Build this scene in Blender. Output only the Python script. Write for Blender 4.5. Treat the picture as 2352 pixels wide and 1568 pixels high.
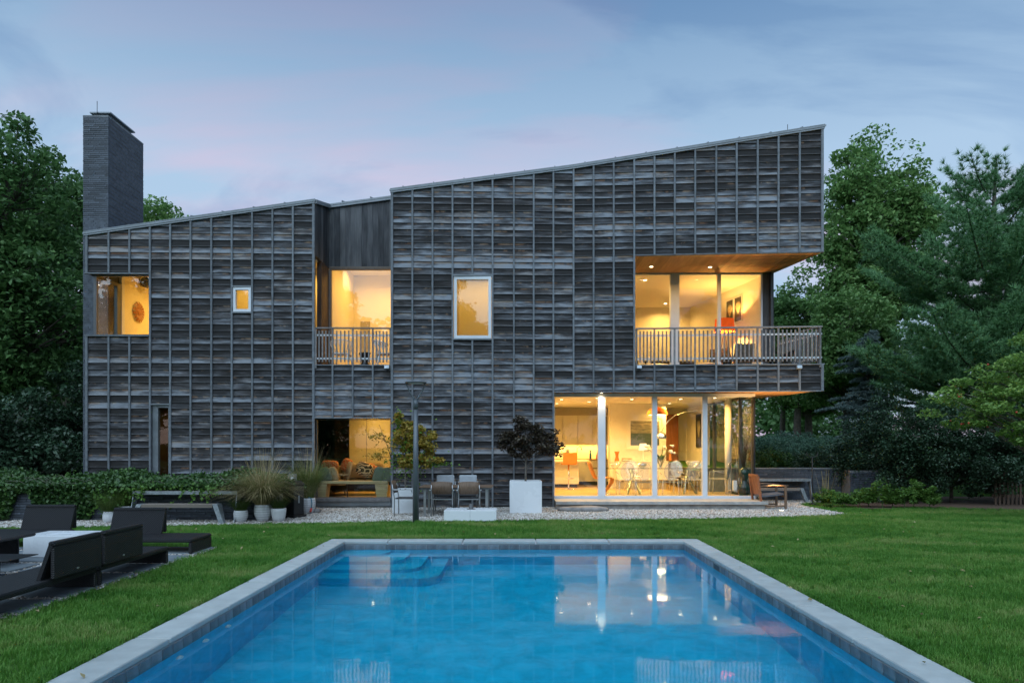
import bpy, math, random
import numpy as np
from mathutils import Vector, Matrix, Euler

random.seed(7)
rng = np.random.default_rng(11)
for o in list(bpy.data.objects):
    bpy.data.objects.remove(o, do_unlink=True)
scene = bpy.context.scene
COL = scene.collection
R = math.radians

# ------------------------------------------------------------------ camera
EYE = 1.63
FPX = 1568.0            # focal length on the 2352 px wide picture
cam_data = bpy.data.cameras.new('camera')
cam_data.sensor_width = 36.0
cam_data.lens = 24.0
cam_data.shift_x = -0.0047
cam_data.shift_y = 0.1016
cam_data.clip_start = 0.05
cam_data.clip_end = 3000
cam = bpy.data.objects.new('camera', cam_data)
COL.objects.link(cam)
cam.location = (0, 0, EYE)
cam.rotation_euler = (R(90), 0, 0)
scene.camera = cam

# ------------------------------------------------------------------ world: dusk sky with thin cloud
SUN_EL = R(4.0)
SUN_AZ = R(200.0)        # behind the camera
world = bpy.data.worlds.new('World')
scene.world = world
world.use_nodes = True
wn = world.node_tree
wn.nodes.clear()
def wnode(t, **k):
    n = wn.nodes.new(t)
    for a, b in k.items():
        setattr(n, a, b)
    return n
def wl(a, b):
    wn.links.new(a, b)
sky = wnode('ShaderNodeTexSky', sky_type='NISHITA', sun_disc=False)
sky.sun_elevation = SUN_EL
sky.sun_rotation = SUN_AZ
sky.air_density = 1.0
sky.dust_density = 0.6
sky.ozone_density = 3.0
tc = wnode('ShaderNodeTexCoord')
sep = wnode('ShaderNodeSeparateXYZ'); wl(tc.outputs['Generated'], sep.inputs[0])
zadd = wnode('ShaderNodeMath', operation='ADD'); wl(sep.outputs['Z'], zadd.inputs[0]); zadd.inputs[1].default_value = 0.30
zmax = wnode('ShaderNodeMath', operation='MAXIMUM'); wl(zadd.outputs[0], zmax.inputs[0]); zmax.inputs[1].default_value = 0.05
dx = wnode('ShaderNodeMath', operation='DIVIDE'); wl(sep.outputs['X'], dx.inputs[0]); wl(zmax.outputs[0], dx.inputs[1])
dy = wnode('ShaderNodeMath', operation='DIVIDE'); wl(sep.outputs['Y'], dy.inputs[0]); wl(zmax.outputs[0], dy.inputs[1])
comb = wnode('ShaderNodeCombineXYZ'); wl(dx.outputs[0], comb.inputs[0]); wl(dy.outputs[0], comb.inputs[1])
mapc = wnode('ShaderNodeMapping'); wl(comb.outputs[0], mapc.inputs['Vector'])
mapc.inputs['Rotation'].default_value = (0, 0, R(24))
mapc.inputs['Scale'].default_value = (0.62, 1.5, 1.0)
mapc.inputs['Location'].default_value = (0.2, 2.2, 0.0)
n1 = wnode('ShaderNodeTexNoise'); wl(mapc.outputs[0], n1.inputs['Vector'])
n1.inputs['Scale'].default_value = 1.9; n1.inputs['Detail'].default_value = 8; n1.inputs['Roughness'].default_value = 0.56
n1.inputs['Distortion'].default_value = 0.7
n2 = wnode('ShaderNodeTexNoise'); wl(mapc.outputs[0], n2.inputs['Vector'])
n2.inputs['Scale'].default_value = 1.5; n2.inputs['Detail'].default_value = 6; n2.inputs['Roughness'].default_value = 0.5; n2.inputs['Distortion'].default_value = 0.5
r1 = wnode('ShaderNodeValToRGB'); wl(n1.outputs['Fac'], r1.inputs[0])
r1.color_ramp.elements[0].position = 0.49; r1.color_ramp.elements[1].position = 0.62
r2 = wnode('ShaderNodeValToRGB'); wl(n2.outputs['Fac'], r2.inputs[0])
r2.color_ramp.elements[0].position = 0.50; r2.color_ramp.elements[1].position = 0.64
# clear dusk sky under a thin even veil, paler towards the horizon; rose and blue grey streaks in the veil
tint = wnode('ShaderNodeMix', data_type='RGBA', blend_type='MULTIPLY'); tint.inputs[0].default_value = 1.0
wl(sky.outputs[0], tint.inputs[6]); tint.inputs[7].default_value = (1.0, 1.0, 1.0, 1)
vr = wnode('ShaderNodeValToRGB'); wl(sep.outputs['Z'], vr.inputs[0])
e = vr.color_ramp.elements
e[0].position = 0.0; e[0].color = (0.47, 0.56, 0.73, 1)
e[1].position = 0.75; e[1].color = (0.105, 0.215, 0.400, 1)
for p_, c_ in ((0.18, (0.520, 0.690, 0.890)), (0.36, (0.470, 0.650, 0.860)), (0.54, (0.230, 0.395, 0.620))):
    q_ = e.new(p_); q_.color = (*c_, 1)
vs10 = wnode('ShaderNodeMix', data_type='RGBA', blend_type='MULTIPLY'); vs10.inputs[0].default_value = 1.0
wl(vr.outputs[0], vs10.inputs[6]); vs10.inputs[7].default_value = (10, 10, 10, 1)
rose = wnode('ShaderNodeMix', data_type='RGBA', blend_type='MULTIPLY'); wl(r2.outputs[0], rose.inputs[0])
wl(vs10.outputs[2], rose.inputs[6]); rose.inputs[7].default_value = (1.38, 0.97, 0.95, 1)
grey = wnode('ShaderNodeMix', data_type='RGBA', blend_type='MULTIPLY'); wl(r1.outputs[0], grey.inputs[0])
wl(rose.outputs[2], grey.inputs[6]); grey.inputs[7].default_value = (0.74, 0.80, 0.88, 1)
cmix = wnode('ShaderNodeMix', data_type='RGBA'); cmix.inputs[0].default_value = 0.80
wl(tint.outputs[2], cmix.inputs[6]); wl(grey.outputs[2], cmix.inputs[7])
bg = wnode('ShaderNodeBackground'); bg.inputs['Strength'].default_value = 0.10
wl(cmix.outputs[2], bg.inputs['Color'])
wo = wnode('ShaderNodeOutputWorld'); wl(bg.outputs[0], wo.inputs['Surface'])

sun_data = bpy.data.lights.new('sun', 'SUN')
sun_data.energy = 3.0
sun_data.angle = R(90)
sun_data.color = (0.70, 0.86, 1.0)
sun = bpy.data.objects.new('sun', sun_data)
COL.objects.link(sun)
# afterglow from behind the camera, well above the trees there
sun.rotation_euler = (R(38), 0, R(-16))

vs = scene.view_settings
vs.view_transform = 'Standard'
vs.look = 'None'
vs.exposure = 0.15
vs.gamma = 1.0
vs.use_curve_mapping = False
cy = scene.cycles
cy.use_denoising = True
cy.max_bounces = 10
cy.diffuse_bounces = 4
cy.glossy_bounces = 4
cy.transmission_bounces = 8
cy.transparent_max_bounces = 24
cy.sample_clamp_indirect = 6.0
cy.caustics_reflective = False
cy.caustics_refractive = True
cy.blur_glossy = 0.5

# ------------------------------------------------------------------ mesh helpers
ROOT = {}          # name of top-level object -> its location

class MB:
    """collects faces of ONE mesh"""
    def __init__(s):
        s.v = []; s.f = []; s.sm = []
    def add(s, vs, fs, smooth=False):
        b = len(s.v)
        s.v.extend([tuple(p) for p in vs])
        s.f.extend([tuple(i + b for i in f) for f in fs])
        s.sm.extend([smooth] * len(fs))
        return s
    def box(s, x0, y0, z0, x1, y1, z1):
        vs = [(x0,y0,z0),(x1,y0,z0),(x1,y1,z0),(x0,y1,z0),(x0,y0,z1),(x1,y0,z1),(x1,y1,z1),(x0,y1,z1)]
        return s.add(vs, BOXF)
    def hexa(s, vs):
        return s.add(vs, BOXF)
    def bbox(s, x0, y0, z0, x1, y1, z1, b=0.01):
        """box with chamfered vertical and top edges"""
        b = min(b, abs(x1-x0)*.45, abs(y1-y0)*.45, abs(z1-z0)*.45)
        def ring(i, z):
            return [(x0+i+0,y0+b if i==0 else y0+i+0,z),] if False else None
        c = b
        P = []
        def oct_(ins, z):
            a0, a1, b0, b1 = x0+ins, x1-ins, y0+ins, y1-ins
            return [(a0+c,b0,z),(a1-c,b0,z),(a1,b0+c,z),(a1,b1-c,z),(a1-c,b1,z),(a0+c,b1,z),(a0,b1-c,z),(a0,b0+c,z)]
        rings = [oct_(c*.7, z0), oct_(0, z0+c), oct_(0, z1-c), oct_(c*.7, z1)]
        vs = [p for r in rings for p in r]
        fs = []
        for k in range(3):
            for i in range(8):
                j = (i+1) % 8
                fs.append((k*8+i, k*8+j, (k+1)*8+j, (k+1)*8+i))
        fs.append(tuple(range(7, -1, -1)))
        fs.append(tuple(range(24, 32)))
        return s.add(vs, fs)
    def bar(s, p, q, w, h, up=(0,0,1)):
        """rectangular bar from p to q, w across, h along up"""
        p = Vector(p); q = Vector(q); d = (q-p).normalized(); u = Vector(up)
        a = d.cross(u)
        if a.length < 1e-5:
            u = Vector((1,0,0)); a = d.cross(u)
        a.normalize(); u = a.cross(d).normalized()
        vs = []
        for c in (p, q):
            for sa, su in ((-1,-1),(1,-1),(1,1),(-1,1)):
                vs.append(c + a*sa*w/2 + u*su*h/2)
        return s.add(vs, [(0,1,5,4),(1,2,6,5),(2,3,7,6),(3,0,4,7),(3,2,1,0),(4,5,6,7)])
    def tube(s, pts, rad, n=8, caps=True, flat=None):
        pts = [Vector(p) for p in pts]
        if not hasattr(rad, '__len__'):
            rad = [rad]*len(pts)
        vs = []; fs = []
        prev = None
        for i, p in enumerate(pts):
            d = (pts[min(i+1, len(pts)-1)] - pts[max(i-1, 0)])
            if d.length < 1e-9: d = Vector((0,0,1))
            d.normalize()
            if prev is None:
                a = d.cross(Vector((0,0,1)))
                if a.length < 1e-3: a = d.cross(Vector((1,0,0)))
            else:
                a = prev - d*prev.dot(d)
                if a.length < 1e-5: a = d.cross(Vector((0,0,1)))
            a.normalize(); prev = a
            b = d.cross(a)
            for k in range(n):
                t = 2*math.pi*k/n
                fb = 1.0 if flat is None else flat
                vs.append(p + (a*math.cos(t) + b*math.sin(t)*fb)*rad[i])
        for i in range(len(pts)-1):
            for k in range(n):
                j = (k+1) % n
                fs.append((i*n+k, i*n+j, (i+1)*n+j, (i+1)*n+k))
        s.add(vs, fs, True)
        if caps:
            b0 = len(s.v)-len(vs)
            s.f.append(tuple(b0+k for k in range(n-1, -1, -1))); s.sm.append(False)
            s.f.append(tuple(b0+(len(pts)-1)*n+k for k in range(n))); s.sm.append(False)
        return s
    def lathe(s, prof, c=(0,0,0), n=20, cap=True):
        vs = []; fs = []
        for r, z in prof:
            for k in range(n):
                t = 2*math.pi*k/n
                vs.append((c[0]+r*math.cos(t), c[1]+r*math.sin(t), c[2]+z))
        for i in range(len(prof)-1):
            for k in range(n):
                j = (k+1) % n
                fs.append((i*n+k, i*n+j, (i+1)*n+j, (i+1)*n+k))
        s.add(vs, fs, True)
        if cap:
            b0 = len(s.v)-len(vs)
            s.f.append(tuple(b0+k for k in range(n-1, -1, -1))); s.sm.append(False)
            s.f.append(tuple(b0+(len(prof)-1)*n+k for k in range(n))); s.sm.append(False)
        return s
    def prism(s, poly, ext):
        """poly: list of 3d points (a planar outline), ext: vector"""
        n = len(poly); e = Vector(ext)
        vs = [Vector(p) for p in poly] + [Vector(p)+e for p in poly]
        fs = [tuple(range(n-1, -1, -1)), tuple(range(n, 2*n))]
        for i in range(n):
            j = (i+1) % n
            fs.append((i, j, n+j, n+i))
        return s.add(vs, fs)
    def ellip(s, c, r, nu=14, nv=9, rot=None, pw=1.0):
        vs = []; fs = []
        for j in range(nv+1):
            ph = -math.pi/2 + math.pi*j/nv
            for i in range(nu):
                t = 2*math.pi*i/nu
                def sp(v): return math.copysign(abs(v)**pw, v)
                p = Vector((r[0]*sp(math.cos(ph))*sp(math.cos(t)), r[1]*sp(math.cos(ph))*sp(math.sin(t)), r[2]*sp(math.sin(ph))))
                if rot is not None: p = rot @ p
                vs.append(p + Vector(c))
        for j in range(nv):
            for i in range(nu):
                k = (i+1) % nu
                fs.append((j*nu+i, j*nu+k, (j+1)*nu+k, (j+1)*nu+i))
        return s.add(vs, fs, True)
    def mesh(s, name, off=(0,0,0)):
        me = bpy.data.meshes.new(name)
        ox, oy, oz = off
        me.from_pydata([(x-ox, y-oy, z-oz) for x, y, z in s.v], [], s.f)
        if any(s.sm):
            me.polygons.foreach_set('use_smooth', s.sm)
        me.validate()
        me.update()
        return me
    def build(s, name, mat, parent=None, local=False):
        off = (0,0,0) if (parent is None or local) else root_loc(parent)
        me = s.mesh(name, off)
        return link(name, me, mat, parent)
BOXF = [(3,2,1,0),(4,5,6,7),(0,1,5,4),(1,2,6,5),(2,3,7,6),(3,0,4,7)]

def root_loc(o):
    x = Vector((0,0,0))
    while o is not None:
        x = x + o.location
        o = o.parent
    return x
def link(name, me, mat, parent=None):
    o = bpy.data.objects.new(name, me)
    COL.objects.link(o)
    if mat is not None:
        if len(me.materials) == 0:
            me.materials.append(M[mat] if isinstance(mat, str) else mat)
    if parent is not None:
        o.parent = parent
    return o
def fast_mesh(name, verts, quads, smooth=False):
    """numpy verts (n,3) and faces (m,k)"""
    me = bpy.data.meshes.new(name)
    verts = np.asarray(verts, dtype=np.float32); quads = np.asarray(quads, dtype=np.int32)
    k = quads.shape[1]
    me.vertices.add(len(verts)); me.vertices.foreach_set('co', verts.ravel())
    me.loops.add(quads.size); me.loops.foreach_set('vertex_index', quads.ravel())
    me.polygons.add(len(quads))
    me.polygons.foreach_set('loop_start', np.arange(0, quads.size, k, dtype=np.int32))
    me.polygons.foreach_set('loop_total', np.full(len(quads), k, dtype=np.int32))
    if smooth:
        me.polygons.foreach_set('use_smooth', np.ones(len(quads), dtype=bool))
    me.update(calc_edges=True)
    return me
def tag(o, label, cat, group=None):
    o['label'] = label; o['category'] = cat
    if group: o['group'] = group
    return o
def thing(name, label, cat, loc=(0,0,0), rotz=0.0, group=None):
    o = bpy.data.objects.new(name, None)
    o.empty_display_size = 0.2
    COL.objects.link(o)
    o.location = loc; o.rotation_euler = (0, 0, rotz)
    return tag(o, label, cat, group)
def struct(o):
    o['kind'] = 'structure'; return o
def stuff(o):
    o['kind'] = 'stuff'; return o
def copy_tree(src, loc, rotz=None, label=None, scale=None):
    r = src.copy(); COL.objects.link(r); r.location = loc
    if rotz is not None: r.rotation_euler = (0, 0, rotz)
    if scale is not None: r.scale = scale if hasattr(scale, '__len__') else (scale,)*3
    if label: r['label'] = label
    for ch in list(src.children):
        c = ch.copy(); COL.objects.link(c); c.parent = r
        for g in list(ch.children):
            d = g.copy(); COL.objects.link(d); d.parent = c
    return r
def W(px, py, Y):
    """place on the plane at distance Y seen at (px, py) of the 2352 px picture"""
    return ((px-1187.0)*Y/FPX, Y, EYE-(py-1023.0)*Y/FPX)
def WX(px, Y): return (px-1187.0)*Y/FPX
def WZ(py, Y): return EYE-(py-1023.0)*Y/FPX

# ------------------------------------------------------------------ materials
M = {}
def nmat(name):
    m = bpy.data.materials.new(name); m.use_nodes = True
    nt = m.node_tree; nt.nodes.clear()
    out = nt.nodes.new('ShaderNodeOutputMaterial')
    M[name] = m
    return m, nt, out
class NT:
    def __init__(s, nt): s.nt = nt
    def n(s, t, **k):
        x = s.nt.nodes.new(t)
        for a, b in k.items(): setattr(x, a, b)
        return x
    def l(s, a, b): s.nt.links.new(a, b)
    def coord(s, kind='Object', scale=(1,1,1), rot=(0,0,0)):
        t = s.n('ShaderNodeTexCoord'); m = s.n('ShaderNodeMapping')
        s.l(t.outputs[kind], m.inputs['Vector']); m.inputs['Scale'].default_value = scale; m.inputs['Rotation'].default_value = rot
        return m.outputs[0]
    def world(s, scale=(1,1,1)):
        g = s.n('ShaderNodeNewGeometry'); m = s.n('ShaderNodeMapping')
        s.l(g.outputs['Position'], m.inputs['Vector']); m.inputs['Scale'].default_value = scale
        return m.outputs[0]
    def noise(s, vec, scale=5, detail=4, rough=0.55, dist=0.0, out='Fac'):
        x = s.n('ShaderNodeTexNoise'); s.l(vec, x.inputs['Vector'])
        x.inputs['Scale'].default_value = scale; x.inputs['Detail'].default_value = detail
        x.inputs['Roughness'].default_value = rough; x.inputs['Distortion'].default_value = dist
        return x.outputs[out]
    def ramp(s, fac, stops):
        x = s.n('ShaderNodeValToRGB'); s.l(fac, x.inputs[0])
        e = x.color_ramp.elements
        while len(e) < len(stops): e.new(0.5)
        for i, (p, c) in enumerate(stops):
            e[i].position = p
            e[i].color = (c, c, c, 1) if not hasattr(c, '__len__') else (*c, 1)
        return x.outputs[0]
    def mix(s, fac, a, b, mode='MIX'):
        x = s.n('ShaderNodeMix', data_type='RGBA', blend_type=mode)
        for sock, v in ((x.inputs[0], fac), (x.inputs[6], a), (x.inputs[7], b)):
            if hasattr(v, 'is_output') or isinstance(v, bpy.types.NodeSocket): s.l(v, sock)
            elif hasattr(v, '__len__'): sock.default_value = (*v, 1)
            else: sock.default_value = v
        return x.outputs[2]
    def math(s, op, a, b=0.0):
        x = s.n('ShaderNodeMath', operation=op)
        for sock, v in ((x.inputs[0], a), (x.inputs[1], b)):
            if isinstance(v, bpy.types.NodeSocket): s.l(v, sock)
            else: sock.default_value = v
        return x.outputs[0]
    def bump(s, h, strength=0.3, dist=0.01):
        x = s.n('ShaderNodeBump'); s.l(h, x.inputs['Height'])
        x.inputs['Strength'].default_value = strength; x.inputs['Distance'].default_value = dist
        return x.outputs[0]
    def bsdf(s, color, rough=0.6, metal=0.0, spec=0.5, normal=None, out=None, **kw):
        b = s.n('ShaderNodeBsdfPrincipled')
        for key, v in (('Base Color', color), ('Roughness', rough), ('Metallic', metal), ('Specular IOR Level', spec)):
            if isinstance(v, bpy.types.NodeSocket): s.l(v, b.inputs[key])
            elif hasattr(v, '__len__'): b.inputs[key].default_value = (*v, 1)
            else: b.inputs[key].default_value = v
        for k, v in kw.items(): b.inputs[k.replace('_', ' ')].default_value = v
        if normal is not None: s.l(normal, b.inputs['Normal'])
        if out is not None: s.l(b.outputs[0], out.inputs['Surface'])
        return b.outputs[0]

def simple(name, col, rough=0.6, metal=0.0, var=0.12, scale=6.0, bump=0.0, bscale=60.0, spec=0.5, objvar=0.0, **kw):
    """plain finish with soft mottling, optional fine relief and a tone shift per piece"""
    m, nt, out = nmat(name); k = NT(nt)
    vec = k.coord('Object')
    f = k.noise(vec, scale, 5)
    lo = tuple(c*(1-var) for c in col); hi = tuple(min(1, c*(1+var)) for c in col)
    c = k.ramp(f, [(0.3, lo), (0.7, hi)])
    if objvar:
        oi = k.n('ShaderNodeObjectInfo')
        t = k.ramp(oi.outputs['Random'], [(0, 1-objvar), (1, 1+objvar)])
        c = k.mix(1.0, c, t, 'MULTIPLY')
    nrm = None
    if bump:
        nrm = k.bump(k.noise(vec, bscale, 3), bump, 0.01)
    r = k.ramp(f, [(0.2, max(0, rough-0.06)), (0.8, min(1, rough+0.06))])
    k.bsdf(c, r, metal, spec, nrm, out, **kw)
    return m
PITCH = 0.169
ROW0 = 7.834
def mat_siding():
    m, nt, out = nmat('weathered_cedar'); k = NT(nt)
    g = k.n('ShaderNodeNewGeometry')
    sp = k.n('ShaderNodeSeparateXYZ'); k.l(g.outputs['Position'], sp.inputs[0])
    oi = k.n('ShaderNodeObjectInfo')
    z = k.math('SUBTRACT', sp.outputs['Z'], ROW0 - 100*PITCH)
    zz = k.math('DIVIDE', z, PITCH)
    t = k.math('FRACT', zz)                       # 0 at a board's drip edge, 1 under the lap
    row = k.math('FLOOR', zz)
    # shift the grain for each board row so neighbours never share a pattern
    wv = k.n('ShaderNodeTexWhiteNoise', noise_dimensions='2D')
    cb = k.n('ShaderNodeCombineXYZ'); k.l(row, cb.inputs[0]); k.l(oi.outputs['Random'], cb.inputs[1])
    k.l(cb.outputs[0], wv.inputs['Vector'])
    off = k.math('MULTIPLY', wv.outputs['Value'], 40.0)
    xs = k.math('ADD', sp.outputs['X'], off)
    vec = k.n('ShaderNodeCombineXYZ'); k.l(xs, vec.inputs[0]); k.l(sp.outputs['Y'], vec.inputs[1]); k.l(sp.outputs['Z'], vec.inputs[2])
    def mp(sc):
        q = k.n('ShaderNodeMapping'); k.l(vec.outputs[0], q.inputs['Vector']); q.inputs['Scale'].default_value = sc; return q.outputs[0]
    grain = k.noise(mp((1.6, 1, 46)), 2.2, 6, 0.62, 0.4)
    blotch = k.noise(mp((0.75, 1, 4.2)), 1.9, 6, 0.62, 0.15)
    fine = k.noise(mp((4, 1, 120)), 2.0, 3, 0.6)
    # silvered face; stain and lap shadow both painted darker towards the top
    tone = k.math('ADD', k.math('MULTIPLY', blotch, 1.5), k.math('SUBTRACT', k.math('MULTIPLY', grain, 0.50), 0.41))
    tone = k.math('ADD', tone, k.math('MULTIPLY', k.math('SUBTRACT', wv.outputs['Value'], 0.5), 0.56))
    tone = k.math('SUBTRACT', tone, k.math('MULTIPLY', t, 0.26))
    c = k.ramp(tone, [(0.26, (0.009, 0.0085, 0.0085)), (0.42, (0.029, 0.029, 0.032)), (0.60, (0.078, 0.083, 0.094)), (0.86, (0.23, 0.255, 0.29))])
    # bare tan wood kept dry just under the lap of some boards
    dry = k.noise(mp((1.1, 1, 1.2)), 2.6, 5, 0.62, 0.6)
    dry = k.math('ADD', dry, k.math('MULTIPLY', k.math('SUBTRACT', wv.outputs['Value'], 0.5), 0.26))
    band = k.ramp(t, [(0.0, 0.0), (0.60, 0.0), (0.80, 1.0), (1.0, 1.0)])
    df = k.math('MULTIPLY', k.ramp(dry, [(0.55, 0.0), (0.63, 1.0)]), band)
    df = k.math('MULTIPLY', df, k.ramp(grain, [(0.34, 0.25), (0.6, 1.0)]))
    dc = k.ramp(blotch, [(0.36, (0.20, 0.090, 0.045)), (0.52, (0.30, 0.20, 0.13)), (0.68, (0.36, 0.31, 0.26))])
    warmf = k.math('MULTIPLY', k.ramp(k.noise(mp((0.5, 1, 0.5)), 1.1, 3), [(0.50, 0.0), (0.66, 1.0)]), 0.55)
    c = k.mix(warmf, c, k.mix(1.0, c, (1.30, 1.0, 0.76), 'MULTIPLY'))
    c = k.mix(k.math('MULTIPLY', df, 0.95), c, dc)
    # drip edge paler
    edge = k.ramp(t, [(0.0, 1.0), (0.035, 1.0), (0.10, 0.0)])
    c = k.mix(k.math('MULTIPLY', edge, 0.35), c, (0.22, 0.225, 0.235))
    h = k.math('ADD', k.math('MULTIPLY', grain, 0.7), k.math('MULTIPLY', fine, 0.5))
    k.bsdf(c, 0.72, 0, 0.35, k.bump(h, 0.45, 0.006), out)
mat_siding()

def mat_vertical(name, dark, mid, light):
    m, nt, out = nmat(name); k = NT(nt)
    oi = k.n('ShaderNodeObjectInfo')
    g = k.n('ShaderNodeNewGeometry')
    sp = k.n('ShaderNodeSeparateXYZ'); k.l(g.outputs['Position'], sp.inputs[0])
    off = k.math('MULTIPLY', oi.outputs['Random'], 60.0)
    v = k.n('ShaderNodeCombineXYZ'); k.l(k.math('ADD', sp.outputs['X'], off), v.inputs[0]); k.l(sp.outputs['Y'], v.inputs[1]); k.l(sp.outputs['Z'], v.inputs[2])
    def mp(sc):
        q = k.n('ShaderNodeMapping'); k.l(v.outputs[0], q.inputs['Vector']); q.inputs['Scale'].default_value = sc; return q.outputs[0]
    grain = k.noise(mp((40, 40, 1.2)), 1.6, 6, 0.62, 0.3)
    blot = k.noise(mp((2.5, 2.5, 0.6)), 1.7, 4, 0.55)
    t = k.math('ADD', k.math('MULTIPLY', grain, 0.45), k.math('MULTIPLY', blot, 0.6))
    t = k.math('ADD', t, k.math('MULTIPLY', k.math('SUBTRACT', oi.outputs['Random'], 0.5), 0.28))
    c = k.ramp(t, [(0.34, dark), (0.52, mid), (0.74, light)])
    k.bsdf(c, 0.72, 0, 0.3, k.bump(grain, 0.35, 0.005), out)
mat_vertical('vertical_cedar', (0.024, 0.025, 0.028), (0.066, 0.069, 0.076), (0.15, 0.152, 0.158))
mat_vertical('cedar_brown', (0.055, 0.036, 0.027), (0.105, 0.066, 0.045), (0.16, 0.105, 0.07))

def mat_plank(name, lo, hi, rough=0.5, axis=(1.2, 30, 30), objvar=0.3):
    """wood with grain along one axis"""
    m, nt, out = nmat(name); k = NT(nt)
    oi = k.n('ShaderNodeObjectInfo')
    tco = k.n('ShaderNodeTexCoord')
    ad = k.n('ShaderNodeVectorMath', operation='ADD'); k.l(tco.outputs['Object'], ad.inputs[0])
    cb = k.n('ShaderNodeCombineXYZ'); r = k.math('MULTIPLY', oi.outputs['Random'], 37.0)
    for i in range(3): k.l(r, cb.inputs[i])
    k.l(cb.outputs[0], ad.inputs[1])
    q = k.n('ShaderNodeMapping'); k.l(ad.outputs[0], q.inputs['Vector']); q.inputs['Scale'].default_value = axis
    gr = k.noise(q.outputs[0], 1.6, 6, 0.6, 0.5)
    c = k.ramp(gr, [(0.3, lo), (0.7, hi)])
    t = k.ramp(oi.outputs['Random'], [(0, 1-objvar), (1, 1+objvar)])
    c = k.mix(1.0, c, t, 'MULTIPLY')
    k.bsdf(c, rough, 0, 0.4, k.bump(gr, 0.2, 0.004), out)
mat_plank('cedar_soffit', (0.32, 0.165, 0.07), (0.50, 0.29, 0.145), 0.5, (30, 1.2, 30), 0.28)
mat_plank('teak', (0.10, 0.062, 0.04), (0.20, 0.13, 0.085), 0.55, (30, 30, 1.5), 0.15)
mat_plank('teak_grey', (0.15, 0.125, 0.105), (0.26, 0.22, 0.185), 0.65, (1.5, 30, 30), 0.15)
mat_plank('orange_wood', (0.20, 0.07, 0.03), (0.33, 0.13, 0.06), 0.45, (30, 30, 1.5), 0.1)
mat_plank('slab_wood', (0.36, 0.27, 0.13), (0.55, 0.44, 0.25), 0.45, (1.2, 20, 20), 0.1)
mat_plank('oak_floor', (0.42, 0.29, 0.15), (0.58, 0.42, 0.24), 0.35, (1.0, 14, 14), 0.12)
mat_plank('rail_wood', (0.12, 0.12, 0.125), (0.24, 0.235, 0.235), 0.7, (6, 6, 6), 0.2)
mat_plank('fence_wood', (0.075, 0.05, 0.035), (0.13, 0.085, 0.06), 0.75, (20, 20, 2), 0.25)

simple('batten_wood', (0.135, 0.152, 0.17), 0.65, var=0.28, scale=9, bump=0.2, bscale=70, objvar=0.18)
simple('zinc', (0.19, 0.215, 0.235), 0.45, 0.35, var=0.18, scale=4, objvar=0.06)
simple('galvanised', (0.34, 0.38, 0.41), 0.42, 0.6, var=0.28, scale=22)
simple('white_frame', (0.66, 0.70, 0.74), 0.42, 0.0, var=0.05, scale=3)
simple('dark_frame', (0.10, 0.105, 0.11), 0.45, 0.2, var=0.12)
simple('cedar_frame', (0.17, 0.13, 0.10), 0.6, var=0.2, scale=12)
simple('sheathing', (0.03, 0.03, 0.03), 0.9)
simple('interior_white', (0.80, 0.77, 0.70), 0.75, var=0.02, scale=1.5)
simple('interior_cream', (0.74, 0.69, 0.58), 0.75, var=0.03, scale=1.5)
simple('interior_orange', (0.74, 0.70, 0.48), 0.75, var=0.03, scale=1.5)
simple('cabinet_white', (0.76, 0.74, 0.66), 0.35, var=0.02, scale=2)
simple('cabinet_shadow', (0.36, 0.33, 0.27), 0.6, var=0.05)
simple('black_kick', (0.02, 0.02, 0.022), 0.5)
simple('dark_room', (0.08, 0.07, 0.065), 0.7, var=0.2)  # shade of unlit rooms put into the wall colour
simple('concrete', (0.33, 0.32, 0.30), 0.85, var=0.28, scale=7, bump=0.3, bscale=90)
simple('stoop_cap', (0.36, 0.36, 0.345), 0.7, var=0.22, scale=6, bump=0.2, bscale=60)
simple('mortar', (0.17, 0.18, 0.19), 0.92, var=0.2, scale=12, bump=0.3)
simple('brick', (0.066, 0.080, 0.102), 0.62, var=0.45, scale=8, bump=0.4, bscale=60, objvar=0.35)
simple('brick_top', (0.16, 0.175, 0.19), 0.7, var=0.3, scale=8)
simple('coping_stone', (0.38, 0.415, 0.41), 0.72, var=0.13, scale=4.5, bump=0.22, bscale=110, objvar=0.07)
simple('pool_tile', (0.125, 0.15, 0.17), 0.4, var=0.3, scale=9, bump=0.2, bscale=40, objvar=0.3)
simple('grout', (0.24, 0.25, 0.25), 0.85)
simple('bluestone', (0.15, 0.18, 0.20), 0.68, var=0.22, scale=5, bump=0.2, bscale=60, objvar=0.12)
simple('white_gloss', (0.74, 0.78, 0.81), 0.28, var=0.02, scale=2)
simple('white_ceramic', (0.66, 0.68, 0.70), 0.35, var=0.05, scale=6)
simple('pot_groove', (0.30, 0.32, 0.34), 0.6)
simple('soil', (0.035, 0.026, 0.02), 0.95, var=0.4, scale=20, bump=0.6)
simple('mulch', (0.10, 0.062, 0.04), 0.95, var=0.4, scale=26, bump=0.6)
simple('lamp_grey', (0.115, 0.135, 0.15), 0.42, 0.3, var=0.06)
simple('steel', (0.40, 0.42, 0.43), 0.35, 0.8, var=0.06)
simple('chrome', (0.85, 0.85, 0.85), 0.06, 1.0, var=0.01)
simple('black_metal', (0.018, 0.019, 0.021), 0.45, 0.2, var=0.2)
simple('black_plastic', (0.014, 0.015, 0.017), 0.38, var=0.1)
simple('mesh_fabric', (0.05, 0.052, 0.055), 0.7, var=0.15, bump=0.3, bscale=200)
simple('grey_fabric', (0.10, 0.11, 0.13), 0.9, var=0.15, bump=0.4, bscale=220)
simple('pale_fabric', (0.42, 0.46, 0.50), 0.9, var=0.12, bump=0.4, bscale=160)
simple('tan_fabric', (0.33, 0.25, 0.14), 0.9, var=0.12, bump=0.4, bscale=160)
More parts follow.
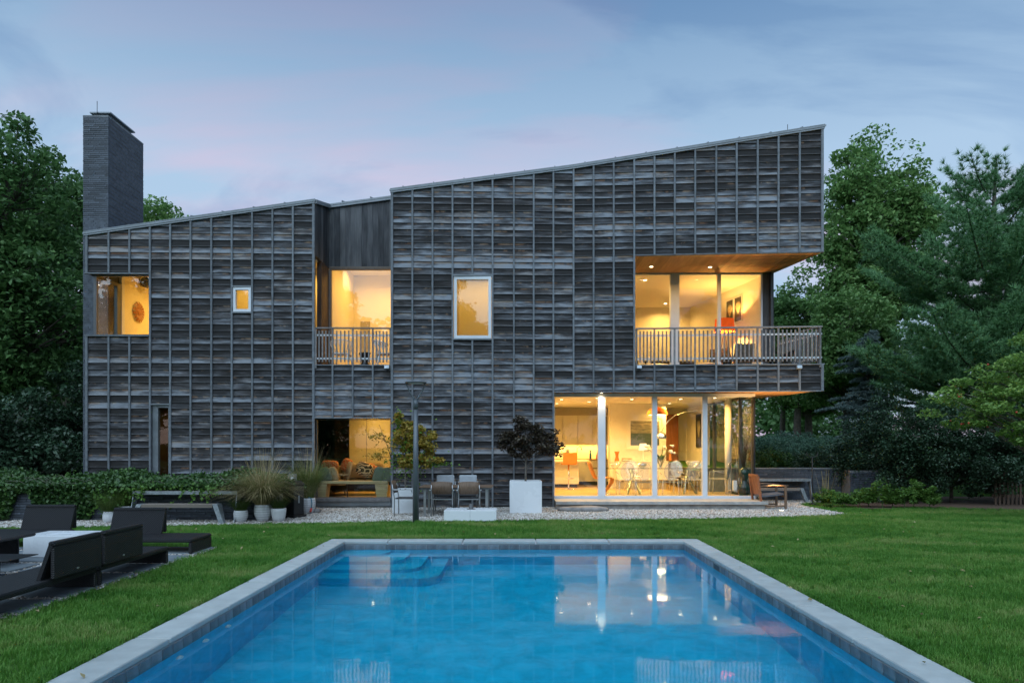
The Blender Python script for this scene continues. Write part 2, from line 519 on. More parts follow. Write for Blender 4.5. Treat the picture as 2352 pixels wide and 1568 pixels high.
simple('green_cushion', (0.12, 0.135, 0.10), 0.9, var=0.18, bump=0.4, bscale=140)
simple('dark_fabric', (0.025, 0.022, 0.022), 0.9, var=0.2, bump=0.3, bscale=140)
simple('orange_fabric', (0.72, 0.20, 0.02), 0.6, var=0.06)
simple('orange_leather', (0.62, 0.22, 0.035), 0.45, var=0.08)
simple('white_plastic', (0.78, 0.78, 0.78), 0.4, var=0.02)
simple('green_ceramic', (0.012, 0.035, 0.033), 0.14, var=0.2, scale=3)
simple('twig', (0.045, 0.022, 0.016), 0.8, var=0.3)
simple('stem_green', (0.06, 0.12, 0.03), 0.5, var=0.2)
simple('lily_white', (0.80, 0.80, 0.72), 0.5, var=0.04)
simple('bark', (0.085, 0.07, 0.056), 0.9, var=0.4, scale=9, bump=0.7, bscale=26)
simple('bark_pale', (0.15, 0.135, 0.115), 0.9, var=0.35, scale=9, bump=0.6, bscale=26)
simple('rock', (0.22, 0.215, 0.21), 0.85, var=0.35, scale=5, bump=0.6, bscale=22)
simple('copper', (0.62, 0.22, 0.05), 0.35, 0.4, var=0.15)
simple('blue_glass', (0.02, 0.13, 0.40), 0.2, var=0.1)
simple('yellow_card', (0.75, 0.45, 0.02), 0.6, var=0.05)
simple('pink_plastic', (0.70, 0.30, 0.30), 0.5)
simple('red_plastic', (0.55, 0.05, 0.03), 0.45)
simple('far_wall', (0.40, 0.42, 0.43), 0.85, var=0.05)
simple('far_roof', (0.06, 0.06, 0.065), 0.9, var=0.2)
simple('fruit_red', (0.45, 0.05, 0.03), 0.5, var=0.3)
simple('fish_wood', (0.34, 0.13, 0.03), 0.5, var=0.25, scale=14)
simple('hose_blue', (0.05, 0.22, 0.32), 0.5)

def mat_wicker():
    m, nt, out = nmat('black_wicker'); k = NT(nt)
    tco = k.n('ShaderNodeTexCoord')
    sp = k.n('ShaderNodeSeparateXYZ'); k.l(tco.outputs['Object'], sp.inputs[0])
    a = k.math('ADD', sp.outputs['X'], sp.outputs['Y'])
    b = k.math('ADD', sp.outputs['Z'], k.math('MULTIPLY', k.math('SUBTRACT', sp.outputs['X'], sp.outputs['Y']), 0.35))
    F = 165.0
    wa = k.math('SINE', k.math('MULTIPLY', a, F*1.7))
    wb = k.math('SINE', k.math('MULTIPLY', b, F*1.7))
    h = k.math('MULTIPLY', wa, wb)
    c = k.ramp(h, [(0.0, (0.003, 0.0035, 0.005)), (0.55, (0.007, 0.008, 0.010)), (1.0, (0.024, 0.026, 0.032))])
    k.bsdf(c, 0.42, 0, 0.5, k.bump(h, 0.9, 0.006), out)
mat_wicker()

def mat_glass(name, tint=(1, 1, 1), ior=1.5, gain=1.0, rough=0.0, milk=0.0):
    m, nt, out = nmat(name); k = NT(nt)
    # Schlick reflectance, the same from both sides of the thin sheet
    lw = k.n('ShaderNodeLayerWeight'); f0 = ((ior-1)/(ior+1))**2
    f = k.math('ADD', k.math('MULTIPLY', k.math('POWER', lw.outputs['Facing'], 5.0), 1-f0), f0)
    f = k.math('MINIMUM', k.math('MULTIPLY', f, gain), 1.0)
    tr = k.n('ShaderNodeBsdfTransparent'); tr.inputs[0].default_value = (*tint, 1)
    gl = k.n('ShaderNodeBsdfGlossy'); gl.inputs['Roughness'].default_value = rough
    gl.inputs['Color'].default_value = (1, 1, 1, 1)
    mx = k.n('ShaderNodeMixShader'); k.l(f, mx.inputs[0]); k.l(tr.outputs[0], mx.inputs[1]); k.l(gl.outputs[0], mx.inputs[2])
    last = mx.outputs[0]
    if milk:                      # moulded plastic scatters a little light
        df = k.n('ShaderNodeBsdfDiffuse'); df.inputs[0].default_value = (.9, .9, .9, 1)
        m2 = k.n('ShaderNodeMixShader'); m2.inputs[0].default_value = milk; k.l(last, m2.inputs[1]); k.l(df.outputs[0], m2.inputs[2]); last = m2.outputs[0]
    k.l(last, out.inputs['Surface'])
mat_glass('window_glass', (0.965, 0.985, 0.975), 1.52, 1.0)
mat_glass('ghost_clear', (0.975, 0.975, 0.97), 1.5, 3.0, 0.10, 0.10)
mat_glass('table_glass', (0.86, 0.94, 0.91), 1.5, 1.0, 0.0)

def mat_emit(name, col, st):
    m, nt, out = nmat(name); k = NT(nt)
    e = k.n('ShaderNodeEmission'); e.inputs[0].default_value = (*col, 1); e.inputs[1].default_value = st
    k.l(e.outputs[0], out.inputs['Surface'])
mat_emit('downlight_glow', (1.0, 0.80, 0.48), 14)
mat_emit('bulb_glow', (1.0, 0.74, 0.40), 16)
mat_emit('strip_glow', (1.0, 0.82, 0.52), 5)
def mat_shade(name, col, st):
    """lit translucent lamp shade"""
    m, nt, out = nmat(name); k = NT(nt)
    b = k.bsdf(col, 0.8)
    e = k.n('ShaderNodeEmission'); e.inputs[0].default_value = (*col, 1); e.inputs[1].default_value = st
    ad = k.n('ShaderNodeAddShader'); k.l(b, ad.inputs[0]); k.l(e.outputs[0], ad.inputs[1]); k.l(ad.outputs[0], out.inputs['Surface'])
mat_shade('orange_shade', (0.75, 0.10, 0.01), 0.35)
mat_shade('white_shade', (0.95, 0.80, 0.52), 0.9)
mat_shade('pendant_orange', (0.72, 0.17, 0.02), 0.12)

def mat_water():
    m, nt, out = nmat('pool_water'); k = NT(nt)
    vec = k.world((1, 1.0, 1))
    h = k.math('ADD', k.noise(vec, 3.0, 2, 0.5), k.math('MULTIPLY', k.noise(vec, 14, 2, 0.5), 0.12))
    nb = k.bump(h, 0.05, 0.02)
    g = k.n('ShaderNodeBsdfGlass'); g.inputs['IOR'].default_value = 1.333; g.inputs['Roughness'].default_value = 0.04
    g.inputs['Color'].default_value = (0.90, 1.0, 1.0, 1)
    k.l(nb, g.inputs['Normal'])
    k.l(g.outputs[0], out.inputs['Surface'])
mat_water()
def mat_plaster():
    m, nt, out = nmat('pool_plaster'); k = NT(nt)
    vec = k.world((1, 1, 1))
    n = k.noise(vec, 3.2, 9, 0.74, 0.5)
    c = k.ramp(n, [(0.34, (0.0015, 0.40, 0.62)), (0.54, (0.002, 0.51, 0.78)), (0.72, (0.005, 0.60, 0.88))])
    k.bsdf(c, 0.8, 0, 0.2, None, out)
mat_plaster()

def mat_leaf(name, lo, mid, hi, trans=0.35, rough=0.5, hue=0.0):
    m, nt, out = nmat(name); k = NT(nt)
    g = k.n('ShaderNodeNewGeometry')
    big = k.noise(k.world((1, 1, 1)), 0.55, 3)
    r = k.math('ADD', k.math('MULTIPLY', g.outputs['Random Per Island'], 0.62), k.math('MULTIPLY', big, 0.45))
    c = k.ramp(r, [(0.12, lo), (0.5, mid), (0.9, hi)])
    b = k.bsdf(c, rough, 0, 0.35)
    t = k.n('ShaderNodeBsdfTranslucent'); k.l(c, t.inputs[0])
    mx = k.n('ShaderNodeMixShader'); mx.inputs[0].default_value = trans
    k.l(b, mx.inputs[1]); k.l(t.outputs[0], mx.inputs[2]); k.l(mx.outputs[0], out.inputs['Surface'])
mat_leaf('leaf_oak', (0.069, 0.154, 0.044), (0.132, 0.270, 0.076), (0.267, 0.415, 0.141))
mat_leaf('leaf_deep', (0.040, 0.105, 0.033), (0.082, 0.179, 0.055), (0.145, 0.274, 0.088))
mat_leaf('leaf_pine', (0.070, 0.161, 0.070), (0.120, 0.276, 0.118), (0.218, 0.406, 0.162), 0.15)
mat_leaf('leaf_spruce', (0.116, 0.174, 0.164), (0.197, 0.278, 0.267), (0.313, 0.417, 0.401), 0.1)
mat_leaf('leaf_dogwood', (0.094, 0.191, 0.040), (0.179, 0.324, 0.071), (0.314, 0.471, 0.124), 0.35)
mat_leaf('leaf_holly', (0.020, 0.045, 0.022), (0.033, 0.075, 0.038), (0.075, 0.135, 0.079), 0.12, 0.35)
mat_leaf('leaf_juniper', (0.046, 0.108, 0.072), (0.082, 0.172, 0.112), (0.144, 0.270, 0.180), 0.15)
mat_leaf('leaf_maple_gold', (0.192, 0.182, 0.029), (0.384, 0.288, 0.048), (0.576, 0.403, 0.096), 0.4)
mat_leaf('leaf_maple_green', (0.072, 0.156, 0.018), (0.120, 0.240, 0.030), (0.180, 0.324, 0.048), 0.4)
mat_leaf('leaf_maple_red', (0.030, 0.021, 0.017), (0.056, 0.042, 0.030), (0.105, 0.090, 0.056), 0.25)
mat_leaf('leaf_ivy', (0.020, 0.056, 0.018), (0.043, 0.102, 0.029), (0.090, 0.189, 0.043), 0.2, 0.4)
mat_leaf('leaf_ivy_bright', (0.060, 0.144, 0.024), (0.102, 0.216, 0.036), (0.156, 0.288, 0.060), 0.3, 0.45)
mat_leaf('leaf_perennial', (0.055, 0.133, 0.022), (0.094, 0.203, 0.035), (0.156, 0.281, 0.055), 0.3)
mat_leaf('reed_tan', (0.172, 0.164, 0.061), (0.345, 0.284, 0.129), (0.569, 0.448, 0.259), 0.3, 0.7)
mat_leaf('reed_green', (0.068, 0.112, 0.024), (0.120, 0.165, 0.039), (0.210, 0.232, 0.075), 0.3, 0.6)
mat_leaf('sedge_green', (0.039, 0.085, 0.013), (0.072, 0.130, 0.023), (0.130, 0.176, 0.046), 0.3, 0.6)

def mat_grass():
    m, nt, out = nmat('grass_blade'); k = NT(nt)
    oi = k.n('ShaderNodeObjectInfo')
    def loc(sc):
        q = k.n('ShaderNodeMapping'); k.l(oi.outputs['Location'], q.inputs['Vector']); q.inputs['Scale'].default_value = sc; return q.outputs[0]
    big = k.noise(loc((0.6, 1.3, 0)), 0.85, 5, 0.65)
    med = k.noise(loc((1, 1, 0)), 5.0, 3, 0.6)
    g = k.n('ShaderNodeNewGeometry')
    f = k.math('ADD', k.math('MULTIPLY', k.math('SUBTRACT', big, .22), 1.0), k.math('MULTIPLY', med, 0.26))
    f = k.math('ADD', f, k.math('MULTIPLY', g.outputs['Random Per Island'], 0.22))
    lx = k.n('ShaderNodeSeparateXYZ'); k.l(oi.outputs['Location'], lx.inputs[0])
    stripe = k.math('SINE', k.math('MULTIPLY', k.math('ADD', k.math('MULTIPLY', lx.outputs['X'], 0.55), k.math('ADD', lx.outputs['Y'], k.math('MULTIPLY', big, 1.5))), 4.4))   # mower passes
    f = k.math('ADD', f, k.math('MULTIPLY', stripe, 0.045))
    c = k.ramp(f, [(0.30, (0.044, 0.160, 0.018)), (0.47, (0.096, 0.262, 0.036)), (0.61, (0.165, 0.335, 0.062)), (0.80, (0.35, 0.39, 0.14))])
    b = k.bsdf(c, 0.5, 0, 0.3)
    t = k.n('ShaderNodeBsdfTranslucent'); k.l(c, t.inputs[0])
    mx = k.n('ShaderNodeMixShader'); mx.inputs[0].default_value = 0.35
    k.l(b, mx.inputs[1]); k.l(t.outputs[0], mx.inputs[2]); k.l(mx.outputs[0], out.inputs['Surface'])
mat_grass()
def mat_turf():
    m, nt, out = nmat('turf'); k = NT(nt)
    v = k.world()
    n = k.noise(v, 0.8, 4); n2 = k.noise(v, 60, 4, 0.7)
    c = k.ramp(k.math('ADD', k.math('MULTIPLY', n, 0.5), k.math('MULTIPLY', n2, 0.5)), [(0.3, (0.025, 0.07, 0.011)), (0.5, (0.048, 0.12, 0.018)), (0.72, (0.09, 0.165, 0.036))])
    k.bsdf(c, 0.9, 0, 0.1, k.bump(n2, 0.8, 0.03), out)
mat_turf()
def mat_pebble():
    m, nt, out = nmat('pebble'); k = NT(nt)
    oi = k.n('ShaderNodeObjectInfo')
    c = k.ramp(oi.outputs['Random'], [(0.0, (0.18, 0.15, 0.12)), (0.2, (0.33, 0.29, 0.24)), (0.55, (0.49, 0.46, 0.42)), (1.0, (0.64, 0.63, 0.61))])
    k.bsdf(c, 0.7, 0, 0.3, None, out)
mat_pebble()
simple('gravel_bed', (0.34, 0.32, 0.29), 0.95, var=0.5, scale=70, bump=0.8, bscale=90)

def mat_sea():
    m, nt, out = nmat('seascape_print'); k = NT(nt)
    tco = k.n('ShaderNodeTexCoord'); sp = k.n('ShaderNodeSeparateXYZ'); k.l(tco.outputs['Generated'], sp.inputs[0])
    q = k.n('ShaderNodeMapping'); k.l(tco.outputs['Generated'], q.inputs['Vector']); q.inputs['Scale'].default_value = (2.2, 1, 9)
    n = k.noise(q.outputs[0], 1.6, 5, 0.6, 0.8)
    sea = k.ramp(n, [(0.3, (0.045, 0.075, 0.07)), (0.7, (0.085, 0.12, 0.11))])
    skyc = k.ramp(n, [(0.3, (0.10, 0.12, 0.11)), (0.5, (0.24, 0.23, 0.18)), (0.72, (0.50, 0.45, 0.33))])
    f = k.ramp(sp.outputs['Z'], [(0.49, 0.0), (0.51, 1.0)])
    k.bsdf(k.mix(f, sea, skyc), 0.3, 0, 0.5, None, out)
mat_sea()
def mat_burst(name, dark, pale):
    """pale spray of strokes over a dark ground (flat print)"""
    m, nt, out = nmat(name); k = NT(nt)
    tco = k.n('ShaderNodeTexCoord'); sp = k.n('ShaderNodeSeparateXYZ'); k.l(tco.outputs['Generated'], sp.inputs[0])
    x = k.math('SUBTRACT', sp.outputs['X'], 0.5); z = k.math('SUBTRACT', sp.outputs['Z'], 0.28)
    xx = x
    ang = k.math('ARCTAN2', xx, z)
    rad = k.math('SQRT', k.math('ADD', k.math('MULTIPLY', xx, xx), k.math('MULTIPLY', z, z)))
    cb = k.n('ShaderNodeCombineXYZ'); k.l(k.math('MULTIPLY', ang, 7.0), cb.inputs[0]); k.l(k.math('MULTIPLY', rad, 1.5), cb.inputs[1])
    n = k.noise(cb.outputs[0], 2.2, 4, 0.6)
    up = k.ramp(z, [(0.0, 0.0), (0.03, 1.0)])
    ins = k.ramp(rad, [(0.40, 1.0), (0.58, 0.0)])
    nar = k.ramp(k.math('ABSOLUTE', ang), [(0.75, 1.0), (1.25, 0.0)])
    f = k.math('MULTIPLY', k.math('MULTIPLY', k.ramp(n, [(0.40, 0.0), (0.56, 1.0)]), up), k.math('MULTIPLY', ins, nar))
    k.bsdf(k.mix(f, dark, pale), 0.4, 0, 0.4, None, out)
mat_burst('spray_print', (0.05, 0.055, 0.055), (0.55, 0.52, 0.42))
mat_burst('coral_print', (0.045, 0.045, 0.05), (0.80, 0.68, 0.40))
def mat_pattern():
    m, nt, out = nmat('patterned_fabric'); k = NT(nt)
    v = k.coord('Object', (1, 1, 1))
    w = k.n('ShaderNodeTexWave', wave_type='RINGS'); k.l(v, w.inputs['Vector']); w.inputs['Scale'].default_value = 7; w.inputs['Distortion'].default_value = 9; w.inputs['Detail'].default_value = 1
    c = k.ramp(w.outputs['Fac'], [(0.42, (0.04, 0.03, 0.025)), (0.5, (0.50, 0.30, 0.10)), (0.8, (0.62, 0.48, 0.28))])
    k.bsdf(c, 0.9, 0, 0.2, None, out)
mat_pattern()
def mat_red_pattern():
    m, nt, out = nmat('red_pattern_fabric'); k = NT(nt)
    v = k.coord('Object', (1, 1, 1), (0.6, 0.5, 0.7))
    w = k.n('ShaderNodeTexChecker'); k.l(v, w.inputs['Vector']); w.inputs['Scale'].default_value = 22
    w.inputs[1].default_value = (0.50, 0.10, 0.03, 1); w.inputs[2].default_value = (0.50, 0.32, 0.16, 1)
    k.bsdf(w.outputs[0], 0.9, 0, 0.2, None, out)
mat_red_pattern()
# ================================================================== the setting
POOL = (-2.95, 0.6, 2.86, 11.67)        # inner water edge x0, y0, x1, y1
CW = 0.305                               # coping width
PX0, PY0, PX1, PY1 = POOL
OX0, OY0, OX1, OY1 = PX0-CW, PY0-CW, PX1+CW, PY1+CW
WATER_Z = -0.13
TURF = -0.025
GRAVEL = np.array([(-14, 13.2), (-8.4, 13.8), (-4.28, 14.44), (-2.25, 14.80), (0.5, 15.0), (3.03, 15.2), (4.7, 15.4), (6.13, 15.68), (7.2, 16.0), (7.95, 16.38),
                   (7.84, 17.1), (7.80, 18.05), (7.82, 18.9), (8.2, 19.35), (8.9, 19.75), (9.7, 20.2), (9.7, 20.45), (-14, 20.45)])
PATIO = (-11.5, 6.45, -4.80, 10.95)
def in_poly(P, poly):
    x, y = P[:, 0], P[:, 1]; ins = np.zeros(len(P), bool); n = len(poly)
    for i in range(n):
        x0, y0 = poly[i]; x1, y1 = poly[(i+1) % n]
        c = ((y0 > y) != (y1 > y))
        with np.errstate(divide='ignore', invalid='ignore'):
            xi = (x1-x0)*(y-y0)/(y1-y0)+x0
        ins ^= c & (x < xi)
    return ins

def build_ground():
    xs = [-400, -30, -12, OX0+0.02, OX1-0.02, 12, 30, 400]
    ys = [-400, -30, OY0+0.02, OY1-0.02, 17, 30, 400]
    mb = MB()
    for i in range(len(xs)-1):
        for j in range(len(ys)-1):
            if xs[i] >= OX0 and xs[i+1] <= OX1 and ys[j] >= OY0 and ys[j+1] <= OY1:
                continue
            z = TURF
            mb.add([(xs[i], ys[j], z), (xs[i+1], ys[j], z), (xs[i+1], ys[j+1], z), (xs[i], ys[j+1], z)], [(0, 1, 2, 3)])
    struct(mb.build('lawn', 'turf'))
build_ground()

def build_hill():
    """bank rising behind the right hand brick wall"""
    nx, ny = 40, 30
    vs = []; fs = []
    for j in range(ny+1):
        for i in range(nx+1):
            x = 5.2 + 42*i/nx; y = 20.62 + 60*(j/ny)**1.5
            side = max(0.0, min(1.0, (x-9.8)/2.0)) if y < 30 else 0
            z = 0.86 + 0.062*(y-20.6) - 0.0006*(y-20.6)**2
            if y < 22.5: z = z*(1-side) - 0.05*side
            elif y < 30: z = z*(1-side*(30-y)/7.5)
            vs.append((x, y, z + 0.05*math.sin(x*0.9+y*0.7)))
    for j in range(ny):
        for i in range(nx):
            a = j*(nx+1)+i
            fs.append((a, a+1, a+nx+2, a+nx+1))
    mb = MB(); mb.add(vs, fs, True)
    struct(mb.build('hill', 'turf'))
build_hill()

def poly_sheet(name, pts, z, mat):
    me = bpy.data.meshes.new(name)
    me.from_pydata([(p[0], p[1], z) for p in pts], [], [tuple(range(len(pts)))])
    me.update()
    return struct(link(name, me, mat))
poly_sheet('gravel_path', GRAVEL, -0.012, 'gravel_bed')
patio = poly_sheet('patio_gravel', [(PATIO[0], PATIO[1]), (PATIO[2], PATIO[1]), (PATIO[2], PATIO[3]), (PATIO[0], PATIO[3])], -0.016, 'gravel_bed')

# ---- pool: shell, steps, tile band, coping, water
pool = bpy.data.objects.new('pool', None); COL.objects.link(pool); pool.location = (0, 6, 0)
pool['kind'] = 'structure'
def build_pool():
    zb = -1.55
    mb = MB()
    x0, y0, x1, y1 = POOL
    v = [(x0,y0,zb),(x1,y0,zb),(x1,y1,zb),(x0,y1,zb),(x0,y0,-.05),(x1,y0,-.05),(x1,y1,-.05),(x0,y1,-.05)]
    mb.add(v, [(0,1,2,3),(0,4,5,1),(1,5,6,2),(2,6,7,3),(3,7,4,0)])
    mb.build('pool_shell', 'pool_plaster', pool)
    # nested steps in the far left corner, each with a rounded free corner
    for i, (xr, dep, zt) in enumerate([(-2.15, 0.42, -0.32), (-1.82, 0.84, -0.55), (-1.50, 1.24, -0.80), (-1.16, 1.62, -1.05)]):
        r = 0.32
        yb = y1-dep
        out = [(x0+.001, y1-.001), (x0+.001, yb)]
        out += [(xr-r+r*math.sin(t), yb+r-r*math.cos(t)) for t in [k*math.pi/2/7 for k in range(8)]]
        out += [(xr, y1-.001)]
        m = MB(); m.prism([(a, b, zb) for a, b in out], (0, 0, zt-zb)).build('step', 'pool_plaster', pool)
    # water
    wm = MB(); wm.add([(x0,y0,WATER_Z),(x1,y0,WATER_Z),(x1,y1,WATER_Z),(x0,y1,WATER_Z)], [(0,1,2,3)])
    wm.build('water', 'pool_water', pool)
    # waterline tiles
    g = MB()
    e = 0.010
    g.box(x0-.02, y1-e, -.215, x1+.02, y1+.02, -.052)
    g.box(x0-.02, y0, -.215, x0+e, y1-e-.001, -.052)
    g.box(x1-e, y0, -.215, x1+.02, y1-e-.001, -.052)
    g.build('tile_grout', 'grout', pool)
    tl = 0.176
    t1 = MB(); t1.bbox(-tl/2+.005, -.006, -.205, tl/2-.005, .004, -.060, .003)
    me_far = t1.mesh('tile'); me_far.materials.append(M['pool_tile'])
    t2 = MB(); t2.bbox(-.004, -tl/2+.005, -.205, .006, tl/2-.005, -.060, .003)
    me_side = t2.mesh('tile_side'); me_side.materials.append(M['pool_tile'])
    n = int((x1-x0)/tl)
    for i in range(n):
        o = bpy.data.objects.new('tile', me_far); COL.objects.link(o); o.parent = pool
        o.location = (x0+(i+.5)*(x1-x0)/n, y1-e-6, 0)
    n = int((y1-2.6)/tl)
    for i in range(n):
        for sx, xx in ((0, x0+e), (1, x1-e)):
            yy = y1-.03-(i+.5)*tl
            if sx == 1 and 9.55 < yy < 9.95: continue           # skimmer mouth
            o = bpy.data.objects.new('tile', me_side); COL.objects.link(o); o.parent = pool
            o.location = (xx, yy-6, 0)
            if sx: o.rotation_euler = (0, 0, math.pi)
    sk = MB(); sk.box(x1-.012, 9.60, -.20, x1+.05, 9.92, -.07); sk.build('skimmer_mouth', 'black_plastic', pool)
    for yy in (5.95, 6.45, 6.95):
        j = MB(); j.tube([(x0+.001, yy, -.42), (x0+.03, yy, -.42)], [.05, .035], 12); j.build('jet_fitting', 'white_plastic', pool)
build_pool()
def build_coping():
    x0, y0, x1, y1 = POOL
    def stone(ax0, ay0, ax1, ay1):
        dz = rng.uniform(-.002, .002)
        m = MB(); m.bbox(ax0+.006, ay0+.006, -.05, ax1-.006, ay1-.006, dz, .009)
        m.build('coping_stone', 'coping_stone', pool)
    n = 5; L = (OX1-OX0)/n
    # far row with mitred look: corner squares belong to the far row
    edges = [OX0, OX0+1.05, OX0+2.33, OX0+3.58, OX0+4.83, OX1]
    for a, b in zip(edges[:-1], edges[1:]): stone(a, y1-.02, b, OY1)
    yy = y1-.02
    ed = [yy]
    while yy > OY0+.5:
        yy -= 1.17 + rng.uniform(-.05, .05); ed.append(max(yy, OY0))
    ed[-1] = OY0
    for a, b in zip(ed[1:], ed[:-1]):
        stone(OX0, a, x0+.02, b)
        stone(x1-.02, a+0.001, OX1, b)
    stone(x0+.02, OY0, 0, y0+.02); stone(0, OY0, x1-.02, y0+.02)
build_coping()

# ---- patio slabs under the loungers
def build_patio():
    for (ya, yb) in [(10.22, 10.86), (9.53, 10.08), (8.77, 9.34), (8.03, 8.62), (7.34, 7.88), (6.62, 7.16)]:
        x = -4.80; 
        while x > -11:
            w = 1.55 + rng.uniform(-.2, .2)
            m = MB(); m.bbox(x-w+.03, ya, -.02, x-.02, yb, .022+rng.uniform(-.003, .003), .008)
            m.build('paving_slab', 'bluestone', patio)
            x -= w + rng.uniform(.05, .12)
build_patio()

# ---- instanced grass and pebbles (uncountable)
def proto_collection(name, meshes):
    c = bpy.data.collections.new(name)
    for i, me in enumerate(meshes):
        c.objects.link(bpy.data.objects.new(f'{name}_{i}', me))
    return c
def scatter(name, pts, coll, smin, smax, tilt, seed=1):
    me = bpy.data.meshes.new(name); me.vertices.add(len(pts)); me.vertices.foreach_set('co', np.asarray(pts, np.float32).ravel()); me.update()
    o = bpy.data.objects.new(name, me); COL.objects.link(o)
    ng = bpy.data.node_groups.new(name+'_scatter', 'GeometryNodeTree')
    ng.interface.new_socket('Geometry', in_out='INPUT', socket_type='NodeSocketGeometry')
    ng.interface.new_socket('Geometry', in_out='OUTPUT', socket_type='NodeSocketGeometry')
    N = ng.nodes.new; L = ng.links.new
    gi = N('NodeGroupInput'); go = N('NodeGroupOutput')
    ci = N('GeometryNodeCollectionInfo'); ci.inputs['Collection'].default_value = coll
    ci.inputs['Separate Children'].default_value = True; ci.inputs['Reset Children'].default_value = True
    ip = N('GeometryNodeInstanceOnPoints'); ip.inputs['Pick Instance'].default_value = True
    rr = N('FunctionNodeRandomValue'); rr.data_type = 'FLOAT_VECTOR'
    rr.inputs[0].default_value = (-tilt, -tilt, 0); rr.inputs[1].default_value = (tilt, tilt, 6.2832); rr.inputs['Seed'].default_value = seed
    rs = N('FunctionNodeRandomValue'); rs.data_type = 'FLOAT'
    rs.inputs[2].default_value = smin; rs.inputs[3].default_value = smax; rs.inputs['Seed'].default_value = seed+5
    ri = N('FunctionNodeRandomValue'); ri.data_type = 'INT'
    ri.inputs[4].default_value = 0; ri.inputs[5].default_value = 50; ri.inputs['Seed'].default_value = seed+9
    L(gi.outputs[0], ip.inputs['Points']); L(ci.outputs[0], ip.inputs['Instance'])
    L(rr.outputs[0], ip.inputs['Rotation']); L(rs.outputs[1], ip.inputs['Scale']); L(ri.outputs[2], ip.inputs['Instance Index'])
    L(ip.outputs[0], go.inputs[0])
    md = o.modifiers.new('scatter', 'NODES'); md.node_group = ng
    return o
def tuft(seed, n=22, hmin=.035, hmax=.075, spread=.045, w=.0028, lean=.6):
    r = np.random.default_rng(seed)
    V = []; F = []
    for i in range(n):
        a = r.uniform(0, 6.283); d = spread*math.sqrt(r.uniform())
        bx, by = d*math.cos(a), d*math.sin(a)
        h = r.uniform(hmin, hmax); l = lean*h*r.uniform(.1, 1); la = r.uniform(0, 6.283)
        ca, sa = math.cos(la), math.sin(la)
        px, py = -sa*w, ca*w
        b = len(V)
        V += [(bx-px, by-py, 0), (bx+px, by+py, 0),
              (bx+ca*l*.3-px*.8, by+sa*l*.3-py*.8, h*.6), (bx+ca*l*.3+px*.8, by+sa*l*.3+py*.8, h*.6),
              (bx+ca*l, by+sa*l, h)]
        F += [(b, b+1, b+3, b+2), (b+2, b+3, b+4)]
    me = bpy.data.meshes.new('tuft'); me.from_pydata(V, [], F); me.materials.append(M['grass_blade']); me.update()
    return me
def build_grass():
    coll = proto_collection('grass_tufts', [tuft(100+i) for i in range(6)])
    pts = []
    def zone(x0, x1, y0, y1, dens):
        n = int((x1-x0)*(y1-y0)*dens)
        return np.column_stack([rng.uniform(x0, x1, n), rng.uniform(y0, y1, n)])
    P = np.vstack([zone(-10, 9.5, 3.0, 8, 330), zone(-12, 13, 8, 12, 270), zone(-12, 14.5, 12, 19.6, 200), zone(-3, 3, 11.9, 12.2, 300)])
    e = rng.normal(0, .025, len(P))
    keep = ~((P[:, 0] > OX0-.04) & (P[:, 0] < OX1+.04) & (P[:, 1] < OY1+.04))
    keep &= ~in_poly(P + np.column_stack([e*0, e]), GRAVEL)
    keep &= ~((P[:, 0] < PATIO[2]+e*1.4-.05) & (P[:, 1] > PATIO[1]+e) & (P[:, 1] < PATIO[3]+e))
    keep &= (P[:, 1] < 17.7 + 0.35*np.sin(P[:, 0]*1.3)) | (P[:, 0] < 9)
    # thin the crown of the lawn where it is worn
    P = P[keep]
    # longer blades left standing along the coping
    e1 = np.column_stack([rng.normal(OX0-.06, .02, 2600), rng.uniform(4.2, OY1, 2600)]); e2 = np.column_stack([rng.normal(OX1+.06, .02, 2600), rng.uniform(4.2, OY1, 2600)])
    e3 = np.column_stack([rng.uniform(OX0, OX1, 1700), rng.normal(OY1+.06, .02, 1700)])
    P = np.vstack([P, e1, e2, e3])
    o = scatter('grass', np.column_stack([P, np.full(len(P), TURF)]), coll, .62, 1.15, .22, 3)
    stuff(o); tag(o, 'mown green lawn grass around the pool', 'grass')
build_grass()
def pebble(seed):
    r = np.random.default_rng(seed)
    import bmesh
    bm = bmesh.new(); bmesh.ops.create_icosphere(bm, subdivisions=1, radius=1)
    sx, sy, sz = r.uniform(.8, 1.3), r.uniform(.7, 1.1), r.uniform(.45, .75)
    for v in bm.verts:
        k = 1+r.uniform(-.18, .18); v.co = Vector((v.co.x*sx*k, v.co.y*sy*k, v.co.z*sz*k))
    me = bpy.data.meshes.new('pebble'); bm.to_mesh(me); bm.free(); me.materials.append(M['pebble']); return me
def build_pebbles():
    coll = proto_collection('pebbles', [pebble(300+i) for i in range(6)])
    A = np.column_stack([rng.uniform(-11, 9.7, 150000), rng.uniform(13.2, 20.4, 150000)])
    k = in_poly(A, GRAVEL) & ~((A[:, 1] > 18.3) & (A[:, 0] < 6.4)) & ~((A[:, 1] > 15.05) & (A[:, 0] < -5.55))
    A = A[k]
    B = np.column_stack([rng.uniform(-9, PATIO[2], 22000), rng.uniform(PATIO[1], PATIO[3], 22000)])
    P = np.vstack([A, B])
    o = scatter('gravel', np.column_stack([P, rng.uniform(-.012, .006, len(P))]), coll, .012, .024, .5, 21)
    stuff(o); tag(o, 'pale rounded pebbles of the gravel strip along the house', 'gravel')
build_pebbles()

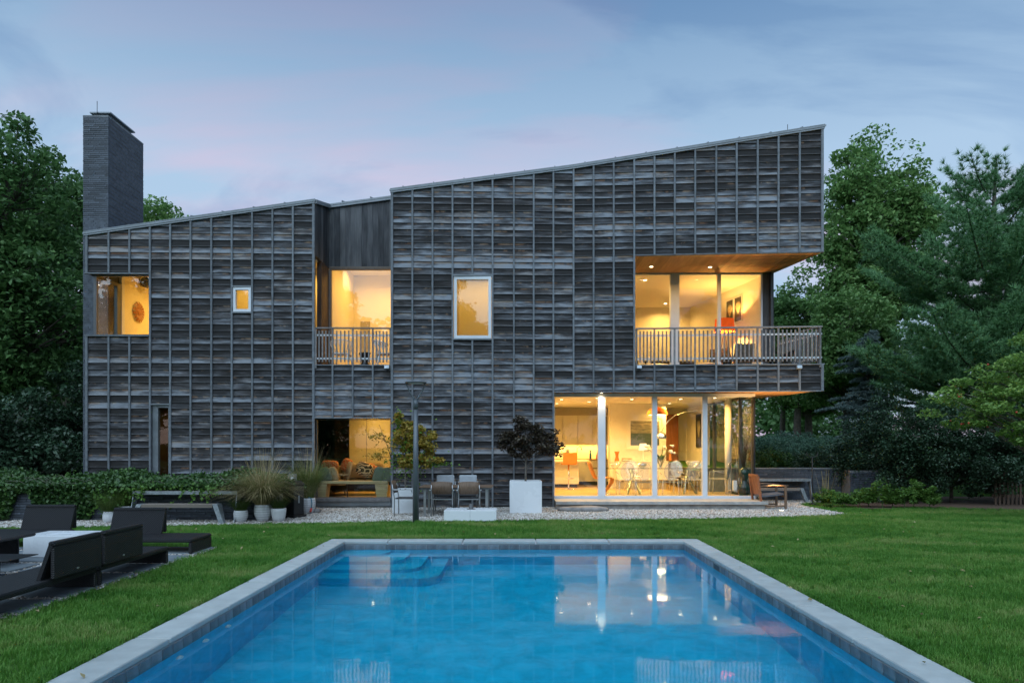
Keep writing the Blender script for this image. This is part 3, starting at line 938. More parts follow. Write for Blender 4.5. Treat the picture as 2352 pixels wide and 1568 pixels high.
# ---- raised bed and low brick walls
simple('brick_side', (0.07, 0.073, 0.084), 0.62, var=0.45, scale=8, bump=0.4, bscale=60, objvar=0.35)
COURSE = 0.057
def brick_mesh(L, H, D, name='brick'):
    m = MB(); m.bbox(-L/2, 0, 0, L/2, D, H, .004)
    me = m.mesh(name); me.materials.append(M['brick']); return me
def brick_wall(parent, x0, x1, yface, z0, z1, L=0.36, seed=0, jitter=.004, mesh=None, rot=0.0, cap=True):
    """face of long thin bricks along x (local to parent); returns list of objects"""
    r = np.random.default_rng(seed)
    j = 0.010
    me = mesh or brick_mesh(L-j, COURSE-j, .06)
    out = []
    z = z0; row = 0
    while z + COURSE <= z1 + 1e-4:
        off = (row % 3)*L/3 + r.uniform(-.03, .03)
        x = x0 - off
        while x < x1:
            a = max(x, x0); b = min(x+L, x1)
            if b-a > .05:
                o = bpy.data.objects.new('brick', me); COL.objects.link(o); o.parent = parent
                o.location = ((a+b)/2, yface + r.uniform(-jitter, jitter), z+j/2)
                o.scale = ((b-a-j)/(L-j), 1, 1)
                out.append(o)
            x += L
        z += COURSE; row += 1
    return out
def left_wall():
    w = thing('retaining_wall', 'low dark brick retaining wall under the ivy, behind the galvanised bench', 'wall', (-9, 15.0, 0))
    m = MB(); m.box(-13.5, 15.02, -.1, -5.55, 15.25, .60); m.box(-5.78, 15.251, -.1, -5.55, 17.6, .60); m.build('mortar_core', 'mortar', w)
    me = brick_mesh(.44, .047, .05)
    brick_wall(w, -3.4, 3.45, -.02, 0.0, .60, .45, 5, mesh=me)
    t = MB(); t.box(-13.5, 14.97, .601, -5.53, 15.28, .63); t.build('cap_course', 'brick_top', w)
    bed = MB(); bed.box(-14, 15.26, -.1, -5.79, 17.66, .58); struct(bed.build('planting_bed', 'soil'))
left_wall()
def right_wall():
    w = thing('garden_wall', 'dark brick garden wall beyond the wooden armchair right of the house', 'wall', (8, 20.4, 0))
    m = MB(); m.box(5.5, 20.42, -.1, 9.70, 20.62, .93); m.box(9.72, 19.92, -.1, 10.9, 20.60, .905); m.build('mortar_core', 'mortar', w)
    me = brick_mesh(.36, .047, .05)
    brick_wall(w, -1.5, 1.69, -.02, 0.0, .93, .37, 9, mesh=me)
    brick_wall(w, 1.72, 2.7, -.52, 0.0, .90, .37, 10, mesh=me)
    t = MB(); t.box(5.4, 20.36, .931, 9.74, 20.66, .965); t.build('cap_course', 'brick_top', w)
right_wall()
# ================================================================== the house
house = thing('house', 'two storey house of weathered cedar boards with sloping roof behind the pool', 'house', (-1.5, 20.0, 0))
KX = 1.506
def FY(X): return 18.0 + 0.034*(X+3.283) if X <= KX else 18.163 - 0.068*(X-KX)
def FX(px):
    a = (px-1187.0)/FPX
    x = a*18.1116/(1-0.034*a)
    if x > KX: x = a*18.2654/(1+0.068*a)
    return x
def FZ(py, px): return WZ(py, FY(FX(px)))
LB = [FX(p) for p in (201.5, 252.1, 299.8, 346.8, 393.1, 439.8, 487.4, 534.1, 580.8, 627.4, 674.1, 721.0)]
NB = [FX(p) for p in (721.0, 765, 811, 857, 901.0)]
MBT = [FX(p) for p in (901.0, 947.8, 993.9, 1039.7, 1085.2, 1131.4, 1180.2, 1225.6, 1270.8)] + [KX] + \
      [FX(p) for p in (1362.8, 1408.9, 1456, 1502.3, 1548.7, 1595.6, 1643.7, 1690.6, 1738.7, 1786.4, 1835, 1887)]
XL0, XL1, XM0, XM1 = LB[0], LB[-1], MBT[0], MBT[-1]
def roof_l(x): return 7.150 + (8.05-7.150)*(x-XL0)/(XL1-XL0)
def roof_m(x):
    if x < KX: return 8.357 + (9.05-8.357)*(x-XM0)/(KX-XM0)
    return 9.05 + (9.905-9.05)*(x-KX)/(XM1-KX)
FASC = 0.085
Z_PAR = 3.755         # top of balcony parapets / upper floor
Z_SOF = 3.05          # underside of the overhang
Z_LOG = 6.645         # loggia ceiling
# holes: (x0, x1, z0, z1)
H_W1 = (XL0-.3, LB[3], FZ(770, 280), FZ(630, 280))
H_W2 = (LB[7], LB[8], FZ(718, 557), FZ(659, 557))
H_DR = (LB[3], LB[4], -1, FZ(928, 370))
H_W4 = (MBT[3], MBT[5], FZ(779, 1085), FZ(634, 1085))
H_LG = (MBT[12], XM1+.3, Z_PAR, Z_LOG)
H_DN = (MBT[8], XM1+.3, -1, Z_SOF)
H_NT = (XL1, XM0, Z_PAR, 20)
H_LV = (XL1, XM0, -1, FZ(959, 810))

def cut(z0, z1, x0, x1, holes):
    """free height intervals of a bay"""
    iv = [(z0, z1)]
    for hx0, hx1, hz0, hz1 in holes:
        if hx0 < (x0+x1)/2 < hx1:
            nv = []
            for a, b in iv:
                if hz1 <= a or hz0 >= b: nv.append((a, b)); continue
                if hz0 > a: nv.append((a, hz0))
                if hz1 < b: nv.append((hz1, b))
            iv = nv
    return iv
rb = np.random.default_rng(5)
def P(x, d, z):
    """point d in front of the wall face"""
    return (x, FY(x)-d, z)
NBOARD = [0]
def board(xa, xb, zb, zta, ztb):
    d = rb.uniform(-.003, .004); j = rb.uniform(-.0015, .0015)
    g = .0025
    xa += g; xb -= g
    vs = [P(xa, .037+d, zb+j), P(xb, .037+d, zb+j), P(xb, .001, zb+j), P(xa, .001, zb+j),
          P(xa, .010+d*.5, zta), P(xb, .010+d*.5, ztb), P(xb, .001, ztb), P(xa, .001, zta)]
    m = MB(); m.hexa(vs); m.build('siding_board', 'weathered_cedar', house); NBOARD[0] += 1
def clad(B, zlow, roof, holes, breaks=()):
    """lap boards over the bays B, then the sheathing behind them"""
    ztop = max(roof(B[0]), roof(B[-1])) if roof else Z_PAR
    k0 = int(math.ceil((ROW0-zlow)/PITCH)); k1 = int(math.floor((ROW0-ztop)/PITCH))-1
    for k in range(k1, k0+1):
        zb = ROW0 - PITCH*k; zt = zb+PITCH+.006
        run = None; want = 0
        segs = []
        for i in range(len(B)-1):
            xa, xb = B[i], B[i+1]
            ta = (roof(xa)-.03) if roof else Z_PAR-.02; tb = (roof(xb)-.03) if roof else Z_PAR-.02
            lo = max(zb, zlow)
            if min(ta, tb) < zt:
                a = max(lo+.001, min(zt, ta)); b = max(lo+.001, min(zt, tb))
                if max(a, b)-lo > .012:
                    iv = cut(lo, max(a, b), xa, xb, holes)
                    if iv and iv[0][1]-iv[0][0] > .012:
                        segs.append((i, i+1, iv[0][0], a, b, False))
                continue
            for za, zc in cut(lo, zt, xa, xb, holes):
                if zc-za < .02: continue
                full = abs(za-zb) < 1e-6 and abs(zc-zt) < 1e-6
                if full and segs and segs[-1][5] and segs[-1][1] == i and (segs[-1][1]-segs[-1][0]) < want and i not in breaks:
                    s = segs[-1]; segs[-1] = (s[0], i+1, s[2], s[3], s[4], True)
                else:
                    segs.append((i, i+1, za, zc, zc, full)); want = rb.integers(5, 10)
        for i0, i1, za, ta, tb, _ in segs:
            board(B[i0], B[i1], za, ta, tb)
    sh = MB()
    for i in range(len(B)-1):
        xa, xb = B[i], B[i+1]
        za = zlow
        for a, b in cut(za, 30, xa, xb, holes):
            ba = min(b, roof(xa)-.02 if roof else Z_PAR-.02); bb = min(b, roof(xb)-.02 if roof else Z_PAR-.02)
            if min(ba, bb) <= a: continue
            sh.hexa([P(xa, -.002, a), P(xb, -.002, a), P(xb, -.14, a), P(xa, -.14, a), P(xa, -.002, ba), P(xb, -.002, bb), P(xb, -.14, bb), P(xa, -.14, ba)])
    sh.build('sheathing', 'sheathing', house)
def battens(B, zlow, roof, holes, skip=()):
    w = .0225
    for i, x in enumerate(B):
        if i in skip: continue
        top = (roof(x)-FASC+.01) if roof else Z_PAR
        iv = [(zlow, top)]
        for hx0, hx1, hz0, hz1 in holes:
            if hx0+.02 < x < hx1-.02:
                nv = []
                for a, b in iv:
                    if hz1 <= a or hz0 >= b: nv.append((a, b)); continue
                    if hz0 > a: nv.append((a, hz0))
                    if hz1 < b: nv.append((hz1, b))
                iv = nv
        wide = w*1.35 if i in (0, len(B)-1) else w
        for a, b in iv:
            if b-a < .05: continue
            m = MB(); m.hexa([P(x-wide, .064, a), P(x+wide, .064, a), P(x+wide, .004, a), P(x-wide, .004, a),
                              P(x-wide, .064, b), P(x+wide, .064, b), P(x+wide, .004, b), P(x-wide, .004, b)])
            m.build('batten', 'batten_wood', house)
clad(LB, 0.02, roof_l, [H_W1, H_W2, H_DR])
battens(LB, 0.0, roof_l, [H_W1, (H_W2[0]+.1, H_W2[1]-.1, H_W2[2], H_W2[3])])
clad(NB, FZ(958, 810), None, [])
battens(NB, FZ(958, 810)-.02, None, [], skip=(0, 4))
clad(MBT, 0.01, roof_m, [H_W4, H_LG, H_DN], breaks=(9,))
battens(MBT, -.02, roof_m, [H_W4, H_LG, H_DN])

# ---- trims, sills, fascia
def fbar(x0, x1, d0, d1, z0, z1, name, mat, z0b=None, z1b=None, parent=None):
    """strip along the facade between x0 and x1 (kink aware)"""
    xs = [x0] + ([KX] if x0 < KX < x1 else []) + [x1]
    m = MB()
    for a, b in zip(xs[:-1], xs[1:]):
        fa, fb = (a-x0)/(x1-x0), (b-x0)/(x1-x0)
        za = z0 if z0b is None else z0+(z0b-z0)*fa; zb = z0 if z0b is None else z0+(z0b-z0)*fb
        ta = z1 if z1b is None else z1+(z1b-z1)*fa; tb = z1 if z1b is None else z1+(z1b-z1)*fb
        m.hexa([P(a, d0, za), P(b, d0, zb), P(b, d1, zb), P(a, d1, za), P(a, d0, ta), P(b, d0, tb), P(b, d1, tb), P(a, d1, ta)])
    return m.build(name, mat, parent or house)
def fascia(x0, x1, roof):
    xs = [x0] + ([KX] if x0 < KX < x1 else []) + [x1]
    for a, b in zip(xs[:-1], xs[1:]):
        fbar(a, b, .075, -.1, roof(a)-FASC, roof(a), 'fascia', 'zinc', roof(b)-FASC, roof(b))
        fbar(a, b, .095, -.1, roof(a)+.002, roof(a)+.022, 'drip_edge', 'zinc', roof(b)+.002, roof(b)+.022)
fascia(XL0-.06, XL1+.05, roof_l)
fascia(XM0-.04, XM1+.05, roof_m)
fbar(XL0-.05, LB[3]-.03, .062, -.02, H_W1[3]-.004, H_W1[3]+.03, 'head_trim', 'batten_wood')
fbar(XL0-.06, LB[3]-.03, .075, -.12, H_W1[2]-.035, H_W1[2], 'window_sill', 'batten_wood')
fbar(XL1-.02, XM0-.03, .06, -.1, Z_PAR-.03, Z_PAR, 'parapet_cap', 'batten_wood')
fbar(XL1+.02, XM0-.03, .06, -.02, FZ(958, 810)-.03, FZ(958, 810)-.001, 'head_trim', 'batten_wood')
fbar(MBT[12]+.03, XM1+.06, .062, -.12, Z_PAR-.03, Z_PAR+.001, 'parapet_cap', 'batten_wood')
fbar(MBT[12]+.03, XM1+.04, .05, -.02, Z_LOG-.012, Z_LOG+.018, 'head_trim', 'batten_wood')
fbar(MBT[8]+.03, XM1+.04, .05, -.02, Z_SOF-.014, Z_SOF+.016, 'head_trim', 'batten_wood')

# ---- roofs (rise towards the back) with standing seams
RB = 0.27
def roof_sheet(name, x0, x1, roof, yb, y_from=None):
    xs = [x0] + ([KX] if x0 < KX < x1 else []) + [x1]
    m = MB()
    for a, b in zip(xs[:-1], xs[1:]):
        ya = (FY(a)-.09) if y_from is None else y_from; yb_ = (FY(b)-.09) if y_from is None else y_from
        def z(x, y): return roof(x) + RB*(y-FY(x))
        m.hexa([(a, ya, z(a, ya)-.02), (b, yb_, z(b, yb_)-.02), (b, yb, z(b, yb)-.02), (a, yb, z(a, yb)-.02),
                (a, ya, z(a, ya)+.026), (b, yb_, z(b, yb_)+.026), (b, yb, z(b, yb)+.026), (a, yb, z(a, yb)+.026)])
    r = m.build(name, 'zinc', house)
    x = x0+.35
    while x < x1-.1:
        y0 = (FY(x)-.08) if y_from is None else y_from
        s = MB(); s.bar((x, y0, roof(x)+RB*(y0-FY(x))+.045), (x, yb, roof(x)+RB*(yb-FY(x))+.045), .02, .05); s.build('roof_seam', 'zinc', r)
        x += .80
    return r
roof_sheet('roof', XL0-.08, XL1+.06, roof_l, 26.0)
def roof_n(x): return roof_l(XL1) + .143*(x-XL1)
NICHE_Y = 19.30
roof_sheet('roof', XL1+.061, XM0-.02, roof_n, 26.0, NICHE_Y-.10)
roof_main = roof_sheet('roof', XM0-.06, XM1+.08, roof_m, 26.0)
rod = MB(); xr = FX(1823); rod.tube([(xr, FY(xr)+.4, roof_m(xr)), (xr, FY(xr)+.4, roof_m(xr)+.36)], .008, 6); rod.build('lightning_rod', 'black_metal', house)
# side and rear skins
sk = MB()
sk.hexa([(XL0-.0, 19.3, 0), (XL0+.12, 19.3, 0), (XL0+.12, 26, 0), (XL0, 26, 0), (XL0, 19.3, 7.4), (XL0+.12, 19.3, 7.4), (XL0+.12, 26, 9.2), (XL0, 26, 9.2)])
sk.hexa([(XL0-.0, FY(XL0)+.02, 0), (XL0+.12, FY(XL0)+.02, 0), (XL0+.12, 19.299, 0), (XL0, 19.299, 0), (XL0, FY(XL0)+.02, H_W1[2]), (XL0+.12, FY(XL0)+.02, H_W1[2]), (XL0+.12, 19.299, H_W1[2]), (XL0, 19.299, H_W1[2])])
sk.hexa([(XL0-.0, FY(XL0)+.02, H_W1[3]), (XL0+.12, FY(XL0)+.02, H_W1[3]), (XL0+.12, 19.299, H_W1[3]), (XL0, 19.299, H_W1[3]), (XL0, FY(XL0)+.02, 7.05), (XL0+.12, FY(XL0)+.02, 7.05), (XL0+.12, 19.299, 7.4), (XL0, 19.299, 7.4)])
sk.box(XL0, 25.9, 0, XM1-1.2, 26.0, 9.0)
sk.build('side_wall', 'vertical_cedar', house)
# slanted right end of the upper volume
EX = lambda y: XM1 - 0.205*(y-FY(XM1))
ew = MB()
def endq(y0, y1, z0, z1a, z1b):
    ew.hexa([(EX(y0)-.14, y0, z0), (EX(y0)-.002, y0, z0), (EX(y1)-.002, y1, z0), (EX(y1)-.14, y1, z0), (EX(y0)-.14, y0, z1a), (EX(y0)-.002, y0, z1a), (EX(y1)-.002, y1, z1b), (EX(y1)-.14, y1, z1b)])
yF = FY(XM1)+.01
LOG_Y = 19.86
endq(yF, 25.9, Z_LOG, 9.85, 11.5)
endq(LOG_Y, 25.9, Z_SOF, Z_LOG-.001, Z_LOG-.001)
endq(yF, LOG_Y-.001, Z_SOF, Z_PAR-.03, Z_PAR-.03)
ew.build('end_wall', 'vertical_cedar', house)

# ---- niche: vertical boards at the back and left side, soffit, door
NZ = 6.68
def niche():
    x0, x1 = XL1+.03, XM0-.02
    n = 13; w = (x1-(x0))/n
    for i in range(n):
        a = x0+i*w; b = a+w
        ta = roof_n(a)+RB*(NICHE_Y-FY(a))-.02; tb = roof_n(b)+RB*(NICHE_Y-FY(b))-.02
        m = MB(); m.hexa([(a+.002, NICHE_Y-.022+rb.uniform(-.003, .003), NZ), (b-.002, NICHE_Y-.022, NZ), (b-.002, NICHE_Y+.1, NZ), (a+.002, NICHE_Y+.1, NZ),
                          (a+.002, NICHE_Y-.022, ta), (b-.002, NICHE_Y-.022, tb), (b-.002, NICHE_Y+.1, tb), (a+.002, NICHE_Y+.1, ta)])
        m.build('vertical_board', 'vertical_cedar', house)
    n = 9; y0, y1 = FY(XL1)+.03, NICHE_Y-.024; w = (y1-y0)/n
    for i in range(n):
        a = y0+i*w; b = a+w
        t0 = roof_l(XL1)+RB*(a-FY(XL1))-.03; t1 = roof_l(XL1)+RB*(b-FY(XL1))-.03
        m = MB(); m.hexa([(XL1-.12, a+.002, NZ-.04), (XL1+.024, a+.002, NZ-.04), (XL1+.024, b-.002, NZ-.04), (XL1-.12, b-.002, NZ-.04),
                          (XL1-.12, a+.002, t0), (XL1+.024, a+.002, t0), (XL1+.024, b-.002, t1), (XL1-.12, b-.002, t1)])
        m.build('vertical_board', 'vertical_cedar', house)
    # eaves in the niche
    m = MB(); ya, yb2 = FY(XL1)-.05, NICHE_Y-.09
    m.hexa([(XL1+.05, ya, roof_l(XL1)-FASC), (XL1+.085, ya, roof_l(XL1)-FASC), (XL1+.085, yb2, roof_l(XL1)+RB*(yb2-FY(XL1))-FASC), (XL1+.05, yb2, roof_l(XL1)+RB*(yb2-FY(XL1))-FASC),
            (XL1+.05, ya, roof_l(XL1)+.02), (XL1+.085, ya, roof_l(XL1)+.02), (XL1+.085, yb2, roof_l(XL1)+RB*(yb2-FY(XL1))+.02), (XL1+.05, yb2, roof_l(XL1)+RB*(yb2-FY(XL1))+.02)])
    m.build('fascia', 'zinc', house)
    xa, xb = XL1+.086, XM0-.05
    za = roof_n(xa)+RB*(NICHE_Y-FY(xa)); zb = roof_n(xb)+RB*(NICHE_Y-FY(xb))
    m = MB(); m.hexa([(xa, NICHE_Y-.09, za-FASC-.02), (xb, NICHE_Y-.09, zb-FASC-.02), (xb, NICHE_Y-.03, zb-FASC-.02), (xa, NICHE_Y-.03, za-FASC-.02),
                      (xa, NICHE_Y-.09, za), (xb, NICHE_Y-.09, zb), (xb, NICHE_Y-.03, zb), (xa, NICHE_Y-.03, za)])
    m.build('fascia', 'zinc', house)
    # main volume's return wall on the right of the niche, deck, head
    m = MB(); m.hexa([(XM0-.02, FY(XM0)+.01, Z_PAR), (XM0+.10, FY(XM0)+.01, Z_PAR), (XM0+.10, 26, Z_PAR), (XM0-.02, 26, Z_PAR),
                      (XM0-.02, FY(XM0)+.01, 8.3), (XM0+.10, FY(XM0)+.01, 8.3), (XM0+.10, 26, 10.3), (XM0-.02, 26, 10.3)])
    m.build('return_wall', 'vertical_cedar', house)
    m = MB(); m.box(XL1-.1, FY(XL1)+.12, Z_PAR-.25, XM0+.05, NICHE_Y-.001, Z_PAR-.06); m.build('balcony_deck', 'teak_grey', house)
    m = MB(); m.box(XL1-.11, NICHE_Y-.022, NZ-.04, XL1+.029, NICHE_Y+.1, 8.42); m.build('corner_board', 'vertical_cedar', house)
    m = MB(); m.box(x0, NICHE_Y-.04, NZ-.05, x1, NICHE_Y+.1, NZ-.002); m.build('head_trim', 'cedar_frame', house)
niche()

def window(x0, x1, z0, z1, y, fr=.05, mat='white_frame', mull=(), depth=.08, name='window', rx=None):
    """framed pane parallel to the picture; mull: x positions of mullions"""
    root = bpy.data.objects.new(name, None); COL.objects.link(root); root.parent = house
    m = MB()
    m.box(x0, y-depth/2, z0, x0+fr, y+depth/2, z1)
    if rx is None: m.box(x1-fr, y-depth/2, z0, x1, y+depth/2, z1)
    else:
        k = MB(); k.box(x1-rx, y-depth/2, z0+fr, x1, y+depth/2, z1-fr); k.build('corner_post', 'black_metal', root)
        m.box(x1-fr, y-depth/2, z0, x1, y+depth/2, z0+fr); m.box(x1-fr, y-depth/2, z1-fr, x1, y+depth/2, z1)
    m.box(x0+fr, y-depth/2, z0, x1-fr, y+depth/2, z0+fr); m.box(x0+fr, y-depth/2, z1-fr, x1-fr, y+depth/2, z1)
    m.build('frame', mat, root)
    for mx, mw in mull:
        k = MB(); k.box(mx-mw/2, y-depth/2-.004, z0+fr, mx+mw/2, y+depth/2+.004, z1-fr); k.build('mullion', mat, root)
    xs = [x0+fr] + sum([[mx-mw/2, mx+mw/2] for mx, mw in mull], []) + [x1-fr]
    for a, b in zip(xs[0::2], xs[1::2]):
        g = MB(); g.box(a, y-.006, z0+fr, b, y+.006, z1-fr); g.build('pane', 'window_glass', root)
    return root
def pane(root, pts, t=.012):
    pts = [Vector(p) for p in pts]
    n = (pts[1]-pts[0]).cross(pts[2]-pts[0]).normalized()*t
    g = MB(); g.prism(pts, n); return g.build('pane', 'window_glass', root)

# corner window upper left
wy = FY(-10)+.06
w1 = window(XL0+.16, LB[3]-.03, H_W1[2], H_W1[3]-.01, wy, .03, 'dark_frame')
sg = bpy.data.objects.new('window', None); COL.objects.link(sg); sg.parent = house
m = MB(); xs_ = XL0+.14
m.box(xs_-.03, wy-.04, H_W1[2], xs_+.018, wy+.04, H_W1[3]); m.box(xs_-.03, 18.72, H_W1[2], xs_+.05, 18.92, H_W1[3]); m.box(xs_-.03, wy+.041, H_W1[3]-.07, xs_+.05, 18.72, H_W1[3]); m.box(xs_-.03, wy+.041, H_W1[2], xs_+.05, 18.72, H_W1[2]+.04)
m.build('frame', 'dark_frame', sg)
m = MB(); m.box(xs_-.005, wy+.041, H_W1[2]+.04, xs_+.005, 18.72, H_W1[3]-.07); m.build('pane', 'window_glass', sg)
# small square window and tall window
window(H_W2[0]+.03, H_W2[1]-.03, H_W2[2]+.02, H_W2[3]-.02, FY(-7.3)+.0, .065, 'white_frame', depth=.10)
fbar(H_W2[0]+.02, H_W2[1]-.02, .07, 0, H_W2[3]-.012, H_W2[3]+.016, 'head_trim', 'zinc'); fbar(H_W2[0]+.02, H_W2[1]-.02, .075, 0, H_W2[2]-.022, H_W2[2]+.012, 'window_sill', 'zinc')
window(H_W4[0]+.035, H_W4[1]-.035, H_W4[2]+.02, H_W4[3]-.02, FY(-1.1)+.0, .075, 'white_frame', depth=.10)
fbar(H_W4[0]+.02, H_W4[1]-.02, .07, 0, H_W4[3]-.012, H_W4[3]+.018, 'head_trim', 'zinc'); fbar(H_W4[0]+.02, H_W4[1]-.02, .08, 0, H_W4[2]-.024, H_W4[2]+.012, 'window_sill', 'zinc')
# narrow door lower left
dr = bpy.data.objects.new('side_door', None); COL.objects.link(dr); dr.parent = house
m = MB(); xa, xb, zt = H_DR[0]+.03, H_DR[1]-.03, H_DR[3]
yd = FY(-9.3)+.05
m.box(xa, yd-.05, .3, xa+.15, yd+.05, zt-.02); m.box(xb-.04, yd-.05, .3, xb, yd+.05, zt-.02); m.box(xa+.15, yd-.05, zt-.09, xb-.04, yd+.05, zt-.02); m.build('frame', 'zinc', dr)
m = MB(); m.box(xa+.15, yd-.006, .3, xb-.04, yd+.006, zt-.09); m.build('pane', 'window_glass', dr)
fbar(H_DR[0]+.02, H_DR[1]-.02, .06, 0, zt-.02, zt+.012, 'head_trim', 'zinc')
# living room window with sill
LVY = FY(-4.3)+.10
lz0 = WZ(1143, LVY); lz1 = FZ(959, 810)-.03
window(XL1+.03, XM0-.03, lz0, lz1, LVY, .022, 'dark_frame')
m = MB(); m.box(XL1+.03, LVY-.20, lz0-.075, XM0-.03, LVY+.1, lz0-.001); m.build('window_sill', 'rail_wood', house)
m = MB(); m.box(XL1+.03, LVY-.16, lz0-.20, XM0-.03, LVY+.1, lz0-.076); m.box(XL1+.03, LVY-.175, lz0-.20, XM0-.03, LVY-.161, lz0-.18); m.build('sill_flashing', 'zinc', house)
m = MB(); m.box(XL1-.2, LVY-.10, -.15, XM0+.02, LVY+.2, lz0-.201); m.build('foundation', 'concrete', house)
m = MB()
for a, b in ((XM0+.021, KX), ):
    m.hexa([P(a, -.01, -.2), P(MBT[8], -.01, -.2), P(MBT[8], -.14, -.2), P(a, -.14, -.2), P(a, -.01, .005), P(MBT[8], -.01, .005), P(MBT[8], -.14, .005), P(a, -.14, .005)])
m.build('foundation', 'concrete', house)
# hall window in the niche
window(XL1+.03+WX(752, NICHE_Y)-WX(752, NICHE_Y), XM0-.02, Z_PAR-.05, NZ-.055, NICHE_Y+.02, .035, 'cedar_frame', depth=.1, mull=[(-5.30, .12)])
# side door of the niche (cedar leaf standing open against a warm hall)
m = MB(); m.box(XL1-.10, 18.55, Z_PAR-.05, XL1+.02, NICHE_Y-.025, NZ-.042); m.build('niche_side_wall', 'cedar_brown', house)

# ---- dining glass wall, stoop
DGY = 18.45
dz0, dz1 = WZ(1145, DGY), Z_SOF-.02
DCX = WX(1733, DGY)
window(MBT[8]-.05, DCX, dz0, dz1, DGY, .085, 'white_frame', mull=[(WX(1381.5, DGY), .20), (WX(1503, DGY), .13), (WX(1618, DGY), .13)], depth=.12, rx=.05)
sd = bpy.data.objects.new('glazed_side', None); COL.objects.link(sd); sd.parent = house
ang = math.atan2(-.9, 4.0)
def SDX(y): return DCX-.03 - 0.06*(y-DGY)
m = MB(); m.box(DCX-.055, DGY+.061, dz0, DCX-.002, DGY+.12, dz1)
for y in (19.35, 20.4, 21.45):
    m.box(SDX(y)-.05, y-.04, dz0, SDX(y)+.03, y+.04, dz1)
m.bar((SDX(DGY+.12), DGY+.12, dz0+.05), (SDX(22.2), 22.2, dz0+.05), .06, .10); m.bar((SDX(DGY+.12), DGY+.12, dz1-.04), (SDX(22.2), 22.2, dz1-.04), .06, .08)
m.build('frame', 'dark_frame', sd)
pane(sd, [(SDX(DGY+.12), DGY+.12, dz0+.1), (SDX(22.2), 22.2, dz0+.1), (SDX(22.2), 22.2, dz1-.08), (SDX(DGY+.12), DGY+.12, dz1-.08)])
stoop = MB(); stoop.box(MBT[8]+.04, 17.50, -.15, WX(1757, 17.5), 22.0, .125); stoop.build('stoop', 'concrete', house)
m = MB(); sxe = WX(1764.6, 17.42)
m.box(MBT[8]+.035, 17.42, .126, sxe, 18.40, .165); m.box(MBT[8]+.035, 17.44, .166, sxe-.02, 18.40, .20); m.box(DCX+.005, 18.401, .126, sxe, 22.0, .20); m.build('stoop_cap', 'stoop_cap', house)

# ---- loggia glass
LGX0, LGX1 = WX(1464, LOG_Y), WX(1750, LOG_Y)
window(LGX0-.25, LGX1, Z_PAR-.06, Z_LOG-.012, LOG_Y, .05, 'white_frame', mull=[(WX(1549, LOG_Y), .26), (WX(1651, LOG_Y), .09)], depth=.12)
m = MB(); m.box(LGX1+.002, LOG_Y-.05, Z_PAR-.06, LGX1+.30, LOG_Y+.12, Z_LOG-.001); m.build('jamb_panel', 'vertical_cedar', house)
m = MB(); m.box(LGX1+.20, LOG_Y-.16, Z_PAR-.06, EX(LOG_Y)-.15, LOG_Y-.052, Z_LOG-.001); m.build('jamb_panel', 'vertical_cedar', house)
m = MB(); m.box(MBT[12]-.1, FY(5)-.1+.25, Z_PAR-.22, 7.3, LOG_Y+.1, Z_PAR-.06); m.build('balcony_deck', 'teak_grey', house)
m = MB(); m.hexa([P(MBT[12]-.06, -.02, Z_PAR), P(MBT[12]+.004, -.02, Z_PAR), (MBT[12]+.004, LOG_Y-.1, Z_PAR), (MBT[12]-.06, LOG_Y-.1, Z_PAR), P(MBT[12]-.06, -.02, Z_LOG), P(MBT[12]+.004, -.02, Z_LOG), (MBT[12]+.004, LOG_Y-.1, Z_LOG), (MBT[12]-.06, LOG_Y-.1, Z_LOG)])
m.build('return_wall', 'cedar_brown', house)
# soffit boards run front to back on a diagonal
def soffit(name, xa, xb, yback, z, w=.14):
    root = bpy.data.objects.new(name, None); COL.objects.link(root); root.parent = house
    x = xa
    while x < xb:
        b = min(x+w, xb)
        y0a, y0b = FY(x)+.02, FY(b)+.02
        def ye(xx):
            lim = FY(XM1) + (XM1-.01-xx)/0.205
            return min(yback, lim)
        if ye(b) > y0b+.02:
            m = MB(); dz = rb.uniform(-.001, .001)
            m.hexa([(x+.0015, y0a, z-.012+dz), (b-.0015, y0b, z-.012+dz), (b-.0015, ye(b), z-.012+dz), (x+.0015, ye(x), z-.012+dz),
                    (x+.0015, y0a, z+.03), (b-.0015, y0b, z+.03), (b-.0015, ye(b), z+.03), (x+.0015, ye(x), z+.03)])
            m.build('soffit_board', 'cedar_soffit', root)
        x = b
    return root
soffit('loggia_ceiling', MBT[12]+.005, XM1-.02, LOG_Y+.05, Z_LOG)
soffit('overhang_soffit', MBT[8]+.04, XM1-.02, 21.5, Z_SOF+.012)

# ---- railings
def railing(name, pts, posts, zr=4.712, nb=4):
    """pts: plan polyline from a to b; posts: plan points"""
    root = bpy.data.objects.new(name, None); COL.objects.link(root); root.parent = house
    a, b = pts
    m = MB(); m.bar((a[0], a[1], zr), (b[0], b[1], zr), .075, .035); m.build('top_rail', 'rail_wood', root)
    for z in (4.527, 3.915):
        m = MB(); m.bar((a[0], a[1]+.012, z), (b[0], b[1]+.012, z), .012, .045); m.build('cross_bar', 'white_frame', root)
    for p in posts:
        m = MB(); m.box(p[0]-.022, p[1]-.024, Z_PAR-.1, p[0]+.022, p[1]+.018, zr-.018); m.build('post', 'rail_wood', root)
    bm_ = MB(); bm_.box(-.017, -.025, 3.82, .017, .004, 4.64); me = bm_.mesh('baluster'); me.materials.append(M['rail_wood'])
    rl = root_loc(root)
    for p, q in zip(posts[:-1], posts[1:]):
        for k in range(1, nb+1):
            f = k/(nb+1)
            o = bpy.data.objects.new('baluster', me); COL.objects.link(o); o.parent = root
            o.location = Vector((p[0]+(q[0]-p[0])*f, p[1]+(q[1]-p[1])*f, 0)) - rl
    return root
def fp(x, d=.03): return (x, FY(x)-d)
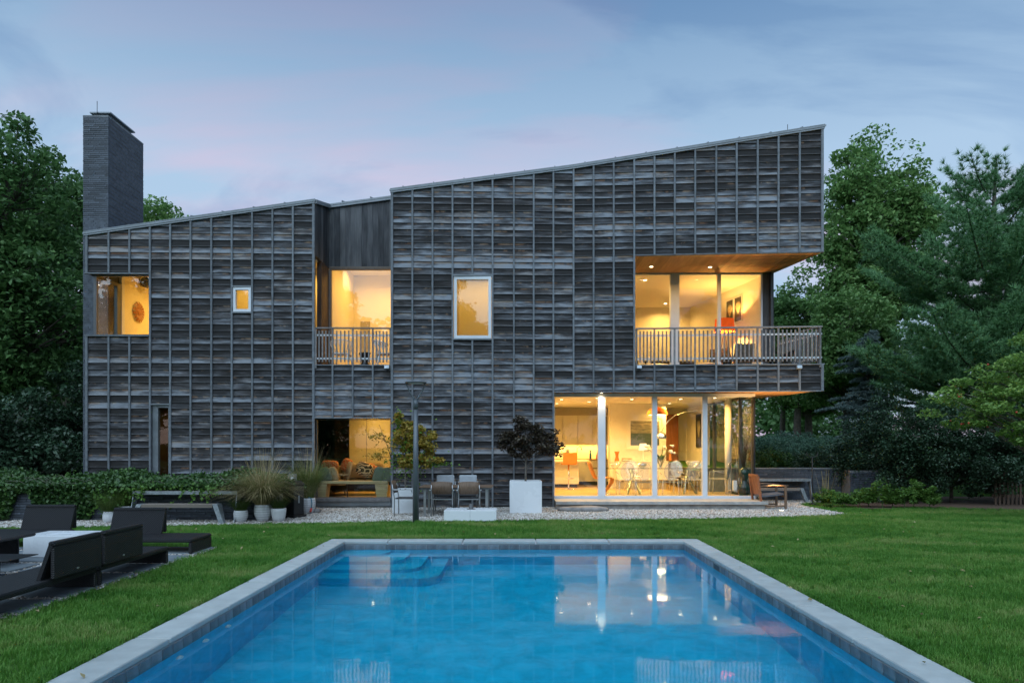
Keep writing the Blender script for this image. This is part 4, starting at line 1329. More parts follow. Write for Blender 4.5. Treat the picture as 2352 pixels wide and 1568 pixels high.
railing('railing', (fp(XL1+.05), fp(XM0-.04)), [fp(x) for x in [XL1+.06]+NB[1:4]+[XM0-.045]])
rp = [MBT[12]+.06]+MBT[13:21]+[XM1-.05]
railing('railing', (fp(MBT[12]+.04), fp(XM1+.0)), [fp(x) for x in rp])
yr = [FY(XM1)+.06 + k*.44 for k in range(5)]
railing('railing', ((EX(yr[0])-.05, yr[0]-.02), (EX(yr[4])-.05, yr[4])), [(EX(y)-.05, y) for y in yr])
for px in (890, 1466.5, 1832):
    x = FX(px); z = FZ(843, px)
    m = MB(); m.hexa([P(x-.06, .15, z-.045), P(x+.06, .15, z-.045), P(x+.06, .0561, z-.05), P(x-.06, .0561, z-.05), P(x-.06, .13, z+.035), P(x+.06, .13, z+.035), P(x+.06, .0561, z+.045), P(x-.06, .0561, z+.045)])
    m.build('wall_light', 'galvanised', house)

# ---- chimney with bricks
CY0, CY1 = 18.72, 20.48
CX0, CX1, CZ = -11.90, -11.20, 10.66
ch = MB(); ch.box(CX0+.012, CY0+.012, -.1, CX1-.012, CY1, CZ-.03); ch = ch.build('chimney', 'mortar', house)
def chimney_bricks():
    L = .30; j = .009
    off = root_loc(ch)
    front = MB(); front.bbox(-L/2+j/2, 0, 0, L/2-j/2, .05, COURSE-j, .003); mf = front.mesh('brick'); mf.materials.append(M['brick'])
    side = MB(); side.bbox(-.05, -L/2+j/2, 0, 0, L/2-j/2, COURSE-j, .003); ms = side.mesh('brick_end'); ms.materials.append(M['brick_side'])
    rest = MB(); cnt = 0
    n = int(CZ/COURSE)
    r = np.random.default_rng(3)
    for k in range(n-1, -1, -1):
        z = k*COURSE
        for face in (0, 1):
            if face == 1 and z < 4.2: continue
            a0, a1 = (CX0, CX1) if face == 0 else (CY0+.052, CY1)
            x = a0 - (k % 2)*L/2 - (.1 if k % 3 == 0 else 0)
            while x < a1-.01:
                a, b = max(x, a0), min(x+L, a1); x += L
                if b-a < .03: continue
                jit = r.uniform(-.003, .003)
                indiv = cnt < 300 and (face == 0 or k % 2 == 0)
                if indiv:
                    cnt += 1
                    o = bpy.data.objects.new('brick', mf if face == 0 else ms); COL.objects.link(o); o.parent = ch
                    if face == 0:
                        o.location = Vector(((a+b)/2, CY0+jit, z)) - off; o.scale = ((b-a)/L, 1, 1)
                    else:
                        o.location = Vector((CX1+jit, (a+b)/2, z)) - off; o.scale = (1, (b-a)/L, 1)
                elif face == 0:
                    rest.box(a+j/2, CY0+jit, z, b-j/2, CY0+.05, z+COURSE-j)
                else:
                    rest.box(CX1-.05, a+j/2, z, CX1+jit, b-j/2, z+COURSE-j)
    o = rest.build('brick_courses', 'brick', ch); stuff(o)
    m = MB(); m.box(CX0, CY0, CZ-.03, CX1, CY1, CZ+.02); m.build('chimney_crown', 'brick_top', ch)
    # spark screen cap
    m = MB()
    c0, c1 = CY0+.25, CY1-.45
    for y in np.linspace(c0, c1, 12):
        for x in (CX0+.16, CX1-.12): m.box(x-.006, y-.006, CZ+.02, x+.006, y+.006, CZ+.16)
    for x in np.linspace(CX0+.16, CX1-.12, 7): m.box(x-.006, c0-.006, CZ+.02, x+.006, c0+.006, CZ+.16)
    for z in (.06, .10, .14):
        m.box(CX0+.155, c0-.004, CZ+z-.004, CX1-.115, c0+.004, CZ+z+.004); m.box(CX1-.124, c0, CZ+z-.004, CX1-.116, c1, CZ+z+.004)
    m.build('spark_screen', 'galvanised', ch)
    m = MB(); m.box(CX0+.08, c0-.08, CZ+.161, CX1-.04, c1+.08, CZ+.195); m.build('cap_plate', 'zinc', ch)
    m = MB(); m.tube([(CX0+.3, CY0+.15, CZ), (CX0+.3, CY0+.15, CZ+.48)], .008, 6); m.build('lightning_rod', 'black_metal', ch)
chimney_bricks()
# ================================================================== rooms behind the glass
WARM = (1.0, 0.54, 0.125)
def slab(x0, y0, z0, x1, y1, z1, name, mat):
    m = MB(); m.box(x0, y0, z0, x1, y1, z1); return m.build(name, mat, house)
def room(x0, x1, y0, y1, z0, z1, wall='interior_white', floor='oak_floor', back=True, left=True, right=True, ceil='interior_white', t=.06):
    slab(x0-t, y0, z0-t, x1+t, y1+t, z0, 'interior_floor', floor)
    slab(x0-t, y0, z1, x1+t, y1+t, z1+t, 'interior_ceiling', ceil)
    if back: slab(x0-t, y1, z0+.001, x1+t, y1+t, z1-.001, 'interior_wall', wall)
    if left: slab(x0-t, y0, z0+.001, x0, y1-.001, z1-.001, 'interior_wall', wall)
    if right: slab(x1, y0, z0+.001, x1+t, y1-.001, z1-.001, 'interior_wall', wall)
def downlight(x, y, z, watt=12, r=.055, col=WARM, spread=150, ring='white_frame'):
    m = MB(); m.lathe([(r*.95, -.001), (r*.95, -.008), (r*1.5, -.008), (r*1.5, -.001)], (x, y, z), 16, cap=False)
    o = m.build('downlight', ring, house)
    e = MB(); e.lathe([(.001, -.006), (r*.9, -.006)], (x, y, z), 14, cap=False); e.build('lens', 'downlight_glow', o)
    L = bpy.data.lights.new('downlight_lamp', 'AREA'); L.shape = 'DISK'; L.size = r*1.8; L.energy = watt; L.color = col; L.spread = R(spread)
    lo = bpy.data.objects.new('downlight_lamp', L); COL.objects.link(lo); lo.parent = o
    lo.location = Vector((x, y, z-.012)) - root_loc(o)
    return o

LP = 2.9
# dining room and kitchen
DZF, DZC = 0.25, 2.98
room(1.03, 6.15, 18.52, 24.9, DZF, DZC, right=False)
slab(6.20, 22.2, DZF, 6.28, 24.9, DZC-.001, 'interior_wall', 'interior_white')
for px, py, Y in ((1353, 922, 21.0), (1372, 914, 20.2), (1290, 917, 20.4), (1279, 926, 21.6), (1451.5, 916.5, 20.4), (1563, 916, 20.4), (1537, 926, 22.6), (1505, 932, 23.6), (1642, 913, 20.0)):
    z = DZC
    Yc = (DZC-EYE)*FPX/(1023-py)          # depth at which the ceiling shows at that height
    downlight(WX(px, Yc), Yc, DZC, 15*LP)
# wall with the framed seascape, kitchen run behind on the left
pw = 22.1
slab(3.02, pw, DZF+.001, 4.83, pw+.5, DZC-.001, 'interior_wall', 'interior_white')
KY = 24.25
def kitchen():
    k = thing('kitchen_units', 'cream kitchen wall and base units with worktop at the back of the lit room', 'kitchen units', (2.2, 24.5, DZF))
    x0, x1 = 1.1, 4.3
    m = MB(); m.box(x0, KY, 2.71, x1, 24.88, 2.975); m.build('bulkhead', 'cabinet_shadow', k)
    n = 6; w = (x1-x0)/n
    for i in range(n):
        m = MB(); m.bbox(x0+i*w+.004, KY, 1.68, x0+(i+1)*w-.004, 24.86, 2.705, .004); m.build('wall_cupboard', 'cabinet_white', k)
        m = MB(); m.bbox(x0+i*w+.004, KY-.25, .37, x0+(i+1)*w-.004, 24.86, 1.115, .004); d = m.build('base_cupboard', 'cabinet_white', k)
        m = MB(); m.box(x0+(i+.5)*w-.01, KY-.28, .95, x0+(i+.5)*w+.01, KY-.251, 1.05); m.build('handle', 'steel', d)
    m = MB(); m.box(x0, KY-.20, DZF, x1, 24.86, .365); m.build('kick_board', 'black_kick', k)
    m = MB(); m.bbox(x0, KY-.28, 1.118, x1, 24.86, 1.16, .004); m.build('worktop', 'slab_wood', k)
    m = MB(); m.box(x0, 24.80, 1.161, x1, 24.87, 1.675); m.build('splashback', 'interior_white', k)
    L = bpy.data.lights.new('strip_lamp', 'AREA'); L.shape = 'RECTANGLE'; L.size = 3.0; L.size_y = .04; L.energy = 14*LP; L.color = WARM
    lo = bpy.data.objects.new('strip_lamp', L); COL.objects.link(lo); lo.parent = k; lo.location = Vector((2.6, 24.6, 1.672)) - root_loc(k)
    m = MB()
    tx = WX(1325, 24.5); m.tube([(tx, 24.5, 1.16), (tx, 24.5, 1.50), (tx+.03, 24.48, 1.58), (tx+.10, 24.46, 1.60), (tx+.15, 24.44, 1.56), (tx+.16, 24.43, 1.47)], .018, 8); m.build('tap', 'chrome', k)
kitchen()
def oven_tower():
    o = thing('oven', 'steel oven door with long bar handle beside the seascape wall', 'oven', (2.88, 23.3, DZF))
    m = MB(); m.box(2.82, 22.75, DZF, 3.0, 23.95, 2.6); m.build('body', 'dark_frame', o)
    m = MB(); m.tube([(2.76, 23.0, 1.05), (2.76, 23.0, 2.0)], .014, 8); m.box(2.76, 22.99, 1.08, 2.82, 23.01, 1.10); m.box(2.76, 22.99, 1.95, 2.82, 23.01, 1.97); m.build('handle', 'steel', o)
    for i in range(4):
        m = MB(); m.box(2.79, 22.78, 2.25+i*.06, 2.82, 23.1, 2.28+i*.06); m.build('vent_slat', 'steel', o)
oven_tower()
def peninsula():
    o = thing('breakfast_bar', 'cream breakfast bar counter behind the orange bar stool', 'counter', (1.6, 22.6, DZF))
    m = MB(); m.bbox(1.10, 22.55, .36, 2.05, 23.2, 1.10, .004); m.build('body', 'cabinet_white', o)
    m = MB(); m.box(1.15, 22.6, DZF, 2.0, 23.15, .359); m.build('kick_board', 'black_kick', o)
    m = MB(); m.bbox(1.08, 22.2, 1.103, 2.35, 23.25, 1.16, .004); m.build('worktop', 'cabinet_white', o)
peninsula()
def worktop_item(name, label, cat, px, prof, mat, Y=24.35, n=14):
    o = tag(MB().lathe(prof, (0, 0, 0), n).build(name, mat), label, cat); o.location = (WX(px, Y), Y, 1.161)
worktop_item('bottle', 'tall blue glass bottle on the kitchen worktop', 'bottle', 1356, [(.035, 0), (.04, .02), (.04, .16), (.022, .22), (.03, .30), (.02, .31)], 'blue_glass')
worktop_item('soap_bottle', 'small pink bottle with dark cap on the kitchen worktop', 'bottle', 1371, [(.035, 0), (.035, .13), (.014, .15), (.014, .22)], 'pink_plastic')
worktop_item('canister', 'round white paper towel roll on the kitchen worktop', 'canister', 1303, [(.07, 0), (.075, .01), (.075, .33), (.03, .335)], 'white_plastic')
worktop_item('jar', 'small dark jar beside the kitchen tap', 'jar', 1312, [(.04, 0), (.045, .02), (.045, .12), (.03, .14)], 'dark_frame')
def yellow_box():
    o = MB(); o.bbox(-.14, -.1, 0, .14, .1, .28, .01); o = tag(o.build('carton', 'yellow_card'), 'bright yellow carton with pasta packs on the kitchen worktop', 'box'); o.location = (WX(1384, 24.3), 24.3, 1.161)
yellow_box()
# bar stool
def bar_stool(label, px, Y, rz):
    o = thing('bar_stool', label, 'stool', (WX(px, Y), Y, DZF), rz, 'orange bar stools')
    m = MB(); m.lathe([(.21, 0), (.21, .012), (.05, .03), (.026, .06)], (0, 0, 0), 24); m.build('base', 'chrome', o, True)
    m = MB(); m.tube([(0, 0, .05), (0, 0, .78)], .026, 12); m.build('column', 'chrome', o, True)
    m = MB(); m.tube([(.17*math.cos(t), -.10+.17*math.sin(t)*.5, .34) for t in np.linspace(0, 6.283, 17)], .009, 6); m.bar((0, 0, .34), (0, -.14, .34), .02, .012); m.build('foot_ring', 'chrome', o, True)
    m = MB(); m.bbox(-.21, -.20, .78, .21, .20, .83, .02); m.build('seat', 'orange_leather', o, True)
    m = MB(); V = []; n = 8
    for i in range(n+1):
        x = -.22+.44*i/n; y = -.21-.035*(1-(2*i/n-1)**2)
        V += [(x, y, .80), (x*1.02, y-.03, 1.16), (x, y+.022, .80), (x*1.02, y-.008, 1.16)]
    F = []
    for i in range(n):
        a = 4*i; b = a+4
        F += [(a, b, b+1, a+1), (a+2, a+3, b+3, b+2), (a+1, b+1, b+3, a+3), (a, a+2, b+2, b)]
    F += [(0, 1, 3, 2), (4*n, 4*n+2, 4*n+3, 4*n+1)]
    m.add(V, F); m.build('backrest', 'orange_leather', o, True)
    return o
bar_stool('orange leather bar stool on a chrome column before the breakfast bar', 1306, 21.6, R(8))
# cantilever chair in one swept shell
def s_chair():
    Y = 19.6
    o = thing('cantilever_chair', 'orange S shaped one piece chair on a chrome foot near the glass', 'chair', (WX(1384, Y), Y, DZF), R(8))
    prof = [(-.42, .93), (-.40, .86), (-.35, .72), (-.28, .55), (-.22, .44), (-.12, .42), (.08, .445), (.20, .455), (.27, .42), (.26, .34), (.18, .22), (.06, .06), (.03, .015)]
    wid = [.15, .19, .21, .20, .20, .21, .22, .21, .19, .17, .12, .07, .05]
    V = []; F = []
    th = .03
    for i, ((x, z), w) in enumerate(zip(prof, wid)):
        a = Vector(prof[max(i-1, 0)]); b = Vector(prof[min(i+1, len(prof)-1)]); d = (b-a).normalized(); nx, nz = -d.y*th, d.x*th
        cv = .02 if i < 6 else 0
        V += [(x, -w, z), (x-nx*.5+cv*.0, 0, z-nz*.5), (x, w, z), (x+nx, w*.94, z+nz), (x+nx*1.2, 0, z+nz*1.2), (x+nx, -w*.94, z+nz)]
    for i in range(len(prof)-1):
        for k in range(6):
            a = i*6+k; b = i*6+(k+1) % 6
            F.append((a, b, b+6, a+6))
    F += [tuple(range(5, -1, -1)), tuple(range(len(V)-6, len(V)))]
    m = MB(); m.add(V, F, True); m.build('shell', 'orange_leather', o, True)
    m = MB(); m.lathe([(.20, 0), (.20, .008), (.06, .02), (.03, .035)], (.03, 0, 0), 22); m.build('foot', 'chrome', o, True)
s_chair()
# seascape and narrow print
def picture(name, label, cx, y, cz, w, h, mat, frame='white_frame', mount=.0, fr=.04, rot=0.0):
    o = thing(name, label, 'picture', (cx, y, cz), rot)
    m = MB()
    m.box(-w/2, -.03, -h/2, -w/2+fr, 0, h/2); m.box(w/2-fr, -.03, -h/2, w/2, 0, h/2); m.box(-w/2+fr, -.03, -h/2, w/2-fr, 0, -h/2+fr); m.box(-w/2+fr, -.03, h/2-fr, w/2-fr, 0, h/2)
    m.build('frame', frame, o, True)
    if mount:
        m = MB(); m.box(-w/2+fr, -.012, -h/2+fr, w/2-fr, -.002, h/2-fr); m.build('mount', 'interior_white', o, True)
    k = fr+mount
    m = MB(); m.box(-w/2+k, -.018, -h/2+k, w/2-k, -.0125, h/2-k); m.build('print', mat, o, True)
    return o
picture('framed_print', 'framed grey seascape print with white mount on the dining room wall', WX(1481, pw), pw-.004, WZ(994.5, pw), 1.20, 1.06, 'seascape_print', 'interior_white', .09, .045)
picture('canvas_print', 'narrow dark print of a pale plume on the side wall', 6.195, 23.2, WZ(989, 23.2), .62, 1.12, 'spray_print', 'black_kick', 0, .012, R(-90))
# brown door beyond
def hall_door():
    o = thing('hall_door', 'reddish wood door standing open beside the seascape wall', 'door', (5.3, 24.6, DZF))
    m = MB(); m.box(5.35, 24.5, DZF, 5.80, 24.56, 2.75); m.build('leaf', 'orange_wood', o)
    m = MB(); m.tube([(5.74, 24.47, 1.25), (5.74, 24.47, 1.40)], .012, 6); m.build('handle', 'steel', o)
    m = MB(); m.box(4.85, 24.70, DZF, 5.34, 24.76, 2.75); m.build('opening_shade', 'dark_room', o)  # dark sheet standing in for the unlit doorway
hall_door()
# round column
m = MB(); m.tube([(WX(1672.5, 19.7), 19.7, DZF), (WX(1672.5, 19.7), 19.7, DZC)], .095, 18); m.build('column', 'interior_white', house)
# pendant lamp
def pendant():
    Y = 19.9; x = WX(1510, Y)
    o = thing('pendant_lamp', 'orange dome pendant lamp above the glass dining table', 'lamp', (x, Y, 2.52))
    pr = [(.30, 0), (.30, .03), (.285, .09), (.24, .15), (.16, .20), (.06, .225), (.02, .24)]
    m = MB(); m.lathe(pr, (0, 0, 0), 28, cap=False); m.build('shade', 'pendant_orange', o, True)
    m = MB(); m.lathe([(.292, .012), (.292, .02)], (0, 0, 0), 28); m.build('diffuser', 'bulb_glow', o, True)
    m = MB(); m.tube([(0, 0, .24), (0, 0, DZC-2.52)], .006, 6); m.lathe([(.06, DZC-2.55), (.06, DZC-2.521)], (0, 0, 0), 14); m.build('cord', 'black_plastic', o, True)
pendant()
# arc lamp
def arc_lamp():
    Y = 20.3
    o = thing('arc_lamp', 'chrome arc floor lamp reaching over the glass dining table', 'lamp', (WX(1690, Y), Y, DZF))
    pts = [(1693, 1090), (1690, 1040), (1682, 1000), (1670, 975), (1650, 957), (1625, 946.5), (1600, 943), (1575, 945.5), (1552, 953), (1535, 966), (1525, 980), (1520, 990)]
    W3 = [W(a, b, Y) for a, b in pts]
    m = MB(); m.tube([(W3[0][0], Y, DZF+.2)]+W3, .011, 8); m.build('arm', 'steel', o)
    m = MB(); m.bbox(W3[0][0]-.12, Y-.1, DZF, W3[0][0]+.12, Y+.1, DZF+.2, .01); m.build('base', 'white_ceramic', o)
    c = W(1518, 1007, Y)
    m = MB(); m.lathe([(.16, 0), (.16, .05), (.145, .11), (.105, .165), (.05, .19), (.015, .20)], c, 26, cap=False); m.build('shade', 'chrome', o)
    m = MB(); m.lathe([(.14, .01), (.14, .02)], c, 20); m.build('bulb', 'bulb_glow', o)
arc_lamp()
# dining table
TZ = DZF+.74
def dining_table():
    o = thing('dining_table', 'long glass dining table on crossed steel legs inside the glass wall', 'table', (4.1, 19.75, DZF))
    x0, x1, y0, y1 = 2.15, 6.0, 19.3, 20.3
    m = MB(); m.bbox(x0, y0, TZ-.014, x1, y1, TZ, .003); m.build('glass_top', 'table_glass', o)
    MB().box(x0, y0-.004, TZ-.016, x1, y0-.0005, TZ+.001).build('glass_edge', 'green_ceramic', o)
    for xx in (3.35, 4.95):
        for s in (-1, 1):
            m = MB(); m.bar((xx-.18*s, y0+.2, DZF), (xx+.06*s, y1-.25, TZ-.016), .05, .05); m.build('leg', 'steel', o)
            m = MB(); m.bar((xx+.18*s, y0+.2, DZF), (xx-.06*s, y1-.25, TZ-.016), .05, .05); m.build('leg', 'steel', o)
    m = MB(); m.bar((3.35, 19.7, DZF+.33), (4.95, 19.7, DZF+.33), .04, .03); m.build('stretcher', 'steel', o)
dining_table()
# clear plastic armchairs
def ghost_chair():
    o = thing('clear_chair', 'x', 'chair', (0, 0, 0), 0, 'clear dining chairs')
    m = MB()
    m.prism([(.19*math.cos(t), .22+.10*((.67+.25*math.sin(t)-.45)/.5), .67+.25*math.sin(t)) for t in np.linspace(0, 6.0, 20)], (0, .012, 0))
    m.tube([(.19*math.cos(t), .23+.10*((.67+.25*math.sin(t)-.45)/.5), .67+.25*math.sin(t)) for t in np.linspace(0, 6.283, 25)], .012, 6, caps=False)
    m.build('backrest', 'ghost_clear', o, True)
    m = MB(); m.bbox(-.24, -.24, .43, .24, .24, .465, .02); m.build('seat', 'ghost_clear', o, True)
    for sx in (-1, 1):
        m = MB(); m.tube([(sx*.25, .22, .60), (sx*.28, 0, .66), (sx*.27, -.2, .65), (sx*.23, -.22, .46)], .016, 6); m.build('armrest', 'ghost_clear', o, True)
        for sy in (-1, 1):
            m = MB(); m.tube([(sx*.21, sy*.21, .44), (sx*.235, sy*.245, 0)], [.026, .016], 8); m.build('leg', 'ghost_clear', o, True)
    return o
GC = ghost_chair()
spots = [(1438, 19.05, 180, 'first clear plastic armchair from the left along the front of the glass table'),
         (1478, 19.05, 176, 'second clear plastic armchair from the left along the front of the glass table'),
         (1535, 19.05, 184, 'third clear plastic armchair from the left along the front of the glass table'),
         (1588, 19.05, 179, 'fourth clear plastic armchair from the left along the front of the glass table'),
         (1652, 19.5, 240, 'clear plastic armchair at the right end of the glass table'),
         (1455, 20.75, 0, 'clear plastic armchair behind the left end of the glass table'),
         (1560, 20.75, 4, 'clear plastic armchair behind the middle of the glass table'),
         (1608, 20.75, -4, 'clear plastic armchair behind the right end of the glass table')]
for i, (px, Y, a, lab) in enumerate(spots):
    if i == 0:
        GC.location = (WX(px, Y), Y, DZF); GC.rotation_euler = (0, 0, R(a)); GC['label'] = lab
    else:
        copy_tree(GC, (WX(px, Y), Y, DZF), R(a), lab)
def clear_stand():
    Y = 18.85
    o = thing('magazine_stand', 'clear acrylic magazine stand holding papers beside the green vase', 'stand', (WX(1688, Y), Y, DZF))
    for sx in (-.16, .16):
        m = MB(); m.tube([(sx, -.1, 0), (sx*.9, -.1, .48), (sx*.8, .08, .50), (sx, .1, 0)], .014, 6); m.build('side_loop', 'ghost_clear', o, True)
    m = MB(); m.box(-.17, -.11, .14, .17, .11, .155); m.build('tray', 'ghost_clear', o, True)
    m = MB(); m.box(-.06, -.05, .156, .04, .03, .42); m.build('papers', 'white_plastic', o, True)
clear_stand()
# sideboard with things on it
def sideboard():
    o = thing('sideboard', 'white low sideboard under the seascape print', 'sideboard', (4.0, 21.8, DZF))
    m = MB(); m.bbox(3.15, 21.62, DZF+.30, 4.80, 22.05, DZF+.86, .006); m.build('body', 'cabinet_white', o)
    m = MB(); m.box(3.14, 21.60, DZF+.862, 4.82, 22.06, DZF+.885); m.build('top', 'cabinet_white', o)
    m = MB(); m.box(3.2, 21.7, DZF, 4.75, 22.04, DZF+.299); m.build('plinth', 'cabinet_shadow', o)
    for i in range(3):
        m = MB(); m.box(3.5+i*.5, 21.60, DZF+.66, 3.58+i*.5, 21.618, DZF+.69); m.build('handle', 'steel', o)
sideboard()
SBZ = DZF+.886
def on_sb(o, px, Y=21.8): o.location = (WX(px, Y), Y, SBZ)
on_sb(tag(MB().lathe([(.07, 0), (.075, .02), (.045, .15), (.06, .24), (.085, .30), (.08, .31)], n=18).build('copper_vase', 'copper'), 'waisted copper vase at the left end of the white sideboard', 'vase'), 1417)
tl = thing('table_lamp', 'small white shaded table lamp lit on the sideboard', 'lamp', (WX(1477, 21.8), 21.8, SBZ))
MB().lathe([(.07, 0), (.07, .015), (.012, .03), (.012, .36)], n=14).build('stand', 'white_plastic', tl, True)
MB().lathe([(.14, .34), (.10, .56)], n=20, cap=False).build('shade', 'white_shade', tl, True)
on_sb(tag(MB().lathe([(.05, 0), (.06, .03), (.03, .18), (.045, .30), (.05, .34)], n=16).build('orange_vase', 'orange_leather'), 'slim orange vase behind the lilies on the sideboard', 'vase'), 1540)
bk = thing('book_stack', 'short stack of books at the left of the sideboard', 'books', (WX(1440, 21.8), 21.8, SBZ))
for i, (mt, w) in enumerate((('grey_fabric', .16), ('white_plastic', .14), ('red_pattern_fabric', .15))):
    MB().box(-w, -.1, i*.031, w, .1, i*.031+.03).build('book', mt, bk, True)
def glass_bowl(name, label, px, Y, z, r, mat='ghost_clear'):
    o = tag(MB().lathe([(r*.45, 0), (r*.55, .01), (r*.9, r*.55), (r, r*.95), (r*.96, r*.95), (r*.85, r*.55), (r*.5, .02), (0.001, .018)], n=20, cap=False).build(name, mat), label, 'bowl')
    o.location = (WX(px, Y), Y, z); return o
glass_bowl('crystal_bowl', 'clear cut crystal bowl at the left end of the dining table', 1413, 19.6, TZ+.001, .16)
glass_bowl('steel_bowl', 'round silver bowl on the dining table', 1475, 19.65, TZ+.001, .13, 'chrome')
glass_bowl('tall_glass_bowl', 'large clear glass bowl at the right of the dining table', 1592, 19.8, TZ+.001, .22)
# lilies
def lilies():
    Y = 19.75; x = WX(1517, Y)
    o = thing('lily_vase', 'clear vase of white calla lilies on the dining table', 'flowers', (x, Y, TZ+.001))
    MB().lathe([(.05, 0), (.055, .02), (.06, .2), (.09, .30)], n=16, cap=False).build('vase', 'ghost_clear', o, True)
    r = np.random.default_rng(4)
    for i in range(11):
        a = r.uniform(0, 6.28); sp = r.uniform(.12, .42); h = r.uniform(.42, .66)
        tip = Vector((sp*math.cos(a), sp*.6*math.sin(a), h))
        pts = [(0, 0, .02), tuple(tip*.45+Vector((0, 0, .08))), tuple(tip*.85+Vector((0, 0, .06))), tuple(tip)]
        s = MB(); s.tube(pts, .007, 5); s = s.build('stem', 'stem_green', o, True)
        d = Vector((math.cos(a), .6*math.sin(a), -.35)).normalized()
        f = MB(); f.tube([tip, tip+d*.05, tip+d*.10, tip+d*.14+Vector((0, 0, .02))], [.008, .02, .045, .004], 8, caps=False); f.build('bloom', 'lily_white', s, True)
    for i in range(16):
        a = r.uniform(0, 6.28); sp = r.uniform(.1, .26); h = r.uniform(.22, .42); p = Vector((sp*math.cos(a), sp*.7*math.sin(a), h)); q = Vector((-math.sin(a), math.cos(a), 0))*.035
        b = Vector((0, 0, .18))
        m = MB(); m.add([b, (b+p)/2+q+Vector((0, 0, .05)), p, (b+p)/2-q+Vector((0, 0, .05))], [(0, 1, 2, 3)]); m.build('leaf', 'stem_green', o, True)
lilies()
# gourd vase with twigs by the corner
def gourd():
    Y = 18.78; x = WX(1709, Y)
    o = thing('floor_vase', 'tall green gourd shaped floor vase with twigs in the glass corner', 'vase', (x, Y, DZF))
    pr = [(.10, 0), (.13, .02), (.17, .10), (.185, .20), (.165, .29), (.105, .38), (.085, .42), (.10, .47), (.145, .56), (.155, .64), (.13, .72), (.07, .775), (.05, .79)]
    MB().lathe(pr, n=28).build('body', 'green_ceramic', o, True)
    r = np.random.default_rng(8); m = MB()
    for i in range(46):
        a = r.uniform(0, 6.28); sp = r.uniform(.03, .19); h = r.uniform(1.15, 1.62)
        p0 = Vector((r.uniform(-.03, .03), r.uniform(-.03, .03), .76)); p3 = Vector((sp*math.cos(a), sp*math.sin(a), h))
        p1 = p0.lerp(p3, .4)+Vector((r.uniform(-.02, .02), r.uniform(-.02, .02), 0)); p2 = p0.lerp(p3, .75)+Vector((r.uniform(-.04, .04), r.uniform(-.03, .03), 0))
        p4 = p3+Vector((r.uniform(-.06, .06), r.uniform(-.05, .05), r.uniform(-.02, .05)))
        m.tube([p0, p1, p2, p3, p4], [.006, .005, .004, .003, .002], 4)
    stuff(m.build('twigs', 'twig', o, True))
gourd()

LP = 2.0
# ---- upper right room
U0, UZ, UC = Z_PAR-.06, Z_PAR-.06, 6.60
room(LGX0-.25, LGX1+.12, LOG_Y+.07, 24.6, UZ, UC, 'interior_white', right=False)
m = MB(); ya_, yb_ = LOG_Y+.13, 24.6
m.hexa([(EX(ya_)-.26, ya_, UZ), (EX(ya_)-.16, ya_, UZ), (EX(yb_)-.16, yb_, UZ), (EX(yb_)-.26, yb_, UZ), (EX(ya_)-.26, ya_, UC), (EX(ya_)-.16, ya_, UC), (EX(yb_)-.16, yb_, UC), (EX(yb_)-.26, yb_, UC)]); m.build('interior_wall', 'interior_white', house)
for x, y, w in ((3.85, 20.5, 22), (5.2, 23.9, 20)): downlight(x, y, UC, w*LP)  # rear one is an extra lamp added to fill the room
for px, py in ((1496, 611), (1631, 612)):
    Yc = (Z_LOG-EYE)*FPX/(1023-py); downlight(WX(px, Yc), Yc, Z_LOG-.014, 7*LP, .05)
def tripod_lamp():
    Y = 21.0; x = WX(1664, Y)
    o = thing('floor_lamp', 'tripod floor lamp with orange pleated shade in the upper room', 'lamp', (x, Y, UZ))
    z0 = WZ(762, Y)-UZ; z1 = WZ(733, Y)-UZ
    n = 40; V = []; F = []
    for i in range(n):
        t = 2*math.pi*i/n; rr = 1.0 if i % 2 else .96
        V += [(.315*rr*math.cos(t), .315*rr*math.sin(t), z0), (.275*rr*math.cos(t), .275*rr*math.sin(t), z1)]
    for i in range(n):
        a = 2*i; b = 2*((i+1) % n); F.append((a, b, b+1, a+1))
    m = MB(); m.add(V, F); m.build('shade', 'orange_shade', o, True)
    MB().ellip((0, 0, z0+.10), (.04, .04, .05), 10, 6).build('bulb', 'bulb_glow', o, True)
    for k in range(3):
        a = 2.1*k+.4; m = MB(); m.tube([(.02*math.cos(a), .02*math.sin(a), z0), (.26*math.cos(a), .26*math.sin(a), 0)], .012, 6); m.build('leg', 'black_metal', o, True)
    L = bpy.data.lights.new('lamp_bulb', 'POINT'); L.energy = 75*LP; L.color = WARM; L.shadow_soft_size = .05
    lo = bpy.data.objects.new('lamp_bulb', L); COL.objects.link(lo); lo.parent = o; lo.location = (0, 0, z0+.21)
tripod_lamp()
def coral_picture():
    for i, (yy, lab) in enumerate(((21.30, 'right half of the pale coral picture pair in the upper room'), (21.80, 'left half of the pale coral picture pair in the upper room'))):
        picture('coral_print', lab, EX(yy)-.262, yy, WZ(713, 21.5), .47, .80, 'coral_print', 'white_frame', 0, .025, R(-90+11.6))
coral_picture()
def sofa_upper():
    o = thing('sofa', 'low dark sofa along the back of the upper room', 'sofa', (4.9, 23.3, UZ))
    MB().bbox(-1.25, -.42, .12, 1.25, .42, .40, .04).build('seat', 'dark_fabric', o, True)
    MB().bbox(-1.25, .25, .401, 1.25, .45, .86, .06).build('backrest', 'dark_fabric', o, True)
    for x in (-1.1, 1.1): MB().tube([(x, 0, 0), (x, 0, .12)], .03, 8).build('leg', 'black_metal', o, True)
    MB().ellip((-.6, .1, .55), (.24, .1, .2), rot=Euler((.3, 0, 0)).to_matrix()).build('cushion', 'pale_fabric', o, True)
    MB().ellip((.2, .05, .52), (.26, .1, .18), rot=Euler((.3, 0, .1)).to_matrix()).build('cushion', 'orange_fabric', o, True)
sofa_upper()
